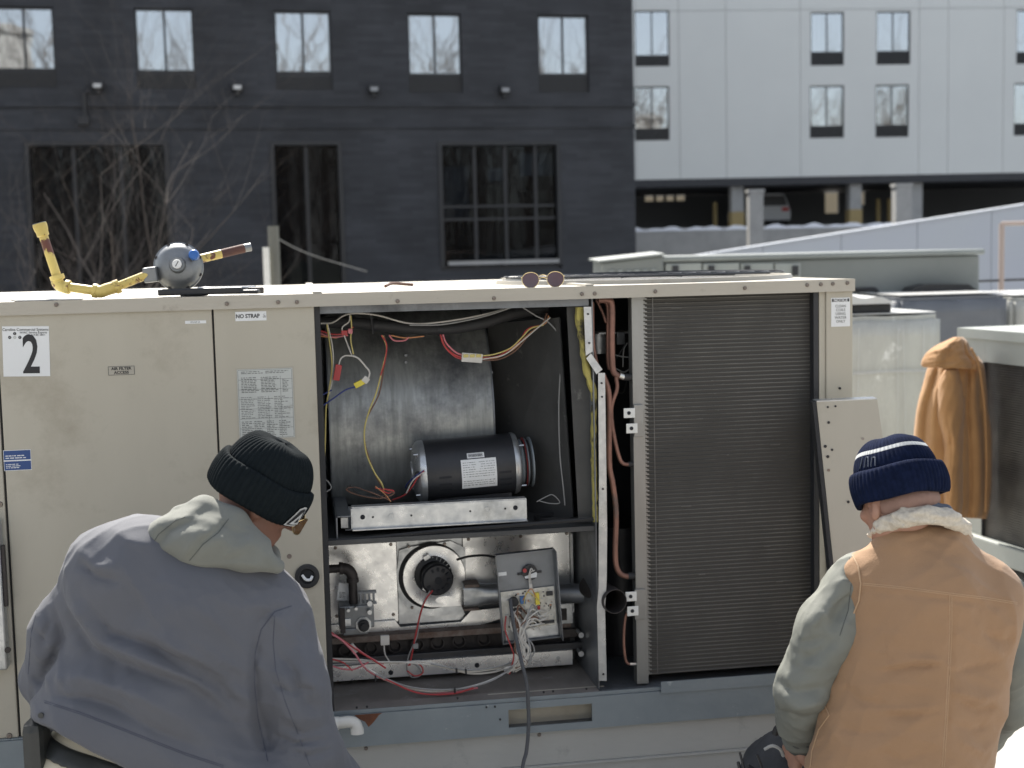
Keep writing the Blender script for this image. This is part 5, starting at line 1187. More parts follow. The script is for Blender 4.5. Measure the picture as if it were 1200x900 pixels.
d3_ = (r0_ - h2).normalized()
el = MB(); el.tube([e2 - dd * .006, e2 + dd * .012, (e2 + h2) / 2 + Vector((0, 0, -.002)), h2], .0172, n=18); el.lathe(e2 - dd * .008, dd, [(0, .013), (0, .0195), (.01, .0195), (.012, .017)], n=22); el.lathe(h2 - d3_ * .006, d3_, [(0, .017), (0, .0198), (.014, .0198), (.014, .013)], n=22); el.build('elbow', 'pipe_yellow', rg)
ypipe(h2, r0_ + d3_ * .01, .0122, 'pipe_yellow', 'pipe')
# regulator
rc = g(209, 312, .13); Rr = (g(238, 312, .13) - g(179, 314, .13)).length / 2
n_ = Vector((.16, -.96, .12)).normalized()
b = MB(); b.lathe(rc - n_ * .01, n_, [(-.045, 0), (-.045, Rr * .55), (-.03, Rr * .8), (-.006, Rr * .92), (-.004, Rr), (.006, Rr), (.008, Rr * .94), (.014, Rr * .9), (.026, Rr * .78), (.034, Rr * .62), (.037, Rr * .34), (.044, Rr * .30), (.056, Rr * .285), (.056, .2 * Rr), (.054, 0)], n=56); rgb = b.build('regulator_body', 'regulator', rg)
uu = n_.cross(Vector((0, 0, 1))).normalized() * -1; vv = uu.cross(n_) * -1
if vv.z < 0: vv = -vv
if uu.x < 0: uu = -uu
for k in range(8):
    an = R(22 + 45 * k); c_ = rc - n_ * .01 + (uu * math.cos(an) + vv * math.sin(an)) * Rr * .93
    o = MB().cyl(c_ + n_ * .006, c_ + n_ * .0115, .005, n=8).build('flange_screw', 'black_iron', rg)
b = MB(); c_ = rc + n_ * .0455; b.lathe(c_, n_, [(0, .0125), (.006, .0130), (.009, .012), (.009, 0)], n=28); cpw = b.build('adjusting_cap', 'cap_white', rg)
b = MB(); a1 = c_ + n_ * .0093; t1 = (uu * .5 + vv * .86); b.cyl(a1 - t1 * .008, a1 + t1 * .008, .0011, n=6); b.build('slot', 'ink', cpw)
c_ = rc + uu * Rr * .68 + vv * Rr * .36; b = MB(); b.lathe(c_ - n_ * .0, n_, [(-.01, .012), (.03, .0125), (.034, .0145), (.052, .0145), (.056, .012), (.058, 0)], n=28); b.build('vent_cap', 'cap_blue', rg)
# inlet boss and outlet boss
b = MB(); a1 = g(174, 322, .115); c1 = g(186, 320, .125); b.box((-.012, -.016, -.022), (.026, .016, .020), mtx=Matrix.Translation(a1) @ Matrix.Rotation(R(-6), 4, 'Y'), bev=.005); b.build('inlet_boss', 'regulator', rg)
o0 = g(232, 304, .16); o1 = g(286, 291, .20); o2 = g(294, 289.5, .205); dm = (o1 - o0).normalized()
a_ = MB().cyl(o0 - dm * .02, o0 + (o1 - o0) * .50, .0125, n=20).build('pipe', 'pipe_yellow', rg); MB().cyl(o0 + (o1 - o0) * .50, o1, .0127, n=20).build('pipe', 'pipe_rust', rg); MB().cyl(o1, o2, .0118, n=20).build('thread_end', 'regulator', rg)
MB().cyl(o0 - dm * .035, o0 + dm * .006, .0175, n=20).build('outlet_boss', 'regulator', rg)
# long pliers / folding tool, black handles
tl = thing('hand_tool', 'flat hand tool with long black handles lying in front of the gas regulator', 'hand tool', (0, 0, 0))
zz = ZT; f = lambda x, w, dz=0: Vector((on(x, 345, w).x, w, ZT + dz))
def bar(x0, w0, x1, w1, hw, z0, z1, m, name, par):
    a = W_(f(x0, w0)); c = W_(f(x1, w1)); L = (c - a).length; an = math.atan2(c.y - a.y, c.x - a.x)
    o = MB().box((0, -hw, 0), (L, hw, z1 - z0), mtx=Matrix.Translation((a.x, a.y, ZT + z0)) @ Matrix.Rotation(an, 4, 'Z'), bev=.004).build(name, m, par); return o
bar(185, .05, 285, .07, .014, .004, .022, 'tool_black', 'handle', tl); bar(246, .10, 304, .045, .011, .003, .014, 'tool_black', 'handle', tl); bar(232, .12, 300, .10, .012, .010, .024, 'steel', 'jaw', tl); bar(295, .09, 305, .07, .018, .002, .020, 'black_iron', 'jaw_tip', tl)
bar(215, .06, 240, .1, .02, .0, .012, 'black_metal', 'pivot_plate', tl)
# papers and a strip lying flat at the far left
a = W_(f(18, .03)); o = MB().add([W_(f(18, .02, .0008)), W_(f(98, .02, .0008)), W_(f(86, .25, .0008)), W_(f(10, .25, .0008)), W_(f(18, .02, .004)), W_(f(98, .02, .004)), W_(f(86, .25, .004)), W_(f(10, .25, .004))], [(3, 2, 1, 0), (4, 5, 6, 7), (0, 1, 5, 4), (1, 2, 6, 5), (2, 3, 7, 6), (3, 0, 4, 7)]).build('metal_plate', 'label_white')
put(o, 'flat white metal plate lying on the lid below the upright yellow pipe', 'plate')
a = MB(); a.add([W_(f(610, .10, .001)), W_(f(935, .34, .001)), W_(f(940, .44, .001)), W_(f(615, .2, .001)), W_(f(610, .10, .008)), W_(f(935, .34, .008)), W_(f(940, .44, .008)), W_(f(615, .2, .008))], [(3, 2, 1, 0), (4, 5, 6, 7), (0, 1, 5, 4), (1, 2, 6, 5), (2, 3, 7, 6), (3, 0, 4, 7)])
# sunglasses
sg = thing('sunglasses', 'gold rimmed sunglasses with dark red lenses standing on the lid edge', 'sunglasses', (0, 0, 0))
gl = W_(on(622, 328, .03)); gr_ = W_(on(650.5, 327, .03)); ax = (gr_ - gl).normalized(); upv = Vector((0, .15, 1)).normalized()
def aviator(c, s):
    P = []
    for k in range(28):
        t = 2 * math.pi * k / 28; rx = .0255 if math.cos(t) * s > 0 else .024; x = math.cos(t) * rx; z = math.sin(t) * (.0215 if math.sin(t) > 0 else .0235)
        P.append(c + ax * x * (1 + .06 * math.sin(t)) + upv * z)
    return P
for c, s in ((gl, -1), (gr_, 1)):
    P = aviator(c, s); rim = MB().tube(P + [P[0]], .0011, n=6, smoothpts=False).build('rim', 'gold', sg)
    q = [p + Vector((0, .0006, 0)) for p in P]; q2 = [p - Vector((0, .0006, 0)) for p in P]; n = len(P)
    MB().add(q + q2, [tuple(range(n)), tuple(range(n, 2 * n))[::-1]] + [(i, (i + 1) % n, n + (i + 1) % n, n + i) for i in range(n)]).build('lens', 'lens_dark', rim)
    e = c + ax * s * .0265 + upv * .008; MB().tube([e, e + Vector((0, .004, 0)), e + Vector((0, .07, -.012)) - ax * s * .006, e + Vector((0, .12, -.028)) - ax * s * .01], .0012, n=6).build('temple', 'gold', sg)
MB().tube([gl + ax * .024 + upv * .010, (gl + gr_) / 2 + upv * .014, gr_ - ax * .024 + upv * .010], .0011, n=6).build('bridge', 'gold', sg)
MB().tube([gl + ax * .022 + upv * .002, (gl + gr_) / 2 + upv * .006, gr_ - ax * .022 + upv * .002], .0010, n=6).build('bridge', 'gold', sg)
o = MB().tube([W_(f(452, .5, .005)), W_(f(460, .55, .012)), W_(f(474, .6, .008)), W_(f(484, .62, .005))], .005, n=8).build('rag', 'wire_brown'); put(o, 'small brownish scrap on the lid midway between hand tool and sunglasses', 'scrap')

# ------------------------------------------------------------------ leaning coil panel
LPt = thing('loose_panel', 'loose beige access panel leaning on the right end of the opened unit', 'panel', (0, 0, 0))
yl = 3.86
c4 = [at(957, 471, yl), at(1028, 468, yl), None, None]
bl_ = at(983, 718, yl - .10); brr = at(1064, 716, yl - .10); zb_ = 0
def ext(a, b):                      # carry an edge down to the roof
    t = (zb_ - a.z) / (b.z - a.z); return a + (b - a) * t
B0 = ext(c4[0], bl_); B1 = ext(c4[1], brr); th = Vector((0.02, .05, 0)); tn = Vector((0, .003, 0))
b = MB(); q = [c4[0], c4[1], B1, B0]; b.add(q + [v + tn for v in q], [(0, 3, 2, 1), (4, 5, 6, 7), (0, 1, 5, 4), (1, 2, 6, 5), (2, 3, 7, 6), (3, 0, 4, 7)]); lpn = b.build('sheet', 'beige_paint', LPt)
b = MB(); e = Vector((-.012, .0, 0)); q = [c4[0] + e, c4[0] - Vector((.001, 0, 0)), B0 - Vector((.001, 0, 0)), B0 + e]; bk_ = Vector((0, .045, 0)); b.add(q + [v + bk_ for v in q], [(0, 3, 2, 1), (4, 5, 6, 7), (0, 1, 5, 4), (1, 2, 6, 5), (2, 3, 7, 6), (3, 0, 4, 7)]); b.build('gasket', 'black_rubber', LPt)
b = MB(); q = [c4[0] + Vector((0, 0, .003)), c4[1] + Vector((0, 0, .003)), c4[1] + Vector((0, .05, .003)), c4[0] + Vector((0, .05, .003))]; b.add(q + [v + Vector((0, 0, -.003)) for v in q], [(0, 3, 2, 1), (4, 5, 6, 7), (0, 1, 5, 4), (1, 2, 6, 5), (2, 3, 7, 6), (3, 0, 4, 7)]); b.build('top_flange', 'galv', LPt)
for (x, y, r_, m_) in ((971, 495, .004, 'ink'), (967, 523, .0045, 'ink'), (975, 527, .0035, 'ink'), (970, 535, .0045, 'ink'), (971, 551, .004, 'screw'), (994, 588, .004, 'ink'), (1011, 514, .004, 'screw'), (970, 477, .003, 'ink'), (979, 476, .003, 'ink')):
    dv = ray(x, y); nn = (c4[1] - c4[0]).cross(B0 - c4[0]); t = (c4[0] - CAM).dot(nn) / dv.dot(nn); p = CAM + dv * t; MB().cyl(p - Vector((0, .0005, 0)), p - Vector((0, .002, 0)), r_, n=10).build('screw_hole', m_, LPt)

# ------------------------------------------------------------------ roof curbs, units and pallets to the right
F2 = Frame(at(777, 300, 11.0), R(9.2))
r2 = thing('rooftop_unit', 'long grey green rooftop unit behind, with a row of small access doors and black latches', 'air conditioner', F2.o, F2.yaw)
u0 = 0; u1 = F2.on(1148, 330).x; zt2 = F2.on(900, 297.5).z
MB().box((u0, 0, .35), (u1, 2.2, zt2 - .05), bev=.02).build('casing', 'grey_green', r2)
MB().box((u0 - .03, -.04, zt2 - .048), (u1 + .03, 2.24, zt2), bev=.02).build('roof', 'grey_green_top', r2)
MB().box((u0 + .05, .03, 0), (u1 - .05, 2.15, .348)).build('roof_curb', 'curb', r2)
xs = [778, 822, 866, 906, 938]
for i in range(4):
    a = F2.on(xs[i] + 1, 326); c = F2.on(xs[i + 1] - 1, 308); dr = MB().box((a.x, -.03, .5), (c.x, -.003, c.z), bev=.008).build('access_door', 'unit_green', r2)
    hx = F2.on([790, 832, 874, 930][i], 317); MB().box((hx.x - .025, -.05, hx.z - .04), (hx.x + .025, -.031, hx.z + .04), bev=.006).build('latch', 'black_metal', dr)
hx = F2.on(902, 322); MB().box((F2.on(880, 322).x, -.036, hx.z - .06), (F2.on(925, 322).x, -.0305, hx.z - .02)).build('grille', 'galv_dark', r2)
p = [F2.on(x, y, -.12) for x, y in ((1001, 340), (1020, 339), (1027, 341), (1029, 350), (1029, 372))]; MB().tube(p, .02, n=8).build('handle', 'black_rubber', r2)
b = MB(); p = [F2.on(x, y, -.2) for x, y in ((1062, 346), (1070, 337), (1085, 333), (1110, 333), (1132, 333), (1143, 341))]; n = len(p)
vs = [(v.x, -.25, v.z) for v in p] + [(v.x, -.05, v.z) for v in p] + [(p[0].x, -.25, .9), (p[-1].x, -.25, .9), (p[0].x, -.05, .9), (p[-1].x, -.05, .9)]
b.add(vs, [tuple(range(n)) + (2 * n + 1, 2 * n)] + [tuple(range(n, 2 * n))[::-1] + (2 * n + 2, 2 * n + 3)] + [(i, i + 1, n + i + 1, n + i) for i in range(n - 1)]); o = b.build('tarpaulin', 'black_rubber'); o.location = F2.o; o.rotation_euler = (0, 0, F2.yaw); put(o, 'black plastic heap behind the dark wrapped crate with white top', 'tarpaulin')
# lower section with vents, left end
F3 = Frame(at(705, 309, 10.85), R(9.2)); r3 = thing('ventilation_hood', 'lower grey green hood with upright vents at the left end of the long unit', 'ventilation hood', F3.o, F3.yaw)
u1 = F3.on(778, 310).x; zl, zr = F3.on(705, 308).z, F3.on(777, 299.5).z
b = MB(); b.add([(0, 0, .3), (u1, 0, .3), (u1, 0, zr), (0, 0, zl), (0, .32, .3), (u1, .32, .3), (u1, .32, zr + .02), (0, .32, zl + .02)], [(0, 1, 2, 3), (4, 7, 6, 5), (0, 4, 5, 1), (1, 5, 6, 2), (2, 6, 7, 3), (3, 7, 4, 0)]); b.build('casing', 'grey_green', r3, bevel=.015)
b = MB(); b.add([(-.03, -.03, zl + .002), (u1 + .02, -.03, zr + .002), (u1 + .0, .34, zr + .022), (-.03, .34, zl + .022), (-.03, -.03, zl + .018), (u1 + .0, -.03, zr + .018), (u1 + .0, .34, zr + .035), (-.03, .34, zl + .035)], [(3, 2, 1, 0), (4, 5, 6, 7), (0, 1, 5, 4), (1, 2, 6, 5), (2, 3, 7, 6), (3, 0, 4, 7)]); b.build('roof', 'grey_green_top', r3)
MB().box((.03, .03, 0), (u1 - .03, .30, .299)).build('roof_curb', 'curb', r3)
for k in range(6): u = .06 + k * (u1 - .1) / 6; MB().box((u, -.02, 1.1), (u + (u1 - .1) / 6 - .03, -.003, zl - .06), bev=.005).build('vent', 'unit_green' if k % 2 else 'grey_green_top', r3)

def wrinkled_box(name, lb, fr, x0, x1, yt, dep, m, mtop, zb=.12, amp=.012, seed=1, tint=None):
    a = fr.on(x0, yt); c = fr.on(x1, yt); zt_ = (a.z + c.z) / 2; t = thing(name, lb, 'crate', fr.o, fr.yaw)
    rng = np.random.RandomState(seed); bm = bmesh.new(); bmesh.ops.create_cube(bm, size=1)
    for v in bm.verts: v.co = ((a.x + c.x) / 2 + v.co.x * (c.x - a.x), dep / 2 + v.co.y * dep, (zb + zt_) / 2 + v.co.z * (zt_ - zb))
    bmesh.ops.bevel(bm, geom=bm.edges[:], offset=.03, segments=2, affect='EDGES'); bmesh.ops.subdivide_edges(bm, edges=bm.edges[:], cuts=10, use_grid_fill=True)
    K = rng.normal(size=(8, 3)) * 9; ph = rng.uniform(0, 6.3, 8)
    for v in bm.verts:
        s_ = sum(math.sin(float(K[i] @ np.array(v.co)) * (1 + .6 * i) + ph[i]) / (1 + .5 * i) for i in range(8)); v.co += v.co.normalized() * 0 + Vector((s_, s_ * .7, s_ * .6)) * amp * .3
    me = bpy.data.meshes.new('wrapping'); bm.to_mesh(me); bm.free(); me.polygons.foreach_set('use_smooth', [True] * len(me.polygons)); link('wrapping', me, m, t)
    if mtop: MB().box((a.x + .04, .04, zt_ + .013), (c.x - .02, dep - .04, zt_ + .02), bev=.003).build('top_sheet', mtop, t)
    for k in range(3): 
        y = .05 + k * (dep - .2) / 2; sk = MB().box((a.x + .02, y, 0), (c.x - .02, y + .1, .1)).build('pallet_runner', 'pallet_wood', t)
    MB().box((a.x, 0, .1005), (c.x, dep, .118)).build('pallet_deck', 'pallet_wood', t)
    for k in range(3):
        s = rng.uniform(.15, .9); u = a.x + (c.x - a.x) * s; 
    return t, a, c, zt_
FA = Frame(at(1104, 372, 8.4), R(9.2))
ta, a, c, zt_ = wrinkled_box('wrapped_crate', 'pale crate wrapped in clear plastic, behind the hanging tan jacket', FA, 975, 1104, 371, 1.0, 'wrap_light', 'wrap_white', seed=3, amp=.01)
b = MB(); rng = random.Random(4)
for k in range(5):
    x = a.x + (c.x - a.x) * (k + rng.uniform(.1, .9)) / 5; b.tube([Vector((x, -.012, .2)), Vector((x + rng.uniform(-.02, .02), -.017, .6)), Vector((x + rng.uniform(-.03, .03), -.014, zt_ - .06))], .0018, n=4)
for z in (zt_ - .34, zt_ - .35): b.tube([Vector((a.x, -.018, z)), Vector(((a.x + c.x) / 2, -.021, z + .01)), Vector((c.x - .02, -.018, z + .004))], .003, n=5)
b.build('plastic_creases', 'wrap_white', ta)
# tray with folded white sheet on that crate
px_ = FA.on(1000, 366, .1); b = MB(); b.box((px_.x - .12, .08, zt_ + .021), (FA.on(1043, 366, .1).x, .5, zt_ + .075), bev=.01); o = b.build('black_tray', 'black_rubber'); o.location = FA.o; o.rotation_euler = (0, 0, FA.yaw); put(o, 'shallow black tray on top of the pale wrapped crate', 'tray')
b = MB(); vs = []; xe = FA.on(1048, 366, .1).x; xa = px_.x - .14
for i in range(13):
    for j in range(7):
        u = xa + (xe - xa) * i / 12; y = .05 + .48 * j / 6; vs.append((u, y, zt_ + .135 - .05 * (i / 12) ** 2 + .012 * math.sin(i * .9 + j) + (0)))
vs += [(v[0], v[1], zt_ + .077) for v in vs[:]]
fs = [(i * 7 + j, i * 7 + j + 1, i * 7 + 8 + j, i * 7 + 7 + j) for i in range(12) for j in range(6)]; n = 91
for i in range(12): fs += [(i * 7, i * 7 + 7, n + i * 7 + 7, n + i * 7), (i * 7 + 6, n + i * 7 + 6, n + i * 7 + 13, i * 7 + 13)]
for j in range(6): fs += [(84 + j, 85 + j, n + 85 + j, n + 84 + j), (j, n + j, n + j + 1, j + 1)]
o = b.add(vs, fs, True).build('folded_sheet', 'wrap_white'); o.location = FA.o; o.rotation_euler = (0, 0, FA.yaw); put(o, 'folded white sheet lying on the shallow black tray', 'sheet')
FB = Frame(at(1182, 348, 10.6), R(9.2))
tb_, a, c, zt_ = wrinkled_box('wrapped_crate', 'dark grey plastic wrapped crate with a white top behind the right coil unit', FB, 1053, 1182, 347, 1.1, 'wrap_dark', 'wrap_white', seed=8, amp=.012)
FC = Frame(at(1186, 350, 10.75), R(9.2))
tc_, a, c, zt_ = wrinkled_box('wrapped_crate', 'white plastic wrapped crate at the right edge, beside the dark wrapped crate', FC, 1186, 1300, 347, 1.1, 'wrap_light', 'wrap_white', seed=5, amp=.012)

# right hand coil unit, its long face running towards the camera
cf = at(1128, 384, 7.3); az = math.atan2(-.966, .26)
FR = Frame(cf, az)
ru = thing('rooftop_unit', 'pale green rooftop unit at the right edge, tan jacket hanging on its corner', 'air conditioner', FR.o, FR.yaw)
ztr = cf.z; zbr = .17; LR = 2.1; DR = 1.3     # local x towards the camera, local y to the right
MB().box((-.02, -.02, ztr - .05), (LR + .02, DR, ztr)).build('lid', 'unit_green', ru)
MB().box((0, 0, zbr), (.20, .03, ztr - .051)).build('corner_post', 'unit_green', ru); MB().box((LR - .1, 0, zbr), (LR, .03, ztr - .051)).build('corner_post', 'unit_green', ru)
MB().box((.201, 0, ztr - .17), (LR - .101, .03, ztr - .051)).build('header_panel', 'unit_green', ru)
MB().box((.001, .031, zbr), (.02, DR - .03, ztr - .051)).build('end_panel', 'unit_green', ru); MB().box((LR - .02, .031, zbr), (LR - .001, DR - .03, ztr - .051)).build('end_panel', 'unit_green', ru)
MB().box((0, DR - .029, zbr), (LR, DR - .005, ztr - .051)).build('rear_panel', 'unit_green', ru)
MB().box((.201, .034, zbr), (LR - .101, .04, ztr - .17)).build('coil_core', 'coil_back', ru)
b = MB()
for z in np.linspace(zbr + .01, ztr - .18, 74): b.box((.201, .012, z - .004), (LR - .101, .033, z + .002))
b.build('coil_fins', 'fin_dusty', ru, kind='stuff')
MB().box((.196, -.008, zbr), (.2005, .03, ztr - .171)).build('coil_edge', 'black_metal', ru)
MB().box((-.03, -.04, .06), (LR + .03, DR, .168), bev=.01).build('base_rail', 'unit_green', ru)
for k in range(3): MB().box((.1 + k * .8, .05, 0), (.25 + k * .8, DR - .1, .059)).build('support_block', 'pallet_wood', ru)
b = MB()
for r_ in np.linspace(.1, .45, 7): ring(b, .7, .62, ztr + .02, r_, .004, 36)
b.build('fan_guard', 'black_metal', ru)
# jacket hung on that unit's corner
def sheet(name, rows, base, bulge, pleats, m, parent, n=46, nr=46, thick=.005, seed=0, wr=.004, top_round=0.0):
    rows = [Vector(r) for r in rows]; R_ = []
    for i in range(nr):
        t = i / (nr - 1) * (len(rows) - 1); k = min(int(t), len(rows) - 2); f = t - k; p0 = rows[max(k - 1, 0)]; p1 = rows[k]; p2 = rows[k + 1]; p3 = rows[min(k + 2, len(rows) - 1)]
        R_.append(0.5 * (2 * p1 + (p2 - p0) * f + (2 * p0 - 5 * p1 + 4 * p2 - p3) * f * f + (3 * p1 - p0 - 3 * p2 + p3) * f ** 3))
    vs = []; rng = random.Random(seed); ph = [rng.uniform(0, 6) for _ in range(8)]
    for i, r in enumerate(R_):
        v = i / (nr - 1)
        for q in range(n):
            s_ = q / (n - 1); e = 0.0
            for (c0, c1, w_, a_, v0, v1) in pleats:
                c = c0 + (c1 - c0) * v + .012 * math.sin(9 * v + ph[0]); fade = max(0, min(1, (v - v0) * 6)) * max(0, min(1, (v1 - v) * 6)); x = abs(s_ - c) / w_; e += a_ * fade * math.exp(-x ** 1.25)
            u = s_ * 2 - 1; prof = (1 - abs(u) ** 2.6); tr_ = top_round * (1 - v) ** 3
            for j in range(4): e += wr * (1 - abs(math.sin((7 + 5 * j) * v + (3 + 2 * j) * s_ + ph[j] + math.sin(5 * s_ + ph[j + 3])))) ** 2.5 / (1 + .4 * j)
            edge = .004 * math.sin(14 * v + ph[6]) * (1 if q in (0, n - 1) else 0)
            vs.append(at(r[0] + (r[2] - r[0]) * s_, r[1] + (r[3] - r[1]) * s_, base - bulge * prof - e + tr_))
    me = bpy.data.meshes.new(name); me.from_pydata([tuple(v) for v in vs], [], [(i * n + q, i * n + q + 1, (i + 1) * n + q + 1, (i + 1) * n + q) for i in range(nr - 1) for q in range(n - 1)])
    me.polygons.foreach_set('use_smooth', [True] * len(me.polygons)); me.update(); o = link(name, me, m, parent); md = o.modifiers.new('thickness', 'SOLIDIFY'); md.thickness = thick; md.offset = 0
    return o
jk = thing('hanging_jacket', 'tan canvas hooded work jacket hanging on the corner of the right unit', 'jacket', (0, 0, 0))
sheet('body', [(1096, 420, 1146, 418), (1088, 430, 1153, 429), (1083, 447, 1156, 453), (1075, 478, 1158, 480), (1071, 515, 1162, 510), (1070, 555, 1162, 561), (1072, 590, 1160, 592), (1078, 604, 1156, 608)], 7.02, .13,
      [(.18, .12, .045, -.030, .05, 1.2), (.27, .24, .05, .014, .1, 1.2), (.70, .72, .035, -.035, .03, 1.2), (.80, .84, .05, .020, .05, 1.2), (.88, .92, .03, -.018, .1, 1.2), (.08, .05, .03, .012, .2, 1.2)], 'cloth_tan', jk, seed=1, top_round=.05, wr=.007)
sheet('sleeve', [(1106, 434, 1124, 433), (1101, 445, 1127, 446), (1098, 468, 1130, 470), (1100, 494, 1129, 496), (1106, 520, 1129, 522), (1105, 550, 1128, 552), (1105, 580, 1128, 582), (1108, 603, 1127, 604)], 6.905, .085,
      [(.3, .5, .12, -.010, .3, .8), (.65, .4, .10, .010, .35, .9), (.25, .3, .1, -.008, .75, 1.1)], 'cloth_tan', jk, n=26, seed=4, wr=.010, top_round=.04)
sheet('hood', [(1118, 395.5, 1128, 395.5), (1108, 400, 1133, 400), (1096, 406, 1137, 408), (1086, 414, 1142, 417), (1081, 422, 1150, 424), (1080, 428, 1153, 431), (1084, 430, 1152, 433)], 6.95, .10,
      [(.55, .30, .10, -.016, .15, .95), (.40, .18, .10, .014, .2, 1.0), (.86, .80, .03, -.020, .1, 1.1), (.93, .86, .04, .012, .1, 1.1), (.6, .7, .12, .010, .4, 1.1)], 'cloth_tan', jk, n=40, nr=30, seed=7, wr=.008, top_round=.10)
MB().tube([at(1138, 408, 6.86), at(1146, 424, 6.86), at(1150, 446, 6.885), at(1154, 480, 6.90), at(1156, 540, 6.91), at(1155, 600, 6.92)], .006, n=6).build('zip_edge', 'cloth_tan', jk)

# ------------------------------------------------------------------ tool bag by the kneeling man
bgc = at(905, 880, 3.25)
BF = Field((bgc.x - .3, bgc.y - .3, -.02), (bgc.x + .32, bgc.y + .35, .75), .01)
tp = at(905, 862, 3.25)
BF.cone((bgc.x + .02, bgc.y, .12), (bgc.x + .03, bgc.y + .02, tp.z - .10), .15, .10, .05).cone((bgc.x - .04, bgc.y, .1), (bgc.x - .01, bgc.y, .3), .14, .12, .05).ell((bgc.x + .03, bgc.y - .08, .28), (.11, .06, .14), k=.02)
BF.plane((0, 0, 0), (0, 0, -1)); BF.noise(.008, 24, 2); BF.noise(.003, 70, 3)
bag = thing('tool_bag', 'black tool bag with grab handle beside the kneeling man in the tan vest', 'bag', (0, 0, 0))
mat('bag_fabric', (.022, .024, .027), .75, col2=(.04, .042, .046), nscale=30, bump=.001, bscale=300); link('body', BF.mesh('body'), 'bag_fabric', bag)
P = [at(908, 861, 3.2), at(911, 853, 3.2), at(920, 850, 3.2), at(931, 852, 3.22), at(937, 862, 3.25)]; MB().tube(P, .008, n=8).build('handle', 'black_rubber', bag)
P = [at(896, 878, 3.08), at(905, 874, 3.07), at(914, 878, 3.07), at(918, 886, 3.08)]; MB().tube(P, .004, n=6).build('piping', 'wire_grey', bag)
for (x0, y0, x1, y1, r_) in ((867, 882, 873, 905, .003), (865, 893, 868, 908, .004), (887, 884, 893, 900, .003), (876, 898, 884, 902, .008)):
    MB().tube([at(x0, y0, 3.15), at(x1, y1, 3.15), Vector((at(x1, y1, 3.15).x + .02, 3.15, .25))], r_, n=6, smoothpts=False).build('tool_handle', 'tool_black', bag)
# multimeter he holds

# ------------------------------------------------------------------ people
mat('skin_brown', (.24, .125, .085), .5, col2=(.25, .12, .085), nscale=18, bump=.0006, bscale=160)
mat('skin_light', (.40, .235, .165), .5, col2=(.36, .185, .13), nscale=14, bump=.0006, bscale=160)
mat('jacket_grey', (.110, .114, .130), .82, col2=(.094, .098, .113), nscale=5, bump=.0007, bscale=420, sheen=.1)
mat('hoodie_grey', (.185, .190, .165), .92, col2=(.16, .165, .145), nscale=12, bump=.0009, bscale=500, sheen=.15)
mat('thread_dark', (.07, .075, .10), .8)
mat('thread_tan', (.43, .285, .17), .8)
mat('knit_black', (.007, .010, .012), .95, col2=(.012, .016, .018), nscale=60, bump=.0012, bscale=420, spec=.08)
mat('knit_navy', (.004, .007, .019), .95, col2=(.010, .016, .045), nscale=60, bump=.0012, bscale=420, spec=.08)
mat('knit_white', (.55, .56, .55), .9, col2=(.42, .43, .43), nscale=60)
mat('vest_tan', (.35, .212, .118), .88, col2=(.30, .18, .098), nscale=5, bump=.0012, bscale=300, sheen=.1, col3=(.25, .15, .085), c3scale=7, c3lo=.6, c3hi=.8)
mat('sherpa', (.66, .60, .50), .95, col2=(.48, .43, .35), nscale=130, namt=.4, bump=.004, bscale=170)
mat('shirt_grey', (.19, .195, .168), .8, col2=(.16, .166, .145), nscale=6, bump=.0008, bscale=400)
mat('shirt_cuff', (.10, .105, .095), .85, col2=(.08, .085, .08), nscale=8)
mat('collar_blue', (.10, .115, .15), .85)
mat('trousers_cream', (.62, .57, .44), .85, col2=(.55, .50, .385), nscale=6, bump=.0006, bscale=400)
mat('trousers_brown', (.13, .08, .05), .85, col2=(.10, .06, .04), nscale=6)
mat('leather_black', (.025, .028, .028), .45, col2=(.04, .042, .04), nscale=30)
mat('hair_grey', (.27, .165, .13), .8); mat('hair_black', (.015, .013, .012), .8)
mat('boot', (.05, .04, .03), .7)

def head_frame(yaw, pitch, tilt=0):
    m = Matrix.Rotation(-yaw, 3, 'Z') @ Matrix.Rotation(-pitch, 3, 'X') @ Matrix.Rotation(tilt, 3, 'Y'); return m   # x right, y forward, z up
def add_head(F, C, H):
    f = lambda x, y, z: C + H @ Vector((x, y, z)); rot = [list(r) for r in H]
    F.ell(f(0, -.012, .02), (.074, .092, .095), rot, .01); F.ell(f(0, .022, -.045), (.058, .062, .07), rot, .03)
    F.ell(f(0, .062, -.088), (.026, .022, .022), rot, .02)
    F.cone(f(-.05, .0, -.06), f(-.02, .05, -.09), .018, .02, .03).cone(f(.05, .0, -.06), f(.02, .05, -.09), .018, .02, .03)
    F.cone(f(0, .082, .005), f(0, .104, -.032), .008, .012, .012); F.ell(f(.011, .092, -.035), (.008, .01, .007), rot, .006).ell(f(-.011, .092, -.035), (.008, .01, .007), rot, .006)
    F.cone(f(-.032, .076, .022), f(.032, .076, .022), .010, .010, .02)
    for s in (-1, 1):
        F.ell(f(s * .030, .083, .004), (.014, .010, .009), rot, .008, 'sub'); F.ell(f(s * .030, .074, .004), (.0125, .0125, .0115), rot, .003)
        F.ell(f(s * .042, .062, -.022), (.018, .016, .013), rot, .018)
        F.ell(f(s * .077, -.008, -.012), (.010, .019, .032), rot, .006); F.ell(f(s * .084, -.002, -.008), (.006, .010, .018), rot, .005, 'sub')
    F.cone(f(-.02, .080, -.060), f(.02, .080, -.060), .0065, .0065, .006); F.cone(f(-.018, .078, -.070), f(.018, .078, -.070), .007, .007, .006); F.cone(f(-.022, .092, -.065), f(.022, .092, -.065), .002, .002, .004, 'sub')
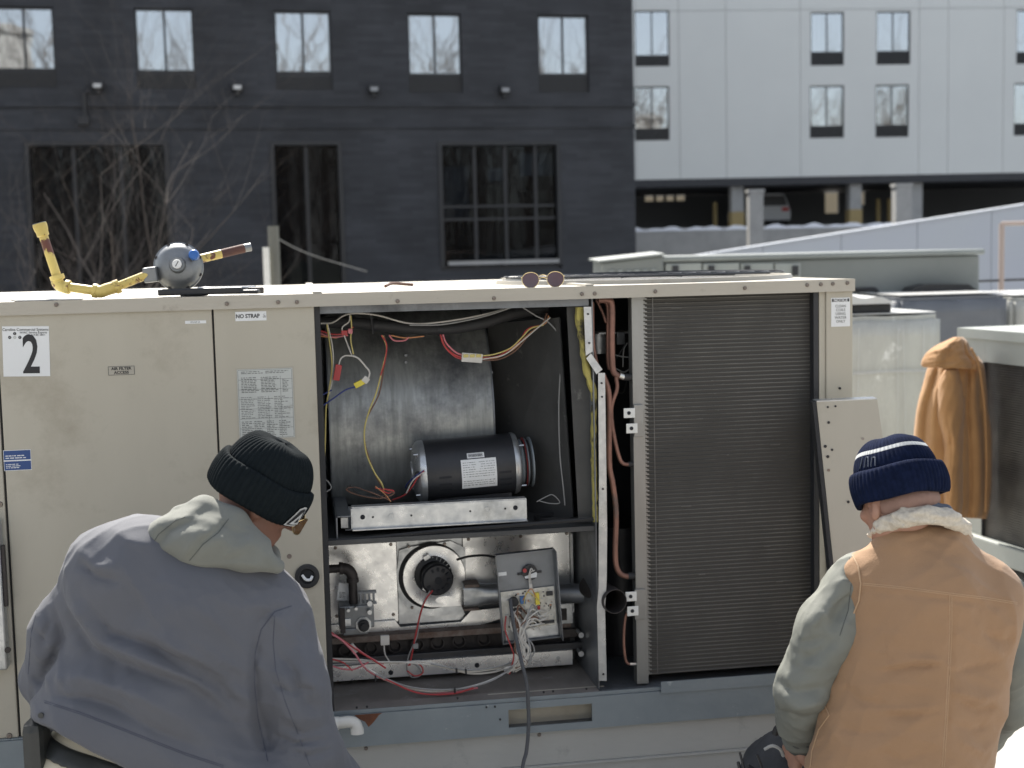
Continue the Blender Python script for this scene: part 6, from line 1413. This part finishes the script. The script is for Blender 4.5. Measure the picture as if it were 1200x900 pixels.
def add_hand(F, wr, d, nrm, side, curl=.5):
    d = Vector(d).normalized(); nrm = Vector(nrm); nrm = (nrm - d * nrm.dot(d)).normalized(); sd_ = d.cross(nrm) * side     # nrm: out of the back of the hand
    k0 = wr + d * .012
    for i, o in enumerate((-.03, -.01, .011, .030)):
        kn = wr + d * (.092 - .006 * abs(i - 1)) + sd_ * o; F.cone(k0 + sd_ * o * .55, kn, .014, .0115, .01)
        L = (.040, .045, .042, .033)[i]; p = kn; dd = d.copy(); r = .0092 - .0006 * (i == 3)
        for j, l in enumerate((L, L * .62, L * .5)):
            a = curl * (.75, 1.1, .8)[j] * (1 + .08 * i); dd = (dd * math.cos(a) - nrm * math.sin(a)).normalized(); n2 = d
            nrm_ = sd_.cross(dd) * 1; q = p + dd * l; F.cone(p, q, r, r * .92, .002 if j else .006); p = q; r *= .93
    t0 = wr + d * .028 - sd_ * .032; t1 = t0 + (d * .6 - sd_ * .8 - nrm * .5).normalized() * .034; t2 = t1 + (d * .85 - sd_ * .2 - nrm * .8).normalized() * .03; t3 = t2 + (d * .7 + sd_ * .2 - nrm * .8).normalized() * .024
    F.chain([wr + d * .015 - sd_ * .012, t0, t1, t2, t3], [.016, .0145, .0115, .0105, .0085], .008)
def build_body(name, P, skin, h=.0055):
    P = dict(P)
    for q in ('pelL', 'pelR', 'waist', 'chest', 'shL', 'shR'): P[q] = P[q] + Vector((0, .055 if q in ('waist', 'chest') else .035, 0))
    pts = np.array([list(v) for k, v in P.items() if k not in ('H',)]); lo = pts.min(0) - .16; hi = pts.max(0) + .16; lo[2] = max(lo[2], -.03)
    F = Field(lo, hi, h); c = F.cone
    c(P['pelL'], P['pelR'], .08, .08, .04); c((P['pelL'] + P['pelR']) / 2, P['waist'], .095, .09, .05); c(P['waist'], P['chest'], .095, .105, .05)
    c(P['shL'], P['shR'], .045, .045, .03); c(P['chest'], P['neck'] + Vector((0, .02, 0)), .09, .05, .03); c(P['neck'], P['C'] + P['H'] @ Vector((0, -.02, -.04)), .056, .054, .025)
    for s in 'LR':
        F.chain([P['sh' + s], P['el' + s], P['wr' + s]], [.046, .039, .029], .02); c(P['pel' + s], P['kn' + s], .088, .058, .03); c(P['kn' + s], P['an' + s], .056, .04, .02); c(P['an' + s], P['to' + s], .04, .032, .02)
        add_hand(F, P['wr' + s], P['hd' + s] - P['wr' + s], P['hn' + s] - P['wr' + s], 1 if s == 'L' else -1, .55)
    add_head(F, P['C'], P['H']); return F
def beanie(name, C, H, m, parent, a=.100, b=.112, dome=.115, cuff=.066, drop=.0, ribs=56, seed=1, ridge=.0016, z0=-.005, slouch=(0, 0), stripe=None, tiltcuff=0):
    rng = np.random.RandomState(seed); ns = ribs * 6; rows = []; prof = []
    for t in np.linspace(0, 1, 9): prof.append(('in', -.004 + cuff * 0 + t * .004, 1.0))
    V = []; Fc = []; cols = []
    def ringpts(z, s, extra, amp, flare=0):
        out = []
        for k in range(ns):
            t = 2 * math.pi * k / ns; rb = amp * (abs(math.cos(ribs * t / 2)) * 2 - 1)
            lump = .0025 * math.sin(3 * t + seed) + .002 * math.sin(5 * t + seed * 2 + z * 30)
            rx = (a * s + extra + rb + lump * s); ry = (b * s + extra + rb + lump * s)
            zz = z + tiltcuff * math.sin(t) * (1 - min(1, max(0, z) / .06)) + .002 * math.sin(4 * t + seed)
            out.append(C + H @ Vector((rx * math.cos(t) + slouch[0] * max(0, z) ** 2 * 20, ry * math.sin(t) + slouch[1] * max(0, z) ** 2 * 20 - .008, zz)))
        return out
    R_ = []
    R_.append(ringpts(z0 + .012, .93, 0, 0)); R_.append(ringpts(z0, .97, 0, ridge * .3))
    for t in np.linspace(0, 1, 12): R_.append(ringpts(z0 + cuff * t, 1.0 + .03 * math.sin(math.pi * t), .007 + .004 * math.sin(math.pi * t) ** .5, ridge))
    R_.append(ringpts(z0 + cuff + .002, .99, .002, ridge * .5)); R_.append(ringpts(z0 + cuff - .004, .965, -.001, ridge * .4))
    nd = 26; dstart = len(R_)
    for i in range(1, nd + 1):
        t = i / nd; z = z0 + cuff - .004 + (dome) * math.sin(t * math.pi / 2) ** 1.0; s = max(.97 * math.cos(t * math.pi / 2) ** .62, .01)
        R_.append(ringpts(z + .003 * math.sin(7 * t + seed), s, .0, ridge * .75 * (1 if s > .25 else s * 4)))
    vs = [p for r in R_ for p in r]; mb = MB(); fs = [(i * ns + k, i * ns + (k + 1) % ns, (i + 1) * ns + (k + 1) % ns, (i + 1) * ns + k) for i in range(len(R_) - 1) for k in range(ns)]
    mb.add(vs, fs, True); mb.f.append(tuple((len(R_) - 1) * ns + k for k in range(ns))); mb.sm.append(True)
    me = bpy.data.meshes.new(name); me.from_pydata([tuple(v) for v in mb.v], [], mb.f); me.polygons.foreach_set('use_smooth', [True] * len(me.polygons)); me.update()
    o = link(name, me, m, parent)
    if stripe:
        me.materials.append(M[stripe[2]])
        i0 = dstart + int(stripe[0] * nd); i1 = dstart + int(stripe[1] * nd)
        for p in me.polygons:
            if i0 * ns <= p.vertices[0] < i1 * ns: p.material_index = 1
    return o
def seam(tree, pts, r, m, parent, name='seam', off=.0, sub=6):
    q = hits(tree, pts, off, sub)
    if len(q) > 2: return MB().tube(q, r, n=5, smoothpts=False).build(name, m, parent)
def cloth(F, name, m, parent, sm=0):
    me = F.mesh(name); o = link(name, me, m, parent)
    if sm: 
        md = o.modifiers.new('smooth', 'SMOOTH'); md.factor = .5; md.iterations = sm
    return o, me

# ---- man in the grey jacket -----------------------------------------------------------
A = at
H1 = head_frame(R(68), R(31), R(9)); C1 = A(305, 580, 3.08)
P1 = dict(C=C1, H=H1, neck=A(262, 640, 3.0), chest=A(225, 735, 2.95), waist=A(175, 895, 3.0), pelL=A(105, 950, 2.96), pelR=A(205, 968, 3.02),
          shL=A(128, 668, 2.95), shR=A(328, 722, 3.03), elL=A(62, 800, 3.0), wrL=A(97, 834, 3.32), elR=A(365, 890, 3.04), wrR=A(430, 945, 3.22))
P1['hdL'] = P1['wrL'] + Vector((.05, .09, -.03)); P1['hnL'] = P1['wrL'] + Vector((-.08, 0, .06)); P1['hdR'] = P1['wrR'] + Vector((.03, .1, .0)); P1['hnR'] = P1['wrR'] + Vector((.0, 0, .1))
P1['knL'] = Vector((P1['pelL'].x - .06, 3.06, .07)); P1['knR'] = Vector((P1['pelR'].x + .10, 3.16, .07)); P1['anL'] = Vector((P1['knL'].x + .02, 2.66, .06)); P1['anR'] = Vector((P1['knR'].x, 2.74, .06)); P1['toL'] = P1['anL'] + Vector((0, -.12, -.01)); P1['toR'] = P1['anR'] + Vector((0, -.12, -.01))
man1 = thing('person', 'man in grey jacket and black beanie crouching at the open compartment', 'person', (0, 0, 0))
F = build_body('body', P1, 'skin_brown'); link('body', F.mesh('body'), 'skin_brown', man1)
# trousers and belt
def pelvis(F, P, e):
    F.cone(P['pelL'], P['pelR'], .118 + e, .118 + e, .05); F.cone((P['pelL'] + P['pelR']) / 2, P['waist'], .142 + e, .150 + e, .06)
up1 = (A(225, 735, 2.95) - A(150, 930, 2.88)).normalized()
lo = Vector((-1.15, 2.45, -.02)); hi = Vector((-.3, 3.45, .95)); TF = Field(lo, hi, .008)
def trou(F, P, e=0):
    pelvis(F, P, e)
    for s in 'LR': F.cone(P['pel' + s], P['kn' + s], .11 + e * .6, .084, .04); F.cone(P['kn' + s], P['an' + s], .082, .07, .02)
# waist stands where the photograph shows it: left end at the frame's lower left
TF.cone(A(80, 915, 2.90), A(190, 960, 2.96), .082, .095, .05); TF.cone(A(98, 880, 2.95), A(150, 905, 2.96), .080, .085, .05)
TF.cone(A(150, 912, 2.98), A(285, 965, 3.02), .085, .1, .04); trou(TF, P1, -.035); wp = A(60, 848, 2.8); TF.plane(wp + up1 * .02, up1, .004); TF.noise(.002, 22, 6)
tr1, tme = cloth(TF, 'trousers', 'trousers_cream', man1)
BL = Field((-1.15, 2.55, .45), (-.5, 3.2, .95), .006); BL.cone(A(80, 915, 2.90), A(190, 960, 2.96), .089, .102, .05); BL.cone(A(98, 880, 2.95), A(150, 905, 2.96), .087, .092, .05); pelvis(BL, P1, -.029)
bp0 = A(40, 872, 2.8); BL.plane(bp0 - up1 * .0, up1, .003); BL.plane(bp0 - up1 * .036, -up1, .003); cloth(BL, 'belt', 'leather_black', man1)
btree = bvh_of(bpy.data.objects['belt'].data)
for (x0, y0, x1, y1) in ((58, 871, 54, 898), (126, 894, 122, 925)):
    q = hits(btree, [(x0, y0), (x1, y1)], .002, 5)
    if len(q) > 1: MB().tube(q, .008, n=6, smoothpts=False).build('belt_loop', 'trousers_cream', man1)
b = MB(); p = A(31, 868, 2.83); b.box((p.x - .014, p.y - .0, p.z - .12), (p.x + .03, p.y + .08, p.z + .035), bev=.02); b.box((p.x - .026, p.y + .01, p.z - .30), (p.x + .012, p.y + .07, p.z - .08), bev=.016); b.build('pouch', 'leather_black', man1)
for s in 'LR':
    Bf = Field(P1['an' + s] + Vector((-.1, -.26, -.08)), P1['an' + s] + Vector((.1, .12, .12)), .008); Bf.cone(P1['an' + s] + Vector((0, .03, .01)), P1['to' + s], .055, .046, .03).cone(P1['to' + s], P1['to' + s] + Vector((0, -.07, 0)), .046, .04, .03)
    Bf.plane((0, 0, .0), (0, 0, -1)); cloth(Bf, 'boot', 'boot', man1)
# jacket
JF = Field((-1.22, 2.55, .42), (-.22, 3.42, 1.28), .0052)
def torso1(F, e=0):
    F.cone(A(118, 840, 2.95), A(152, 690, 2.99), .125 + e, .125 + e, .07); F.cone(A(235, 880, 2.96), A(288, 740, 3.03), .135 + e, .12 + e, .07); F.cone(A(180, 850, 2.93), A(222, 710, 2.97), .15 + e, .145 + e, .07)
    F.cone(A(148, 680, 2.95), A(310, 715, 3.03), .105 + e, .09 + e, .06); F.cone(A(178, 655, 2.98), A(270, 670, 3.03), .09 + e, .08 + e, .05)
    F.cone(A(132, 663, 2.95), A(150, 664, 2.95), .082 + e, .095 + e, .04)
    F.cone(A(108, 846, 2.9), A(290, 935, 2.93), .118 + e, .13 + e, .05)
torso1(JF)
hemp = A(47, 846, 2.8); hn = (A(47, 846, 2.8) - A(137, 894, 2.74)); # hem line direction
hem_dir = (A(137, 893, 2.76) - A(46, 845, 2.82)).normalized(); hem_n = ray(46, 845).cross(ray(137, 893)).normalized(); hem_n = hem_n if hem_n.z < 0 else -hem_n
JF.plane(A(46, 845, 2.82), hem_n, .004)
# arms are joined after the hem is cut
JF.chain([A(130, 672, 2.96), A(74, 742, 2.98), A(63, 790, 3.0)], [.088, .07, .064], .028); JF.chain([A(62, 792, 3.0), A(76, 815, 3.16), A(96, 832, 3.3)], [.063, .054, .044], .02)
JF.chain([A(322, 738, 3.02), A(341, 800, 2.98), A(358, 880, 2.98)], [.086, .076, .076], .03); JF.chain([A(358, 880, 2.98), A(390, 918, 3.08), A(425, 942, 3.2)], [.075, .064, .05], .03)
t0 = JF.bvh()
def fold(tree, F, pts, amp, wd, push=0):
    q = hits(tree, pts, push, 3)
    if len(q) > 1: F.fold(q, amp * 1.35, wd * 1.0)
for pts, am, wd in [
    ([(68, 686), (84, 725), (105, 759), (150, 782), (219, 806), (273, 850), (295, 885)], -.020, .016), ([(76, 680), (96, 722), (122, 752), (170, 772), (235, 800), (285, 842)], .016, .016),
    ([(150, 742), (191, 770), (255, 809), (290, 845)], -.016, .013), ([(165, 733), (215, 762), (270, 798), (296, 822)], .012, .013), ([(205, 757), (250, 788), (296, 812)], -.010, .010), ([(100, 700), (130, 742), (180, 760), (235, 786), (290, 832)], -.012, .006), ([(215, 742), (262, 772), (298, 790)], .010, .007), ([(60, 815), (110, 822), (165, 845)], -.010, .006), ([(318, 800), (340, 812), (372, 806)], -.010, .006), ([(325, 765), (345, 790), (350, 820)], -.010, .006), ([(50, 700), (58, 730), (46, 760)], -.008, .006), ([(316, 860), (345, 872), (392, 866)], -.010, .006),
    ([(44, 800), (60, 790), (100, 790), (170, 815), (240, 858)], .018, .018), ([(70, 812), (130, 832), (200, 866), (260, 890)], -.010, .014),
    ([(78, 705), (92, 718), (106, 716)], .010, .009), ([(90, 640), (112, 662), (140, 668)], .008, .012), ([(90, 655), (112, 676), (145, 684)], -.009, .009), ([(120, 610), (150, 632), (185, 640)], .006, .012),
    ([(68, 650), (61, 704), (70, 752), (58, 780), (44, 806)], -.022, .011), ([(304, 735), (297, 782), (300, 836), (314, 895)], -.015, .009), ([(300, 733), (318, 716), (345, 708)], -.006, .007),
    ([(290, 760), (296, 800), (292, 850)], .008, .014), ([(255, 700), (285, 712), (315, 706)], .006, .012), ([(350, 776), (368, 800), (384, 826)], .009, .012), ([(338, 786), (352, 812), (372, 838)], -.009, .010),
    ([(330, 850), (355, 860), (385, 852)], -.008, .011), ([(325, 835), (350, 842), (384, 838)], .007, .010), ([(360, 720), (352, 742), (366, 762)], -.007, .009), ([(345, 755), (360, 772), (374, 775)], .006, .009),
    ([(40, 735), (52, 752), (64, 748)], -.007, .009), ([(38, 760), (50, 772), (62, 770)], .006, .009), ([(35, 790), (48, 800), (60, 796)], -.006, .009), ([(120, 745), (135, 795), (160, 850)], -.006, .018), ([(200, 700), (215, 730), (250, 748)], .004, .02), ([(335, 880), (362, 886), (395, 878)], -.008, .010)]:
    fold(t0, JF, pts, am, wd)
JF.noise(.0022, 12, 11); JF.wrinkle(.009, 12, 12, (1, .2, -.7), 4.5); JF.wrinkle(.0035, 36, 13, (1, 0, -.5), 2.5)
jk1, jme = cloth(JF, 'jacket', 'jacket_grey', man1, 1); jt = bvh_of(jme)
for off_ in (0, 2.2): seam(jt, [(52, 821 + off_), (95, 835 + off_), (137, 851 + off_), (180, 868 + off_), (219, 883 + off_), (262, 897 + off_)], .0011, 'thread_dark', jk1)
seam(jt, [(342, 710), (322, 717), (306, 738), (299, 765), (298, 800), (302, 840), (314, 892)], .0013, 'thread_dark', jk1)
seam(jt, [(322, 722), (320, 752), (323, 785), (334, 822), (346, 852), (363, 897)], .0010, 'thread_dark', jk1)
seam(jt, [(90, 624), (66, 652), (50, 690), (37, 740), (33, 790)], .0010, 'thread_dark', jk1)
p = hit(jt, 49, 838, .002); MB().cyl(p, p + Vector((0, -.004, 0)), .006, n=12).build('button', 'leather_black', jk1) if p else None
# jacket collar edge at the right of the hood
# hood
HF = Field((-.95, 2.7, .95), (-.42, 3.25, 1.28), .005)
HF.chain([A(194, 632, 2.93), A(235, 634, 2.92), A(286, 648, 2.94), A(325, 664, 2.97)], [.043, .050, .036, .016], .035)
HF.chain([A(215, 604, 2.97), A(238, 600, 2.97), A(270, 616, 2.97), (A(300, 640, 2.98))], [.026, .030, .034, .028], .03)
HF.chain([A(240, 597, 3.05), A(262, 606, 3.12), A(292, 628, 3.14), A(318, 650, 3.08), A(326, 663, 3.0)], [.028, .03, .026, .016, .012], .03)
ht = HF.bvh()
for pts, am, wd in [([(176, 622), (196, 606), (220, 603), (240, 590)], .010, .010), ([(180, 645), (198, 622), (222, 612), (232, 622)], -.010, .008), ([(222, 658), (236, 636), (256, 622), (268, 606)], -.008, .0065), ([(214, 655), (228, 634), (248, 618)], .006, .009), ([(196, 655), (240, 662), (290, 660), (322, 668)], .006, .009), ([(258, 655), (285, 640), (300, 630)], .005, .01), ([(232, 600), (240, 620), (230, 640)], -.006, .009), ([(202, 600), (214, 592), (228, 590)], -.006, .006)]: fold(ht, HF, pts, am, wd)
HF.noise(.003, 28, 21); HF.wrinkle(.003, 30, 22, (1, 0, .4), 3); hd1, hme = cloth(HF, 'hood', 'hoodie_grey', man1, 1); ht = bvh_of(hme)
seam(ht, [(174, 645), (186, 626), (206, 610), (217, 606)], .0011, 'shirt_cuff', hd1); seam(ht, [(222, 657), (238, 638), (256, 624), (268, 608)], .0012, 'shirt_cuff', hd1)
bn = beanie('beanie', C1 + H1 @ Vector((0, -.004, .012)), H1, 'knit_black', man1, a=.098, b=.106, dome=.078, cuff=.080, ribs=52, seed=3, z0=-.034)
# patch on the cuff
bt = bvh_of(bn.data)
def cuffpt(t, z, e): t = R(t); return C1 + H1 @ Vector(((.098 + e) * math.cos(t), (.106 + e) * math.sin(t) - .012, z - .022))
def cuff_patch(poly, e, m, name, par):
    sub_ = []
    for i in range(len(poly)):
        (t0_, z0_), (t1_, z1_) = poly[i], poly[(i + 1) % len(poly)]
        for q in range(3): sub_.append((t0_ + (t1_ - t0_) * q / 3, z0_ + (z1_ - z0_) * q / 3))
    ct = sum(p[0] for p in poly) / len(poly); cz = sum(p[1] for p in poly) / len(poly); n = len(sub_)
    return MB().add([cuffpt(ct, cz, e)] + [cuffpt(t, z, e) for t, z in sub_], [(0, 1 + i, 1 + (i + 1) % n) for i in range(n)], True).build(name, m, par)
pa = cuff_patch([(34, .004), (62, .006), (66, .030), (62, .054), (54, .056), (46, .050)], .0155, 'knit_white', 'logo_patch', bn)
cuff_patch([(37, .007), (59, .009), (63, .030), (59, .050), (54, .051), (48, .046)], .0165, 'ink', 'logo_field', bn)
cuff_patch([(40, .010), (58, .012), (55, .044)], .0176, 'knit_white', 'logo_peak', bn)
cuff_patch([(47, .015), (54, .017), (52, .030)], .0187, 'ink', 'logo_notch', bn)
# hair fringe at the nape and sunglasses
hf = lambda x, y, z: C1 + H1 @ Vector((x, y, z))
g1 = [hf(.079, .02, .006), hf(.083, .05, .004), hf(.066, .098, .006)]; MB().tube([hf(.084, -.005, .004), hf(.083, .05, .0), hf(.068, .084, -.008)], .0017, n=6).build('glasses_temple', 'gold', man1)
lens = []
for s in (-1, 1):
    P = [hf(s * (.036 + .030 * math.cos(t)), 0.124 - 9 * (.036 + .030 * math.cos(t)) ** 2, -.016 + .021 * math.sin(t)) for t in np.linspace(0, 2 * math.pi, 25)[:-1]]
    rm_ = MB().tube(P + [P[0]], .0015, n=6, smoothpts=False).build('glasses_rim', 'gold', man1); n = len(P); MB().add(P + [p + H1 @ Vector((0, .0012, 0)) for p in P], [tuple(range(n)), tuple(range(n, 2 * n))[::-1]] + [(i, (i + 1) % n, n + (i + 1) % n, n + i) for i in range(n)]).build('lens', 'lens_amber', rm_)

# ---- man in the tan vest ----------------------------------------------------------------
H2 = head_frame(R(-24), R(20), R(1)); C2 = A(1052, 585, 3.02)
P2 = dict(C=C2, H=H2, neck=A(1082, 636, 3.06), chest=A(1092, 745, 3.0), waist=A(1068, 880, 2.98), pelL=A(1018, 945, 2.95), pelR=A(1098, 950, 2.98),
          shL=A(1004, 690, 3.0), shR=A(1168, 702, 3.04), elL=A(940, 812, 3.0), wrL=A(938, 864, 3.12), elR=A(1178, 822, 3.12), wrR=A(1128, 880, 3.36))
P2['hdL'] = P2['wrL'] + Vector((-.015, .06, -.09)); P2['hnL'] = P2['wrL'] + Vector((-.1, -.03, .0)); P2['hdR'] = P2['wrR'] + Vector((-.08, .06, -.02)); P2['hnR'] = P2['wrR'] + Vector((.05, 0, .1))
P2['knL'] = Vector((P2['pelL'].x - .05, 3.30, .07)); P2['knR'] = Vector((P2['pelR'].x + .06, 3.32, .07)); P2['anL'] = Vector((P2['knL'].x + .02, 2.9, .06)); P2['anR'] = Vector((P2['knR'].x, 2.92, .06)); P2['toL'] = P2['anL'] + Vector((0, -.12, -.01)); P2['toR'] = P2['anR'] + Vector((0, -.12, -.01))
man2 = thing('person', 'man in tan canvas vest and navy beanie kneeling before the coil', 'person', (0, 0, 0))
F = build_body('body', P2, 'skin_light'); link('body', F.mesh('body'), 'skin_light', man2)
TF = Field((.5, 2.6, -.02), (1.3, 3.5, .75), .009); trou(TF, P2); TF.plane(P2['waist'] + Vector((0, 0, -.03)), (0, 0, 1)); TF.noise(.005, 20, 7); cloth(TF, 'trousers', 'trousers_brown', man2)
for s in 'LR':
    Bf = Field(P2['an' + s] + Vector((-.1, -.26, -.08)), P2['an' + s] + Vector((.1, .12, .12)), .008); Bf.cone(P2['an' + s] + Vector((0, .03, .01)), P2['to' + s], .055, .046, .03).cone(P2['to' + s], P2['to' + s] + Vector((0, -.07, 0)), .046, .04, .03)
    Bf.plane((0, 0, .0), (0, 0, -1)); cloth(Bf, 'boot', 'boot', man2)
# shirt (sleeves)
SF = Field((.50, 2.75, .42), (1.32, 3.5, 1.12), .0055)
SF.chain([A(1010, 688, 3.01), A(972, 740, 3.0), A(942, 806, 3.0)], [.066, .066, .062], .03); SF.chain([A(942, 806, 3.0), A(940, 842, 3.07), A(941, 858, 3.11)], [.061, .055, .048], .02)
SF.chain([A(1166, 706, 3.05), A(1176, 770, 3.06), A(1178, 822, 3.12)], [.066, .064, .058], .03); SF.chain([A(1178, 822, 3.12), A(1150, 856, 3.25), A(1132, 876, 3.34)], [.058, .05, .042], .02)
SF.cone(A(1015, 690, 3.02), A(1160, 705, 3.03), .075, .075, .04); SF.ell(A(1082, 632, 3.02), (.055, .055, .03), None, .02)
st_ = SF.bvh()
for pts, am, wd in [([(995, 655), (975, 690), (960, 715), (950, 735)], .012, .014), ([(1000, 690), (982, 722), (972, 745)], -.012, .011), ([(960, 705), (945, 735), (925, 762)], .008, .012), ([(985, 745), (960, 765), (925, 785)], -.010, .012), ([(920, 765), (945, 780), (975, 782)], .008, .012),
                    ([(908, 800), (935, 812), (970, 806)], -.012, .010), ([(906, 815), (935, 828), (968, 820)], .009, .010), ([(912, 830), (940, 842), (968, 836)], -.010, .008), ([(990, 660), (1000, 690), (1000, 720)], -.008, .01), ([(940, 700), (960, 725), (968, 760)], -.006, .012), ([(918, 840), (932, 852), (955, 858)], .006, .008), ([(930, 742), (950, 752), (965, 748)], -.007, .008)]: fold(st_, SF, pts, am, wd)
SF.noise(.003, 16, 31); SF.wrinkle(.008, 22, 32, (1, 0, .6), 2.5); SF.wrinkle(.003, 50, 33, (1, 0, .4), 2); sh2, sme = cloth(SF, 'shirt', 'shirt_grey', man2, 1); stt = bvh_of(sme)
seam(stt, [(995, 648), (998, 680), (994, 715), (984, 745)], .001, 'shirt_cuff', sh2)
CF = Field(P2['wrL'] - Vector((.1, .12, .1)), P2['wrL'] + Vector((.1, .1, .12)), .005); CF.chain([A(940, 846, 3.08), A(941, 866, 3.13)], [.052, .044], .01); CF.noise(.002, 50, 3); cloth(CF, 'cuff', 'shirt_cuff', man2)
# vest
VF = Field((.50, 2.72, .40), (1.30, 3.32, 1.15), .0052)
VF.cone(A(1040, 718, 2.99), A(1002, 905, 2.97), .095, .108, .06); VF.cone(A(1136, 735, 3.0), A(1104, 905, 2.98), .106, .105, .06); VF.cone(A(1090, 700, 2.97), A(1054, 905, 2.95), .12, .135, .06)
VF.chain([A(1014, 672, 2.99), A(1062, 654, 2.99), A(1100, 652, 2.99), A(1166, 692, 3.02)], [.044, .060, .062, .052], .04); VF.cone(A(1052, 634, 2.985), A(1108, 636, 2.985), .040, .040, .03); VF.cone(A(1030, 690, 3.0), A(1150, 705, 3.0), .075, .085, .05)
vt = VF.bvh()
for pts, am, wd in [([(1030, 782), (1070, 774), (1104, 772)], .006, .007), ([(1030, 788), (1070, 781), (1106, 778)], -.008, .006), ([(1112, 790), (1145, 782), (1182, 772)], -.007, .007), ([(1118, 820), (1145, 832), (1170, 828)], -.007, .007), ([(1115, 808), (1145, 818), (1175, 812)], .006, .009),
                    ([(1034, 840), (1070, 838), (1104, 834)], -.007, .006), ([(1030, 832), (1070, 830), (1100, 826)], .005, .008), ([(985, 800), (1010, 822), (1045, 826)], -.006, .009), ([(1112, 846), (1140, 856), (1166, 848)], -.007, .008), ([(980, 850), (1010, 860), (1050, 858)], -.005, .010), ([(1150, 740), (1175, 752), (1192, 748)], -.006, .010),
                    ([(1008, 692), (1060, 697), (1113, 703), (1190, 714)], -.0035, .006), ([(1117, 705), (1115, 783), (1108, 900)], -.0035, .005), ([(1075, 640), (1086, 634), (1098, 641)], .004, .008), ([(1030, 636), (1085, 622), (1128, 636)], .006, .012), ([(1120, 865), (1150, 880), (1165, 870)], .006, .01), ([(1030, 880), (1060, 892), (1100, 880)], -.005, .008), ([(1180, 690), (1190, 720), (1190, 760)], .004, .01)]: fold(vt, VF, pts, am * 1.2, wd * .95)
VF.noise(.0032, 15, 41); VF.wrinkle(.006, 20, 42, (1, 0, .1), 4); VF.wrinkle(.0025, 46, 43, (1, 0, .2), 3)
# armholes
VF.cone(A(990, 745, 3.10), A(1000, 700, 3.06), .050, .056, .012, 'sub'); VF.cone(A(1205, 745, 3.08), A(1198, 712, 3.06), .03, .035, .012, 'sub')
vs2, vme = cloth(VF, 'vest', 'vest_tan', man2, 1); vt = bvh_of(vme)
for o_ in (0, 2): seam(vt, [(1008, 683 + o_), (1060, 688 + o_), (1113, 695 + o_), (1155, 700 + o_), (1192, 706 + o_)], .0010, 'thread_tan', vs2)
for o_ in (0, 2.4): seam(vt, [(1113 + o_, 697), (1113 + o_, 740), (1111 + o_, 783), (1108 + o_, 840), (1104 + o_, 899)], .0010, 'thread_tan', vs2)
seam(vt, [(996, 645), (1006, 664), (1009, 684), (1007, 704), (998, 726), (986, 746)], .0022, 'thread_tan', vs2, off=.001)
seam(vt, [(972, 800), (966, 825), (972, 838), (960, 855), (952, 880), (950, 899)], .0016, 'thread_tan', vs2, off=.001)
KF = Field((.66, 2.84, .96), (1.14, 3.15, 1.16), .004)
KF.chain([A(1024, 626, 3.03), A(1034, 615, 2.97), A(1058, 607, 2.93), A(1085, 603, 2.92), A(1112, 607, 2.93), A(1128, 618, 2.96), A(1133, 630, 3.03)], [.012, .0165, .0195, .0205, .020, .0175, .012], .008)
KF.noise(.0035, 120, 5); KF.noise(.002, 260, 6); cloth(KF, 'collar', 'sherpa', man2)
LF = Field((.70, 2.84, .98), (1.12, 3.12, 1.18), .004); LF.chain([A(1066, 600, 2.965), A(1088, 594, 2.95), A(1108, 599, 2.965), A(1120, 610, 2.98)], [.012, .015, .014, .010], .008); cloth(LF, 'shirt_collar', 'collar_blue', man2)
bn2 = beanie('beanie', C2 + H2 @ Vector((0, -.004, .008)), H2, 'knit_navy', man2, a=.090, b=.100, dome=.075, cuff=.070, ribs=58, seed=9, z0=-.012, ridge=.0012, stripe=(.38, .46, 'knit_white'))
bt2 = bvh_of(bn2.data)
for pts in ([(1008, 549), (1011, 536)], [(1013, 548), (1015, 536), (1018, 536), (1018, 547)], [(1021, 547), (1022, 536), (1026, 536), (1026, 546)]):
    seam(bt2, pts, .0016, 'collar_blue', bn2, 'knitted_letter', .001, 4)
# ear-side hair
hf2 = lambda x, y, z: C2 + H2 @ Vector((x, y, z))
GF = Field(C2 - Vector((.13, .16, .12)), C2 + Vector((.13, .13, .1)), .005); GF.ell(hf2(0, -.016, -.012), (.0735, .0885, .045), [list(r) for r in H2], .01); GF.plane(hf2(0, .03, 0), H2 @ Vector((0, 1, 0)), .004); GF.noise(.0015, 160, 3); cloth(GF, 'hair', 'hair_grey', man2)
# meter in his left hand
mm = thing('meter', 'red and black hand meter held low in the left hand of the vest man', 'meter', (0, 0, 0))
pt_ = A(943, 884, 3.20)
Q = Matrix.Translation(pt_) @ Matrix.Rotation(R(8), 4, 'Y') @ Matrix.Rotation(R(14), 4, 'Z')
MB().box((-.017, -.018, -.02), (.019, .02, .028), mtx=Q, bev=.007).build('red_cap', 'chip_red', mm); MB().box((-.026, -.02, -.15), (.028, .022, -.0205), mtx=Q, bev=.009).build('body', 'collar_blue', mm)
